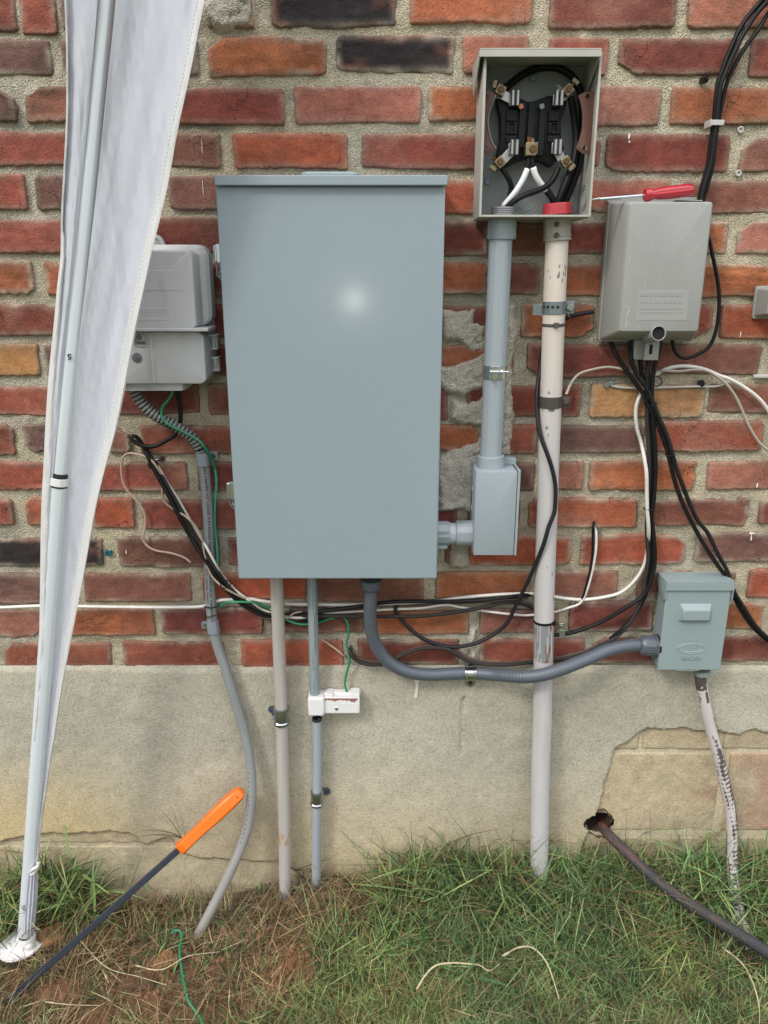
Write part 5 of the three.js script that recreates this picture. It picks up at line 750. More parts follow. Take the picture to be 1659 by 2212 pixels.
  const clip = (label, p0, p1, ex, ey, r) => { const q = thing('conduit_clamp', label, 'conduit clamp'); part(q, 'saddle', ring(p0, p1, r, r + 0.0022), M.pvcDark); const m = p0.clone().add(p1).multiplyScalar(0.5), e = P(ex, ey, 0.008); part(q, 'ear', rbox(Math.min(e.x - 0.009, m.x), e.y - 0.009, Math.max(e.x + 0.009, m.x), e.y + 0.009, 0.004, 0.0085, 0.0015, 0.004), M.pvcDark); part(q, 'screw', screwHead(V(e.x, e.y, 0.0085), 0.0048, 0.003, false), M.zinc); };
  clip('dark grey plastic clamp on the printed conduit, the upper one level with the panel latch', P(439.5, 1005, 0.0235), P(437, 978, 0.0238), 461, 985, 0.0112); clip('grey plastic clamp on the printed conduit, the lower one above the footing', P(462.5, 1366, 0.0205), P(458.5, 1340, 0.0205), 444, 1351, 0.0112);
  const tie = (label, pts, r = 0.0014, z = 0.035) => single('zip_tie', label, 'cable tie', tube(pts, r, z, 8, 0.002), M.black);
  tie('black zip tie tied round the printed conduit at the upper clamp', [[423, 973, 0.024], [430, 974, 0.036], [440, 968, 0.037], [447, 964, 0.03], [443, 968, 0.036], [430, 971, 0.036], [423, 971, 0.026]]);
  tie('black zip tie binding the white cable to the printed conduit', [[442, 1310, 0.02], [447, 1312, 0.033], [457, 1313, 0.035], [467, 1311, 0.033], [472, 1308, 0.022], [474, 1304, 0.02]]); tie('loose black zip tie just above the lower conduit clamp', [[446, 1326, 0.012], [443, 1332, 0.024], [450, 1333, 0.034], [460, 1331, 0.034], [466, 1329, 0.03]], 0.0011);
}

// ---------------------------------------------------------------- cables and wires
const cable = (label, pts, r, m, z = 0.012, name = 'cable', group) => single(name, label, name.includes('wire') ? 'wire' : 'cable', tube(pts, r, z, 10, 0.006), m, group);
cable('black cable in the bundle at the top right corner, the outermost on the left', [[1930, -210, 0.05], [1690, -40, 0.04], [1640, 8], [1605, 51], [1581, 99], [1561, 150], [1552, 177], [1546, 221], [1542, 265], [1536, 306], [1529, 357], [1517, 401], [1508, 440], [1500, 480]], 0.0042, M.black, 0.018);
cable('black cable in the bundle at the top right corner, the middle one', [[1935, -190, 0.05], [1695, -20, 0.042], [1650, 12], [1614, 60], [1590, 105], [1568, 155], [1557, 185], [1551, 225], [1547, 265], [1541, 306], [1534, 357], [1521, 401], [1512, 440], [1505, 480]], 0.0040, M.black, 0.026);
cable('black cable in the bundle at the top right corner, the right one bowing away', [[1940, -170, 0.045], [1700, -10, 0.035], [1659, 30], [1639, 63], [1612, 99], [1586, 143], [1571, 177], [1561, 218], [1552, 262], [1546, 300], [1539, 360], [1527, 405], [1517, 440], [1510, 480]], 0.0036, M.black, 0.018);
{ const p = P(1544, 268, 0.02); single('cable_clip', 'pale grey clip holding the black cables to the wall at the top right', 'cable clip', [rbox(p.x - 0.012, p.y - 0.004, p.x + 0.010, p.y + 0.0045, 0.0315, 0.0335, 0.0008), rbox(p.x - 0.0125, p.y - 0.006, p.x - 0.0105, p.y + 0.006, 0.004, 0.033, 0.0008), rbox(p.x + 0.0095, p.y - 0.004, p.x + 0.0115, p.y + 0.0045, 0.004, 0.033, 0.0008)], M.greyWire); }
cable('black cable looping out on the right of the grey terminal box and back under it', [[1520, 495, 0.01], [1527, 508], [1532, 518], [1539, 551], [1549, 599], [1553.5, 636], [1552, 679], [1545, 720], [1530, 751], [1506, 766], [1482, 774], [1465, 768], [1456, 753], [1451, 728, 0.02]], 0.0034, M.black, 0.026);
cable('black cable from the left end of the terminal box crossing to the lower right', [[1316, 722, 0.012], [1319, 737, 0.014], [1327, 758], [1341, 783], [1360, 810], [1376, 833], [1389, 850], [1397, 871], [1405, 889], [1418, 910], [1430, 941], [1443, 979], [1451, 1014], [1462, 1054], [1478, 1095], [1496, 1132], [1517, 1170], [1547, 1217], [1571, 1250], [1584, 1285], [1601, 1319], [1625, 1353], [1662, 1387], [1700, 1412]], 0.0042, M.blackFleck, 0.026);
cable('black cable beside it running down to the lower right behind the disconnect box', [[1361, 722, 0.02], [1362, 740, 0.022], [1364, 779], [1376, 808], [1393, 833], [1403, 852], [1414, 879], [1426, 908], [1439, 937], [1452, 979], [1460, 1008], [1475, 1049], [1490, 1088], [1507, 1124], [1528, 1150], [1549, 1193], [1572, 1236], [1583, 1272], [1609, 1316], [1635, 1355], [1668, 1384], [1700, 1400]], 0.0042, M.blackFleck, 0.034);
cable('black cable hanging straight under the terminal box, then sweeping left along the wall foot', [[1420, 735, 0.02], [1417, 752], [1403, 781], [1398, 800], [1398, 833], [1397, 883], [1398, 925], [1401, 966], [1402, 1029], [1399, 1091], [1397, 1130], [1397.5, 1163], [1400, 1207], [1394, 1248], [1390, 1278], [1379, 1312], [1360, 1346], [1330, 1377, 0.018], [1299, 1394], [1255, 1415, 0.014], [1207, 1425, 0.01], [1150, 1430, 0.009], [1095, 1436], [1041, 1434], [1007, 1426], [973, 1405], [939, 1399], [898, 1404], [857, 1421], [830, 1434], [789, 1434], [766, 1424], [757, 1410], [754, 1402, -0.008]], 0.0040, M.blackDusty, 0.024);
cable('black cable right of the hanging bundle, bending left to the clip by the pipe', [[1425, 735, 0.03], [1424, 752], [1413, 796], [1408, 841], [1412, 925], [1415, 966], [1416, 1018], [1411, 1091], [1408, 1112], [1412.5, 1163], [1415, 1207], [1408, 1248], [1390, 1285], [1353, 1312], [1299, 1343, 0.016], [1248, 1363, 0.012], [1217, 1370, 0.011], [1197, 1372, 0.01], [1165, 1374, 0.008]], 0.0042, M.black, 0.028);
cable('thin black cable in the middle of the hanging bundle', [[1381, 735, 0.03], [1383, 779], [1387, 810], [1396, 833], [1404, 860], [1407, 925], [1408, 1000], [1408, 1060], [1404, 1120], [1405, 1180], [1406, 1230], [1400, 1265], [1388, 1300], [1370, 1330], [1340, 1362], [1318, 1380, 0.012]], 0.0040, M.black, 0.02);
cable('black cable behind the hanging bundle', [[1400, 735, 0.02], [1400, 790], [1402, 850], [1404, 925], [1408, 1040], [1404, 1100], [1400, 1160], [1404, 1215], [1399, 1260], [1389, 1296, 0.008]], 0.0040, M.blackDusty, 0.013);
const loopTie = (label, c, rx, ry, z, a0 = 0, a1 = 6.2832) => single('zip_tie', label, 'cable tie', tube([...Array(17)].map((_, k) => { const a = lerp(a0, a1, k / 16); return [c[0] + Math.cos(a) * rx, c[1] + Math.sin(a) * ry, z + Math.sin(a) * 0.009 + 0.004]; }), 0.0011, 0, 7, 0.003), M.black);
loopTie('large loose loop of black zip tie on the hanging cable bundle', [1412, 824], 18, 12, 0.034);
loopTie('black zip tie where the crossing black cables meet the bundle', [1405, 872], 13, 4, 0.032); loopTie('black zip tie on the two black cables crossing to the lower right', [1447, 981], 10, 4, 0.03); loopTie('small black zip tie low on the hanging bundle beside the white cable', [1402, 1098], 12, 3.5, 0.028);
cable('long white coaxial cable looping right of the terminal box and along the wall foot', [[1700, 965, 0.02], [1659, 886], [1638, 860], [1605, 835], [1578, 820], [1553, 811], [1522, 798], [1491, 791.6], [1459.5, 792], [1437, 798], [1416, 810, 0.012], [1398, 828, 0.009], [1385, 850, 0.012], [1376, 871], [1373, 893.5], [1376, 925], [1385, 956], [1391, 987, 0.03], [1396, 1018, 0.038], [1397, 1060, 0.038], [1398, 1101, 0.038], [1401, 1142, 0.034], [1399, 1183], [1391, 1221], [1370, 1255], [1340, 1280], [1299, 1291, 0.016], [1265, 1295, 0.012], [1231, 1294, 0.01], [1197, 1289, 0.008], [1154, 1283, 0.008], [1095, 1283.6], [1041, 1287], [990, 1292], [939, 1299], [895, 1301], [837, 1304.5], [769, 1306.5], [687, 1306, 0.008], [612, 1304, 0.006], [565, 1298], [541, 1294], [505, 1295], [475, 1297], [455, 1303, 0.007], [442, 1309], [374, 1312], [272, 1311.5], [170, 1310], [87, 1309], [0, 1312.5], [-60, 1314]], 0.0037, M.whiteWire, 0.014);
cable('thin beige wire looping from the lower pipe strap across to the right edge', [[1223, 852, 0.05], [1226, 845, 0.045], [1234, 827, 0.03], [1251, 808], [1285, 797], [1316, 793], [1346, 798], [1378, 806, 0.007], [1414, 803, 0.01], [1439, 801], [1470, 802], [1497, 799], [1522, 800], [1547, 812], [1570, 831], [1586, 852], [1599, 877], [1611, 906], [1626, 935], [1642, 958], [1662, 974], [1700, 990]], 0.0026, M.beigeWire, 0.02, 'wire');
cable('flat pale grey wire running right from the small wall screw, nearly level', [[1319, 832], [1333, 836], [1380, 838.5], [1435, 837], [1503, 835], [1547, 834.5], [1564, 830], [1574, 824, -0.004]], 0.0022, M.greyWire, 0.006, 'wire');
cable('black cable passing behind and then in front of the white pipe and sagging left', [[1282, 674, 0.012], [1248, 679, 0.014], [1224, 687, 0.012], [1195, 705, 0.006], [1172, 755, 0.008], [1166, 800, 0.014], [1161, 837, 0.03], [1160, 888, 0.045], [1166, 935, 0.060], [1179, 973, 0.068], [1191, 1007, 0.068], [1199.5, 1048, 0.066], [1199.5, 1088, 0.066], [1197, 1108, 0.067], [1185, 1139, 0.068], [1175, 1173, 0.067], [1156, 1221, 0.055], [1136, 1265, 0.042], [1115, 1306, 0.03], [1095, 1346, 0.022], [1071, 1367], [1034, 1387], [990, 1397], [949, 1393], [905, 1374], [871, 1343], [854, 1315], [866, 1302, 0.01], [900, 1298, 0.008]], 0.0041, M.rubberBlue, 0.018);
cable('black cable leaving the left box in a loop and slanting down under the panel', [[379, 830, 0.03], [382, 844], [386.6, 867], [390, 888], [389, 913], [378, 939], [357, 953], [332, 964], [309, 963], [292, 955], [284, 947], [289, 941, 0.026], [300, 949, 0.02], [309, 964, 0.018], [319, 985], [332, 1012], [347, 1040], [366, 1074], [387, 1115], [412, 1160], [433, 1194, 0.036], [458, 1231, 0.036], [479, 1262], [500, 1286], [527, 1308, 0.02], [558, 1325, 0.014], [585, 1335, 0.008], [623, 1336, 0.007], [657, 1329, 0.007], [687, 1322], [735, 1315], [782, 1309], [837, 1301], [888, 1299], [973, 1299], [1041, 1296], [1095, 1290], [1150, 1284, 0.006]], 0.0042, M.black, 0.03);
cable('second black cable lying beside it, slanting down under the panel', [[318, 972, 0.012], [325, 985], [340, 1012], [356, 1040], [374, 1072], [397, 1113], [422, 1158], [443, 1192, 0.034], [466, 1229, 0.034], [486, 1258], [508, 1282], [535, 1304, 0.016], [562, 1318, 0.01], [590, 1327, 0.007], [640, 1331, 0.006], [687, 1330], [782, 1332], [854, 1331.5], [905, 1331], [973, 1324], [1041, 1312.5], [1095, 1301], [1146, 1311, 0.006], [1165, 1330, 0.004]], 0.0040, M.blackDusty, 0.022);
cable('dusty brown cable sagging along the joint under the panel', [[560, 1333, 0.012], [600, 1339], [640, 1338], [690, 1327], [740, 1320], [790, 1312], [850, 1306], [900, 1307], [960, 1303], [1030, 1300], [1095, 1298], [1140, 1303], [1162, 1318, 0.004]], 0.0034, M.brownWire, 0.009);
cable('brown cable emerging from the wall hole under the panel and running to the right', [[757, 1396, -0.006], [761, 1410], [772, 1420], [795, 1428], [830, 1429], [862, 1416], [900, 1400], [938, 1394], [975, 1399], [1008, 1420], [1042, 1431], [1095, 1433], [1150, 1428, 0.007], [1207, 1420, 0.008], [1270, 1404, 0.010], [1310, 1388, 0.010]], 0.0036, M.brownWire, 0.014);
cable('white wire running beside the slanting black cables and on under the panel', [[332, 997, 0.02], [344.6, 1014, 0.024], [361, 1042], [384, 1077], [407, 1117], [429, 1153], [446, 1182, 0.042], [466, 1218, 0.042], [486, 1249], [508, 1274], [544, 1301, 0.024], [566, 1316, 0.012], [600, 1328, 0.006], [630, 1334, 0.014], [657, 1334, 0.012], [687, 1327.5], [782, 1320], [854, 1316], [905, 1314], [966, 1307], [990, 1311], [1041, 1319], [1095, 1326], [1142, 1329, 0.008], [1197, 1322, 0.008], [1231, 1312], [1252, 1304], [1262, 1289], [1273, 1258], [1282, 1221], [1287.5, 1183], [1287, 1146, 0.008], [1282, 1138, -0.006]], 0.0027, M.whiteWire, 0.014, 'wire');
cable('black cable beside the white wire rising to the hole right of the white pipe', [[1250, 1308, 0.006], [1258, 1294], [1268, 1262], [1277, 1222], [1281, 1185], [1281, 1150], [1282, 1133, 0.012], [1284, 1128, -0.006]], 0.0030, M.black, 0.013);
cable('thin pinkish wire with a cut end, hanging in a loop left of the printed conduit', [[412, 1215, 0.02], [399, 1205, 0.016], [370, 1195], [336, 1189], [319, 1180], [309, 1165], [313, 1140], [314, 1119], [309, 1102], [294, 1081], [275, 1060], [265, 1039], [262, 1010], [265, 989], [275, 980], [300, 982, 0.02], [323.6, 991, 0.03], [338, 1008, 0.032], [349, 1031, 0.02], [351, 1056, 0.012], [351, 1073], [359, 1088], [378, 1102], [403, 1117, 0.046], [420, 1134, 0.045], [435, 1159, 0.04], [440, 1186, 0.036], [447, 1218, 0.038], [458, 1245, 0.036], [479, 1266, 0.038], [504, 1281, 0.034], [535, 1295, 0.022], [570, 1309, 0.01], [612, 1330, 0.02], [620, 1336, 0.02], [634, 1325, 0.018], [652, 1321, 0.01]], 0.0022, M.pinkWire, 0.01, 'wire');
cable('short pinkish wire slanting down to the wall hole beside the thin grey conduit', [[680, 1366, 0.006], [689, 1377], [714, 1394], [743, 1416], [748, 1419, -0.006]], 0.0022, M.pinkWire, 0.008, 'wire');
cable('green ground wire curling out of the left box and down beside the printed conduit', [[374, 832, 0.04], [373, 846], [365, 862], [352, 878], [349, 897], [359, 913, 0.05], [382, 926, 0.048], [412, 941, 0.044], [431, 953, 0.042], [445, 970, 0.04], [456, 989, 0.024], [465, 1014, 0.014]], 0.0025, M.green, 0.045, 'wire');
cable('paler green length of ground wire hanging straight between the printed conduit and the panel', [[464.5, 1012, 0.014], [467.5, 1040], [464, 1092], [464, 1134], [467.5, 1176], [469.6, 1203], [468.5, 1226]], 0.0025, M.greenPale, 0.012, 'wire');
cable('green ground wire running under the panel and down into the white bonding bridge', [[463, 1312, 0.01], [472, 1311], [484, 1304], [494, 1300.6, 0.034], [545, 1301, 0.03], [557, 1303, 0.02], [582, 1315, 0.012], [600, 1328, 0.007], [616, 1338, 0.014], [646, 1348, 0.014], [667, 1348, 0.01], [687, 1345, 0.01], [714, 1336, 0.018], [735, 1332, 0.02], [745, 1336], [752, 1350], [752, 1374], [748.5, 1391], [753.6, 1411, 0.02], [756, 1425], [748.5, 1455], [745, 1479], [751, 1500], [753, 1512]], 0.0025, M.green, 0.018, 'wire');
loopTie('black zip tie on the slanting cables just below the corner of the panel', [487, 1262], 11, 9, 0.036);
{ const a = P(322, 1000, 0.022), b = P(342, 1010, 0.022); single('tape_wrap', 'short wrap of black tape at the head of the slanting cables', 'tape', along(lathe([[0, 0], [0.0095, 0], [0.0105, 0.002], [0.0105, 0.009], [0.0095, 0.011], [0, 0.011]], 20).scale(1.15, 1, 0.8), P(328, 998, 0.022), P(338, 1016, 0.024)), M.black); }
// ---------------------------------------------------------------- screws, clips and plugs in the wall
const wallScrew = (label, px, py, r, m, cat = 'screw', name = 'wall_screw') => { const p = P(px, py, 0); return single(name, label, cat, [pipe(V(p.x, p.y, -0.02), V(p.x, p.y, 0.004), r * 0.45, 10), screwHead(V(p.x, p.y, 0.0035), r, 0.004, true, 1)], m); };
wallScrew('zinc screw in the joint above the bright orange brick, right of the white pipe', 1309, 830, 0.0065, M.zinc);
{ const p = P(1320, 829, 0.003); single('cable_clip', 'small grey clip beside the zinc screw holding the flat grey wire', 'cable clip', [rbox(p.x - 0.006, p.y - 0.005, p.x + 0.006, p.y + 0.006, -0.002, 0.006, 0.002), screwHead(V(p.x, p.y + 0.001, 0.006), 0.004, 0.002)], M.zincDull); }
{ const p = P(1520, 829, 0); single('cable_stub', 'black cut cable stub in a hole above the right end of the bright orange brick', 'cable', [pipe(V(p.x + 0.003, p.y, -0.02), V(p.x - 0.008, p.y + 0.001, 0.008), 0.0065, 18)], M.black); const q = P(1519, 171, 0); single('cable_stub', 'tiny black and white cable stub in the upper right mortar joint', 'cable', [pipe(V(q.x, q.y, -0.01), V(q.x, q.y - 0.004, 0.012), 0.0052, 14), pipe(V(q.x + 0.001, q.y, 0.006), V(q.x + 0.001, q.y - 0.001, 0.016), 0.0026, 10)], M.black); }
for (const [x, y, l] of [[1600.5, 280, 'small white plastic ring anchor in the joint, the upper of two at the right edge'], [1596, 374, 'small white plastic ring anchor in the joint, the lower of two at the right edge']]) { const p = P(x, y, 0); single('wall_anchor', l, 'wall anchor', [new THREE.TorusGeometry(0.0042, 0.0017, 8, 24).translate(p.x, p.y, -0.001), pipe(V(p.x, p.y, -0.02), V(p.x, p.y, -0.0025), 0.0042, 14)], M.greyWire); }
{ const p = P(233, 1195, 0); single('wall_anchor', 'crumpled blue plastic wall plug left in the joint by the canopy cloth', 'wall anchor', flat([[-0.006, 0], [-0.003, 0.005], [0.001, 0.003], [0.006, 0.005], [0.007, -0.003], [0.002, -0.006], [-0.004, -0.005]], 0.005, 0.001, [[-0.001, 0.001, 0.0018]]).translate(p.x, p.y, -0.005), std(C(0.01, 0.11, 0.17), 0.4)); }
{ const a = P(334, 994, 0.008), b = P(353, 991, 0.02); single('wall_screw', 'bright loose screw sticking out of the joint beside the slanting black cables', 'screw', [pipe(a, b, 0.0032, 12), along(lathe([[0, 0], [0.006, 0], [0.006, 0.0025], [0, 0.004]], 16), b.clone().lerp(a, 0.3), b), along(lathe([[0, 0], [0.0055, 0], [0.0055, 0.0025], [0, 0.003]], 16), b.clone().lerp(a, 0.1), b)], M.chrome); }
wallScrew('small screw by the white cable, right of the white pipe', 1236, 1300, 0.005, M.zinc); wallScrew('small zinc nail head beside the black and white wires leaving the wall', 1293, 1147, 0.0045, M.zinc);
{ const p = P(1214, 1365, 0.012); single('cable_clip', 'bright metal clip holding the black cable right of the white pipe', 'cable clip', [rbox(p.x - 0.006, p.y - 0.010, p.x + 0.006, p.y + 0.006, 0.0145, 0.016, 0.0006), rbox(p.x - 0.006, p.y + 0.006, p.x + 0.006, p.y + 0.016, 0.0, 0.0035, 0.0006), rbox(p.x - 0.006, p.y - 0.0105, p.x + 0.006, p.y - 0.009, 0, 0.016, 0.0005), screwHead(V(p.x, p.y + 0.012, 0.0035), 0.004, 0.002)], M.chrome); }
{ const p = P(1636, 812, 0); single('wall_anchor', 'grey cable anchor end at the right edge above the beige wire', 'wall anchor', [rbox(p.x - 0.008, p.y - 0.004, p.x + 0.06, p.y + 0.003, -0.004, 0.005, 0.002)], M.greyWire); }
{ const a = P(1655, 680, 0.05), q = thing('junction_box', 'corner of another grey plastic box just inside the right edge', 'utility box'); const y1 = P(1655, 622, 0.05).y; part(q, 'box_body', loft([{ x0: a.x - 0.004, x1: a.x + 0.1, y0: a.y - 0.006, y1, r: 0.004, z: 0.004 }, { x0: a.x, x1: a.x + 0.095, y0: a.y, y1: y1 - 0.002, r: 0.004, z: 0.05 }, { x0: a.x + 0.002, x1: a.x + 0.093, y0: a.y + 0.002, y1: y1 - 0.004, r: 0.003, z: 0.053 }]), M.rightBox); part(q, 'box_rim', rbox(a.x - 0.006, a.y - 0.009, a.x + 0.102, y1 + 0.003, 0.003, 0.010, 0.0015, 0.004), M.rightBox); }

// ---------------------------------------------------------------- the folded white canopy leg
{
  const t = thing('canopy_leg', 'white canopy tent leg leaning at the left with hanging cloth and a round foot', 'canopy tent');
  const zTop = 0.20, zBot = 0.158, zAt = (y) => lerp(zTop, zBot, clamp(y / 2020)), pole = [[286, -600], [236, -80], [230, 0], [205, 285], [176, 564], [151, 780], [129, 1024], [122, 1095], [108, 1299], [80, 1659], [66, 1852], [54, 2014]], px = (y) => interp(pole, y);
  const A = P(px(-600), -600, zAt(-60)), B = P(px(1024), 1024, zAt(1024)), C2 = P(px(1030), 1030, zAt(1030)), D2 = P(54, 2016, zBot);
  part(t, 'upper_tube', pipe(B, A, 0.0139, 36), M.pole);
  part(t, 'lower_tube', pipe(D2, C2, 0.0150, 36), M.white === 0 ? M.white : M.pole);
  const jb = P(px(1046), 1046, zAt(1040)), jt = P(px(1030), 1030, zAt(1030)); part(t, 'joint_sleeve', [ring(jb, jt, 0.0152, 0.0172)], M.white); part(t, 'joint_gap', [ring(P(px(1029), 1029, zAt(1029)), P(px(1020), 1020, zAt(1020)), 0.0135, 0.0158), ring(P(px(1050), 1050, zAt(1050)), P(px(1046), 1046, zAt(1046)), 0.0150, 0.0160)], M.ink);
  const pins = []; for (const y of [1098, 1134, 1158]) { const p = P(px(y) - 9, y, zAt(y)); pins.push(lathe([[0, 0], [0.0022, 0], [0.0022, 0.002], [0, 0.0022]], 14).scale(1, 1, 1.7).rotateX(Math.PI / 2).rotateY(-0.6).translate(p.x - 0.001, p.y, p.z + 0.0112)); } part(t, 'button_hole', pins, M.ink);
  const five = text('5', 0.0095, 0.0003), fp = P(154, 769, zAt(769)); part(t, 'size_number', five.translate(-0.003, -0.0048, 0).scale(1.1, 1, 1).rotateZ(Math.PI - 0.12).translate(fp.x + 0.003, fp.y, fp.z + 0.0141), M.ink);
  // foot
  const f = P(47, 2047, 0.152), foot2 = part(t, 'foot', [lathe([[0, -0.003], [0.046, -0.003], [0.0485, -0.001], [0.0475, 0.0022], [0.03, 0.005], [0.024, 0.009], [0, 0.010]], 48).rotateZ(0.05).rotateX(-0.04).translate(f.x, f.y + 0.010, f.z), along(lathe([[0.021, 0], [0.019, 0.028], [0.0178, 0.03], [0.015, 0.03], [0.015, 0]], 36), V(D2.x - 0.003, f.y + 0.010, D2.z), V(D2.x + 0.002, f.y + 0.045, D2.z)), lathe([[0, 0], [0.012, 0], [0.010, 0.016], [0.006, 0.02], [0, 0.02]], 20).rotateZ(-0.3).translate(f.x + 0.022, f.y + 0.012, f.z + 0.016)], M.white);
  const slots = []; for (const [x, z] of [[-0.028, -0.008], [0.034, -0.010], [-0.006, 0.032]]) slots.push(new THREE.BoxGeometry(0.005, 0.001, 0.003).translate(f.x + x, f.y + 0.0125, f.z + z)); slots.push(new THREE.BoxGeometry(0.010, 0.001, 0.008).rotateY(0.4).translate(f.x + 0.016, f.y + 0.0125, f.z + 0.030)); part(foot2, 'peg_slot', slots, M.ink);
  part(t, 'staple', [tube([P(47, 1958, zBot + 0.018), P(53, 1968, zBot + 0.019), P(55, 1965, zBot + 0.019), P(51, 1955, zBot + 0.018)], 0.0008, 0, 6, 0.001)], M.zinc);
  // cloth: the wide right panel, its hem, the narrow left flap and the gathered tail
  const right = [[552, -600], [460, -80], [442, 0], [408, 170], [384, 282], [357, 425], [323, 564], [308, 633], [289, 721], [269, 827], [248, 932], [228, 1007], [207, 1092], [190, 1187], [170, 1299], [150, 1401], [134, 1486], [116, 1605], [108, 1655], [99, 1716], [88, 1797], [82, 1865], [78, 1890]];
  const yT = -590, yB = 1888, smooth = (list) => { const c = new THREE.CatmullRomCurve3(list.map(([x, y]) => V(x, y, 0))); const pts = c.getSpacedPoints(300); return (y) => { let a = 0, b = 300; while (b - a > 1) { const m = (a + b) >> 1; pts[m].y < y ? a = m : b = m; } return lerp(pts[a].x, pts[b].x, clamp((y - pts[a].y) / (pts[b].y - pts[a].y || 1))); }; };
  const rx = smooth(right), plx = (y) => px(y) + (y < 1030 ? lerp(20, 11, clamp(y / 1030)) : 7);
  const zc = (u, y) => zAt(y) + 0.004 - 0.016 * Math.sin(u * Math.PI) * clamp((rx(y) - plx(y)) / 150) + 0.02 * u * clamp((rx(y) - plx(y)) / 160) + 0.0065 * fbm(u * 4 + y * 0.0008, y * 0.0016, 3, 501) + 0.0014 * fbm(u * 18, y * 0.004, 3, 503) + 0.001 * sstep(500, 1200, y) * Math.sin(u * 9 + y * 0.004);
  part(t, 'cloth_panel', shell(48, 190, (u, v) => { const y = lerp(yB, yT, v); return P(lerp(plx(y), rx(y) - 1.5, u), y, zc(u, y)); }, 0.0012), M.cloth);
  const hem = part(t, 'hem', shell(8, 150, (u, v) => { const y = lerp(yB - 6, yT, v), w = clamp((rx(y) - plx(y)) / 60, 0.3, 1) * 18, x = rx(y) - w * (1 - u); const k = Math.sin(u * Math.PI); return P(x, y, zc(clamp((x - plx(y)) / (rx(y) - plx(y) + 1e-6)), y) + 0.0012 + 0.0018 * Math.pow(k, 0.5)); }, 0.0035), M.hem);
  const st = []; for (let y = -60; y < 1840; y += 9) { const w = clamp((rx(y) - plx(y)) / 60, 0.3, 1) * 18, x = rx(y) - w * 0.86, x2 = rx(y + 5) - w * 0.86; st.push(tube([P(x, y, zc(0.92, y) + 0.0032), P((x + x2) / 2, y + 2.5, zc(0.92, y) + 0.0035), P(x2, y + 5, zc(0.92, y) + 0.0032)], 0.0004, 0, 5, 0.004)); } part(hem, 'stitching', st, std(C(0.48, 0.48, 0.47), 0.8));
  const left = smooth([[118, -600], [138, -90], [140, 0], [143, 80], [144, 200], [143, 270], [139, 350], [133, 460], [131, 560], [125, 610], [118, 690], [106, 810], [100, 900], [95, 1000], [90, 1100], [88, 1210], [86, 1350], [82, 1430], [75, 1540], [67, 1640], [64, 1700]]);
  part(t, 'cloth_flap', shell(26, 150, (u, v) => { const y = lerp(1690, yT, v), xr = px(y) - (y < 1030 ? lerp(19, 12, clamp(y / 1030)) : lerp(12, 6, clamp((y - 1030) / 400))), xl = Math.min(left(y), xr - 2); const k = y < 1040 ? 1 : 0.6; return P(lerp(xl, xr, u), y, zAt(y) + 0.004 + 0.012 * Math.sin(u * 2.4) * k + 0.003 * fbm(u * 4, y * 0.004, 3, 511) + 0.0016 * noise2(u * 3, y * 0.03, 513) * (1 - u)); }, 0.0012), M.cloth);
  const fold = part(t, 'flap_fold', shell(8, 150, (u, v) => { const y = lerp(1600, yT, v), x0 = left(y), w = y < 500 ? 5 : lerp(10, 24, clamp((y - 500) / 500)) * (1 - 0.6 * clamp((y - 1100) / 500)); return P(lerp(x0 - 1, x0 + w * 0.8, u), y, zAt(y) + 0.008 + 0.012 * Math.sin(u * 2.4) * 0.5 + 0.003 * Math.sin(u * Math.PI) + 0.0014 * noise2(u * 2, y * 0.05, 517)); }, 0.002), M.hem);
  const kn = P(73, 1886, zAt(1886) + 0.014); part(t, 'knot', [tube([P(84, 1862, zAt(1860) + 0.01), P(78, 1878, zAt(1880) + 0.016), P(70, 1889, zAt(1886) + 0.019), P(66, 1886, zAt(1886) + 0.016), P(74, 1876, zAt(1886) + 0.02), P(82, 1872, zAt(1880) + 0.014)], 0.0038, 0, 9, 0.003)], M.hem);
  part(t, 'gathered_cloth', shell(22, 60, (u, v) => { const y = lerp(2018, 1886, v), c = lerp(61, 72, v), w = lerp(10, 9, v) + 3 * Math.sin(v * 3); return P(c + (u - 0.45) * 2 * w, y, zAt(y) + 0.0155 + 0.0022 * Math.sin(u * 21 + v * 2) + 0.004 * Math.sin(u * Math.PI) - 0.007 * (u > 0.6 ? (u - 0.6) * 2.5 : 0)); }, 0.0012), M.cloth);
}
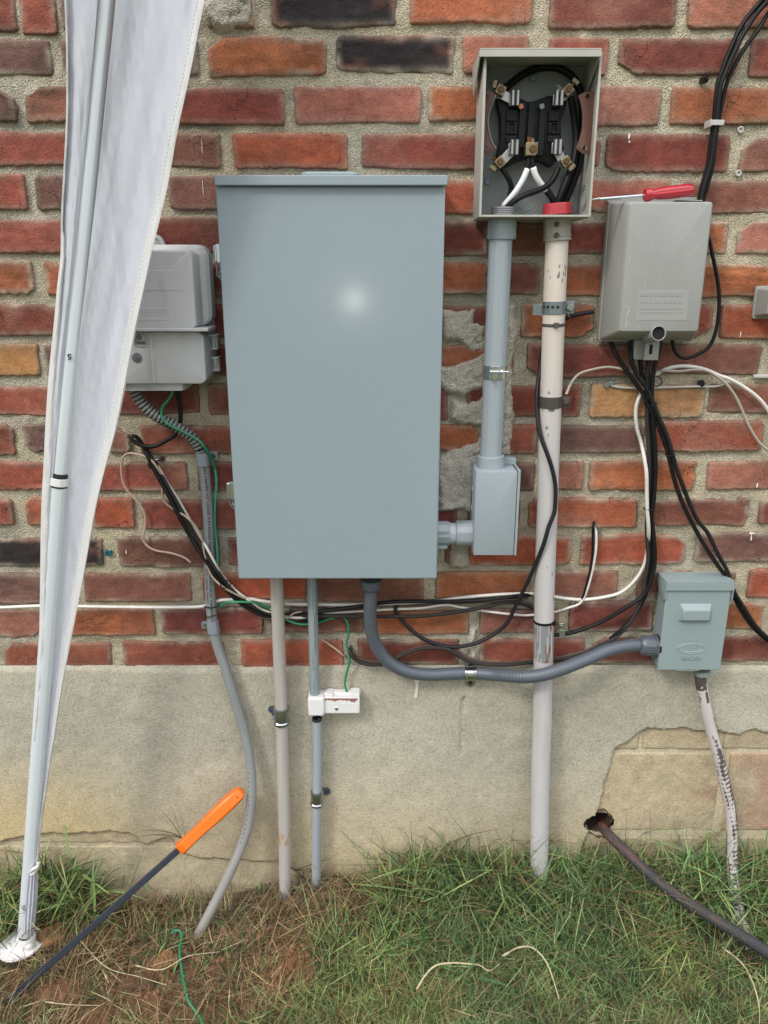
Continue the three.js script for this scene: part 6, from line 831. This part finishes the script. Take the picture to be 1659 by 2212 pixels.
// ---------------------------------------------------------------- things on the ground
{
  const t = thing('pry_bar', 'pry bar with an orange handle leaning on the conduit, black tip in the grass', 'pry bar');
  const tip = P(10, 2173, 0.298), sh = P(388, 1834, 0.105), end = P(524, 1706, 0.05); tip.y = Math.max(tip.y, 0.002);
  const L = sh.distanceTo(tip), bar = rbox(-0.0065, 0, 0.0065, L + 0.03, -0.0045, 0.0045, 0.0012).translate(0, 0, 0); { const p = bar.attributes.position; for (let k = 0; k < p.count; k++) { const y = p.getY(k); if (y < 0.05) { p.setZ(k, p.getZ(k) * (0.25 + 0.75 * y / 0.05)); p.setX(k, p.getX(k) * (1 + 0.15 * (1 - y / 0.05))); } } }
  part(t, 'blade', along(bar, tip, sh), M.bar);
  const H = sh.distanceTo(end), hp = (y, w, d) => ({ x0: -w, x1: w, y0: -d, y1: d, r: Math.min(w, d) * 0.72, z: y });
  const hg = loft([hp(0, 0.0125, 0.0115), hp(0.002, 0.0145, 0.0130), hp(0.02, 0.0135, 0.0125), hp(H * 0.3, 0.0128, 0.012), hp(H * 0.55, 0.0155, 0.0135), hp(H * 0.8, 0.0165, 0.0140), hp(H * 0.93, 0.0145, 0.0125), hp(H * 0.98, 0.0105, 0.0095), hp(H, 0.005, 0.005)], 1.1, 8).rotateX(-Math.PI / 2);
  const h = part(t, 'handle', along(hg, sh, end), M.orange), e = sh.clone().lerp(end, 0.93).add(V(0, 0, 0.0125)); part(h, 'hang_hole', lathe([[0, 0], [0.0028, 0], [0.0028, 0.0008], [0, 0.001]], 16).rotateX(Math.PI / 2).translate(e.x, e.y, e.z), std(C(0.2, 0.03, 0.005), 0.6));
}
{
  const w = single('ground_wire', 'bright green cut wire sticking up from the soil and curling towards the viewer', 'wire', tube([[371, 2017], [377, 2010], [388, 2011], [392, 2022], [388, 2049], [391, 2086], [398, 2124], [408, 2164], [425, 2188], [436, 2208], [441, 2236], [448, 2270]].map(([x, y], k) => { const p = G(x, y, 0.022); return G(x, y, ground(p.x, p.z) + (k < 4 ? 0.03 - k * 0.003 : 0.018)); }), 0.0026, 0, 10, 0.004), M.green);
}
{
  const t = thing('iron_pipe', 'rusty dark pipe slanting out of the hole in the footing into the grass', 'pipe');
  const pts = [[1298, 1778, -0.12], [1300, 1784, -0.02], [1312, 1800, 0.02], [1350, 1838, 0.055], [1400, 1886, 0.095], [1470, 1940, 0.14], [1540, 1984, 0.178], [1600, 2020, 0.208], [1665, 2062, 0.24], [1740, 2110, 0.28]], c = path(pts), L = c.getLength();
  part(t, 'pipe_run', sweep(c, L, 0.004, 30, (s) => 0.0104 + 0.0045 * s + 0.0004 * noise2(s * 40, 1, 521), (s, a) => { const n = fbm(s * 16, a * 1.6, 4, 523), r = clamp(1.25 - s * 5.2 + n * 0.7); let col = [lerp(0.050, 0.27, r), lerp(0.052, 0.085, r), lerp(0.060, 0.055, r)]; if (n > 0.25 && s > 0.3) col = [0.085, 0.065, 0.055]; return col.map((q) => q * (1 + 0.25 * n)); }, true), M.rustPipe);
}
const stoneGeo = (r, sx, sy, sz, seed, cut, col) => {
  const g = new THREE.IcosahedronGeometry(r, 12), p = g.attributes.position, c = new Float32Array(p.count * 3), uv = new Float32Array(p.count * 2), R = rng(seed), pl = [...Array(cut)].map(() => ({ n: V(R() - 0.5, R() - 0.5, R() - 0.5).normalize(), d: r * (0.62 + 0.2 * R()) }));
  for (let k = 0; k < p.count; k++) { const v = V(p.getX(k), p.getY(k), p.getZ(k)); const rg = cut > 4 ? 0.3 : 1, q = 1 + (0.12 + 0.25 * rg) * fbm(v.x / r * 1.8 + seed, v.y / r * 1.8 + v.z / r, 3, seed) + (0.04 + 0.2 * rg) * fbm(v.x / r * 7, (v.y + v.z * 1.3) / r * 7, 3, seed + 3); v.multiplyScalar(q); for (const f of pl) { const d = v.dot(f.n) - f.d; if (d > 0) v.addScaledVector(f.n, -d * 0.92); } p.setXYZ(k, v.x * sx, v.y * sy, v.z * sz); const f = 1 + 0.25 * fbm(v.x / r * 3, (v.y + v.z) / r * 3, 3, seed + 7); c.set(col.map((t) => t * f), k * 3); uv.set([v.x, v.y + v.z], k * 2); }
  g.setAttribute('color', new THREE.BufferAttribute(c, 3)); g.setAttribute('uv', new THREE.BufferAttribute(uv, 2)); g.computeVertexNormals(); return g;
};
for (const [x, y, r, sx, sy, sz, seed, cut, col, name, label, cat] of [
  [118, 2012, 0.034, 1.15, 0.75, 0.95, 3, 7, [0.36, 0.20, 0.095], 'stone', 'angular tan stone beside the round canopy foot', 'stone'], [358, 2076, 0.026, 1.05, 0.8, 1, 8, 3, [0.30, 0.17, 0.075], 'stone', 'rounded brown stone left of the upright green wire', 'stone'],
  [295, 2118, 0.022, 1.7, 0.6, 0.9, 12, 2, [0.14, 0.075, 0.042], 'dirt_clod', 'flat dark clod of soil left of the green wire', 'dirt clod'], [462, 2095, 0.022, 0.9, 0.9, 1.1, 15, 3, [0.19, 0.085, 0.05], 'dirt_clod', 'reddish clod of soil right of the green wire', 'dirt clod'],
  [715, 1905, 0.030, 1.1, 0.9, 0.8, 21, 4, [0.20, 0.115, 0.085], 'dirt_clod', 'cracked brown clod against the wall right of the thin grey conduit', 'dirt clod'], [640, 2075, 0.017, 1.3, 0.6, 1, 27, 2, [0.22, 0.10, 0.048], 'dirt_clod', 'small orange clod of loose soil in front of the beige conduit', 'dirt clod'],
  [132, 2140, 0.030, 1.5, 0.45, 1, 33, 3, [0.21, 0.10, 0.05], 'dirt_clod', 'low orange clod under the blade of the pry bar', 'dirt clod'], [205, 2195, 0.026, 1.4, 0.5, 1, 35, 3, [0.20, 0.095, 0.048], 'dirt_clod', 'orange clod at the bottom left below the pry bar', 'dirt clod']]) {
  const p = G(x, y, 0.012), gy = ground(p.x, p.z); single(name, label, cat, stoneGeo(r, sx, sy, sz, seed, cut, col).translate(p.x, gy + r * sy * (cut > 4 ? 0.35 : 0.08), p.z), M.stone);
}

// ---------------------------------------------------------------- grass and weeds
const leafMat = phys(C(1, 1, 1), 0.65, { side: THREE.DoubleSide, vertexColors: true, specularIntensity: 0.35 });
function bladeInto(pos, col, x, z, yaw, len, w, lean, curl, base, tip, y0 = 0, roll = 0) {
  const n = 5, dx = Math.cos(yaw), dz = Math.sin(yaw); let px = x, py = y0, pz = z, a = lean; const L = [], sx = -dz, sz = dx;
  for (let k = 0; k <= n; k++) { const t = k / n, ww = w * (1 - Math.pow(t, 2.2) * 0.95) * 0.5, q = roll + t * 0.6; L.push([px - sx * ww * Math.cos(q), py + ww * Math.sin(q) * 0.6, pz - sz * ww * Math.cos(q)], [px + sx * ww * Math.cos(q), py - ww * Math.sin(q) * 0.6, pz + sz * ww * Math.cos(q)]); const s = len / n; px += dx * Math.sin(a) * s; pz += dz * Math.sin(a) * s; py += Math.cos(a) * s; a += curl / n; }
  for (let k = 0; k < n; k++) { const i = k * 2; for (const q of [i, i + 1, i + 3, i, i + 3, i + 2]) { pos.push(...L[q]); const t = (q >> 1) / n; col.push(lerp(base[0], tip[0], t), lerp(base[1], tip[1], t), lerp(base[2], tip[2], t)); } }
}
function finish(pos, col) { const g = new THREE.BufferGeometry(); g.setAttribute('position', new THREE.Float32BufferAttribute(pos, 3)); g.setAttribute('color', new THREE.Float32BufferAttribute(col, 3)); g.computeVertexNormals(); return g; }
const GREENS = [[0.065, 0.125, 0.040], [0.045, 0.10, 0.036], [0.14, 0.225, 0.07], [0.035, 0.08, 0.032], [0.26, 0.31, 0.13], [0.06, 0.125, 0.058], [0.125, 0.205, 0.09], [0.19, 0.275, 0.085]], STRAW = [[0.25, 0.17, 0.085], [0.17, 0.105, 0.055], [0.44, 0.35, 0.20], [0.12, 0.075, 0.04], [0.20, 0.145, 0.075], [0.14, 0.09, 0.05]];
function tuft(seed, n, o) {
  const R = rng(seed), pos = [], col = [];
  for (let k = 0; k < n; k++) { const dry = R() < o.dry, set = dry ? STRAW : GREENS, c = set[Math.floor(R() * set.length)], f = 0.75 + 0.5 * R(); bladeInto(pos, col, (R() - 0.5) * o.rad * 2, (R() - 0.5) * o.rad * 2, R() * 6.2832, o.len * (0.45 + 0.85 * R() * R() + 0.2), o.w * (0.6 + 0.6 * R()), o.lean * (0.35 + 0.9 * R()), o.curl * (R() * 1.4 - 0.2), c.map((q) => q * f * 0.85), c.map((q) => q * f * 1.12), R() * (o.lift ?? 0), R() * 3); }
  return finish(pos, col);
}
function scatter(name, label, geos, place, n, seed, scaleOf) {
  const t = new THREE.Group(); t.name = name; t.userData = { label, category: name.replace('_', ' '), kind: 'stuff' }; scene.add(t);
  const R = rng(seed), lists = geos.map(() => []), m = new THREE.Matrix4(), q = new THREE.Quaternion(), up = V(0, 1, 0);
  for (let k = 0, tries = 0; k < n && tries < n * 40; tries++) { const p = place(R); if (!p) continue; k++; const s = scaleOf(R, p); q.setFromAxisAngle(up, R() * 6.2832); lists[Math.floor(R() * geos.length)].push([m.clone().compose(V(p.x, ground(p.x, p.z) - 0.002, p.z), q, V(s, s * (0.8 + 0.4 * R()), s)), p]); }
  geos.forEach((g, i) => { if (!lists[i].length) return; const im = shadow(new THREE.InstancedMesh(g, leafMat, lists[i].length)); im.name = 'blade'; lists[i].forEach(([mm, p], k) => { im.setMatrixAt(k, mm); const b = fbm(p.x * 5, p.z * 5, 2, 601), f = (0.7 + 0.65 * hash3(k, i, seed)) * (1 + 0.55 * fbm(p.x * 13, p.z * 16, 3, 603)); im.setColorAt(k, C(f * (1 + 0.2 * b), f, f * (1 - 0.1 * b))); }); t.add(im); });
  return t;
}
const clears = [[-0.80, 0.155, 0.054], ...[[377, 2010], [388, 2011], [390, 2049], [391, 2086], [398, 2124], [408, 2164], [425, 2188], [436, 2208]].map(([x, y]) => { const p = G(x, y, 0.02); return [p.x, p.z + 0.012, 0.02]; }), ...[[1581, 1870, 0.02], [1583, 1900, 0.028], [1588, 1940, 0.03], [1594, 1970, 0.03], [1602, 2005, 0.03], [1612, 2040, 0.03], [1400, 1900, 0.026], [1440, 1930, 0.026], [1480, 1958, 0.026], [1520, 1985, 0.026], [1560, 2008, 0.026], [1640, 2060, 0.026]].flatMap(([x, y, r]) => { const p = G(x, y, 0.05); return [[p.x, p.z + 0.01, r], [p.x, p.z + 0.045, r]]; }), ...[[118, 2012, 0.036], [358, 2076, 0.028], [295, 2118, 0.034], [462, 2095, 0.026], [715, 1905, 0.034], [655, 2085, 0.05], [132, 2140, 0.04], [205, 2195, 0.034]].map(([x, y, r]) => { const p = G(x, y, 0.012); return [p.x, p.z + 0.01, r]; })];
const spot = (R, x0, x1, z0, z1) => { for (let k = 0; k < 30; k++) { const p = { x: lerp(x0, x1, R()), z: lerp(z0, z1, R()) }; if (!clears.some(([x, z, r]) => Math.hypot(p.x - x, p.z - z) < r)) return p; } return { x: 5, z: 0.5 }; };
scatter('green_grass', 'thick green grass over the lower right of the picture', [tuft(11, 28, { rad: 0.03, len: 0.075, w: 0.0022, lean: 1.45, curl: 0.5, dry: 0.14, lift: 0.06 }), tuft(12, 28, { rad: 0.034, len: 0.06, w: 0.0025, lean: 1.55, curl: 0.5, dry: 0.2, lift: 0.06 }), tuft(13, 20, { rad: 0.028, len: 0.095, w: 0.0022, lean: 1.2, curl: 0.9, dry: 0.12, lift: 0.02 }), tuft(14, 24, { rad: 0.03, len: 0.05, w: 0.003, lean: 1.4, curl: 0.6, dry: 0.25, lift: 0.035 }), tuft(15, 14, { rad: 0.034, len: 0.12, w: 0.0019, lean: 1.6, curl: 0.4, dry: 0.35, lift: 0.055 })],
  (R) => { const p = spot(R, -1.1, 1.35, 0.0, 0.85), g = greenness(p.x, p.z) + 0.9 * gauss(p.x, -0.72, 0.06) * gauss(p.z, 0.05, 0.06) + 0.5 * gauss(p.x, -0.86, 0.08) * gauss(p.z, 0.06, 0.1) + 0.45 * sstep(0.3, 0.4, p.z); return R() < Math.pow(g, 1.3) ? p : null; }, 7600, 41, (R, p) => (0.6 + 0.65 * R()) * (1 - 0.42 * sstep(0.14, 0.34, p.z)) * (1 + 0.75 * gauss(p.z, 0.03, 0.07)));
scatter('dry_grass', 'dead straw-coloured grass lying over the soil at the lower left', [tuft(21, 20, { rad: 0.028, len: 0.06, w: 0.0019, lean: 1.45, curl: 0.5, dry: 1, lift: 0.012 }), tuft(22, 20, { rad: 0.03, len: 0.045, w: 0.0022, lean: 1.4, curl: 0.6, dry: 0.93, lift: 0.01 }), tuft(23, 16, { rad: 0.03, len: 0.085, w: 0.0017, lean: 1.5, curl: 0.3, dry: 0.97, lift: 0.016 })],
  (R) => { const p = spot(R, -1.2, 1.2, 0.012, 0.85), bare = sstep(0.05, 0.4, fbm(p.x * 8 + 3, p.z * 8, 3, 225)); return R() < (0.95 - 0.62 * greenness(p.x, p.z)) * (1 - 0.7 * bare) * (1 - 0.9 * bareAt(p.x, p.z)) ? p : null; }, 2600, 43, (R) => 0.6 + 0.7 * R());
scatter('sparse_grass', 'sparse short green blades among the dead grass', [tuft(31, 7, { rad: 0.02, len: 0.05, w: 0.0024, lean: 0.8, curl: 0.8, dry: 0.1 }), tuft(32, 6, { rad: 0.015, len: 0.065, w: 0.002, lean: 0.7, curl: 1.0, dry: 0.2 })],
  (R) => { const p = spot(R, -1.1, 0.3, 0.02, 0.6); return R() < 0.8 - greenness(p.x, p.z) && fbm(p.x * 6, p.z * 6, 2, 607) > -0.15 ? p : null; }, 620, 45, (R) => 0.6 + 0.6 * R());
scatter('tall_grass', 'tall thin grass stalks standing against the footing', [tuft(51, 7, { rad: 0.018, len: 0.17, w: 0.0023, lean: 0.6, curl: 1.1, dry: 0.25 }), tuft(52, 6, { rad: 0.02, len: 0.14, w: 0.0026, lean: 0.5, curl: 1.2, dry: 0.2 })],
  (R) => { const p = spot(R, -0.1, 1.0, 0.012, 0.10); return R() < sstep(-0.08, 0.22, p.x) * (p.z < 0.05 ? 1 : 0.5) ? p : null; }, 340, 47, (R) => 0.55 + 0.8 * R());
const weed = (label, px, py, z, list, col) => { const t = thing('weed', label, 'weed'), o = P(px, py, z); list.forEach(([yaw, len, w, lean, curl]) => { const pos = [], c = []; bladeInto(pos, c, o.x, o.z, yaw, len, w, lean, curl, col.map((q) => q * 0.8), col, o.y); part(t, 'leaf', finish(pos, c), leafMat); }); };
weed('thin grass weed with arching leaves on the footing behind the pry bar', 392, 1810, 0.012, [[2.9, 0.14, 0.004, 0.12, 0.25], [3.0, 0.11, 0.0036, 0.35, 0.3], [3.1, 0.13, 0.004, 1.0, 1.2], [3.2, 0.12, 0.0035, 1.35, 0.7], [0.2, 0.1, 0.0032, 1.1, 0.6]], [0.16, 0.14, 0.075]);
weed('small green weed with a curved stem at the wall foot left of the pry bar', 226, 1915, 0.02, [[0.1, 0.09, 0.006, 0.25, 1.3], [3.0, 0.13, 0.006, 0.9, 0.8], [0.4, 0.05, 0.006, 1.0, 0.5], [2.6, 0.05, 0.006, 0.8, 0.5], [1.6, 0.04, 0.006, 0.9, 0.3]], [0.09, 0.13, 0.045]);
weed('dark green blade-leaved weed behind the canopy leg at the wall foot', 100, 1905, 0.04, [[0.5, 0.10, 0.008, 0.5, 0.4], [0.3, 0.12, 0.008, 0.8, 0.5], [1.2, 0.09, 0.007, 0.3, 0.3], [0.1, 0.13, 0.007, 1.0, 0.4], [2.2, 0.07, 0.006, 0.6, 0.6], [0.8, 0.11, 0.006, 0.2, 0.2], [6.0, 0.14, 0.007, 1.1, 0.6]], [0.055, 0.095, 0.035]);
weed('grass weed growing at the foot of the beige conduit', 640, 1880, 0.014, [[0.1, 0.09, 0.004, 0.15, 0.2], [0.2, 0.10, 0.005, 1.0, 0.1], [3.1, 0.06, 0.004, 0.9, 0.6], [0.4, 0.06, 0.005, 1.2, -0.3]], [0.10, 0.12, 0.05]);
const stalk = (label, pts, r) => single('dry_stalk', label, 'dry stalk', (() => { const c = path(pts.map(([x, y, h]) => { const p = G(x, y, 0.03); return G(x, y, ground(p.x, p.z) + h); })), L = c.getLength(); return sweep(c, L, 0.004, 6, (s, a) => r * (1.15 - 0.75 * s / L) * (0.55 + 0.45 * Math.abs(Math.cos(a + s * 9))) * (1 + 0.3 * noise2(s * 90, 1, 701))); })(), std(C(0.50, 0.44, 0.27), 0.7));
stalk('pale bent straw stalk lying on the green grass at the bottom centre', [[900, 2137, 0.03], [920, 2105, 0.05], [940, 2086, 0.06], [975, 2080, 0.06], [1010, 2082, 0.058], [1038, 2086, 0.055], [1055, 2097, 0.05], [1080, 2082, 0.05]], 0.0024);
stalk('pale straw stalk hooked over the green grass, just right of centre', [[1085, 2065, 0.05], [1122, 2046, 0.06], [1152, 2048, 0.062], [1180, 2078, 0.06], [1196, 2120, 0.05], [1208, 2158, 0.035]], 0.0024);
stalk('long pale straw stalk at the right edge below the pipe', [[1560, 2046, 0.05], [1602, 2080, 0.055], [1625, 2120, 0.05], [1640, 2175, 0.04], [1638, 2240, 0.03]], 0.0018);
stalk('straw stalk lying across the soil right of the canopy foot', [[165, 2022, 0.02], [235, 2092, 0.03], [300, 2110, 0.02], [360, 2128, 0.025]], 0.0014); stalk('straw stalk lying across the soil under the green wire', [[290, 2085, 0.02], [350, 2094, 0.03], [405, 2066, 0.03], [475, 2056, 0.02]], 0.0014); stalk('straw stalk lying on the soil at the bottom left', [[98, 2164, 0.02], [150, 2170, 0.026], [215, 2172, 0.02]], 0.0014);

{ // broad-leaved weeds in the lawn, and crumbs of loose soil round the conduits
  const lw = (label, px, py, list, col) => { const g = G(px, py, 0.03), gy = ground(g.x, g.z); const t = thing('weed', label, 'weed'); list.forEach(([yaw, len, w, lean, curl]) => { const pos = [], c = []; bladeInto(pos, c, g.x, g.z, yaw, len, w, lean, curl, col.map((q) => q * 0.8), col, gy + 0.02); part(t, 'leaf', finish(pos, c), leafMat); }); };
  lw('broad-leaved green weed beside the pale bent stalk at the bottom centre', 1010, 2105, [[0.5, 0.10, 0.011, 1.0, 0.6], [3.4, 0.11, 0.012, 1.1, 0.5], [1.6, 0.09, 0.011, 0.9, 0.6], [5.2, 0.08, 0.010, 0.7, 0.5], [2.6, 0.07, 0.009, 0.5, 0.7]], [0.07, 0.14, 0.055]);
  lw('broad-leaved green weed in the grass left of the pale bent stalk', 870, 2040, [[0.2, 0.08, 0.010, 0.8, 0.6], [2.2, 0.09, 0.010, 0.9, 0.5], [3.9, 0.08, 0.009, 1.0, 0.5], [5.4, 0.07, 0.009, 0.5, 0.5]], [0.085, 0.16, 0.05]);
  const geo = new THREE.IcosahedronGeometry(0.0042, 1), p = geo.attributes.position; for (let k = 0; k < p.count; k++) { const q = 1 + 0.35 * hash3(Math.round(p.getX(k) * 9e4), Math.round(p.getY(k) * 9e4), Math.round(p.getZ(k) * 9e4)); p.setXYZ(k, p.getX(k) * q, p.getY(k) * q * 0.8, p.getZ(k) * q); } geo.computeVertexNormals();
  const R = rng(71), list = []; for (let k = 0; k < 20000 && list.length < 1500; k++) { const x = lerp(-0.95, 0.05, R()), z = lerp(0.012, 0.42, R()); if (R() < Math.max(bareAt(x, z) * 0.9, 0.8 * gauss(x, -0.15, 0.12) * gauss(z, 0.04, 0.05), 0.06)) list.push([x, z]); }
  const im = shadow(new THREE.InstancedMesh(geo, std(C(1, 1, 1), 0.98), list.length)); im.name = 'soil_crumbs'; im.userData = { label: 'crumbs of loose reddish brown soil over the lower left ground', category: 'soil', kind: 'stuff' };
  const m = new THREE.Matrix4(), q = new THREE.Quaternion(), e = new THREE.Euler(); list.forEach(([x, z], k) => { const s = 0.4 + 1.6 * R() * R() * R() + 0.3 * R(); q.setFromEuler(e.set(R() * 6, R() * 6, R() * 6)); im.setMatrixAt(k, m.compose(V(x, ground(x, z) + 0.001 * s, z), q, V(s, s, s))); const f = 0.7 + 0.6 * R(); im.setColorAt(k, C(0.21 * f, 0.105 * f, 0.055 * f)); }); scene.add(im);
}
renderer.render(scene, camera);
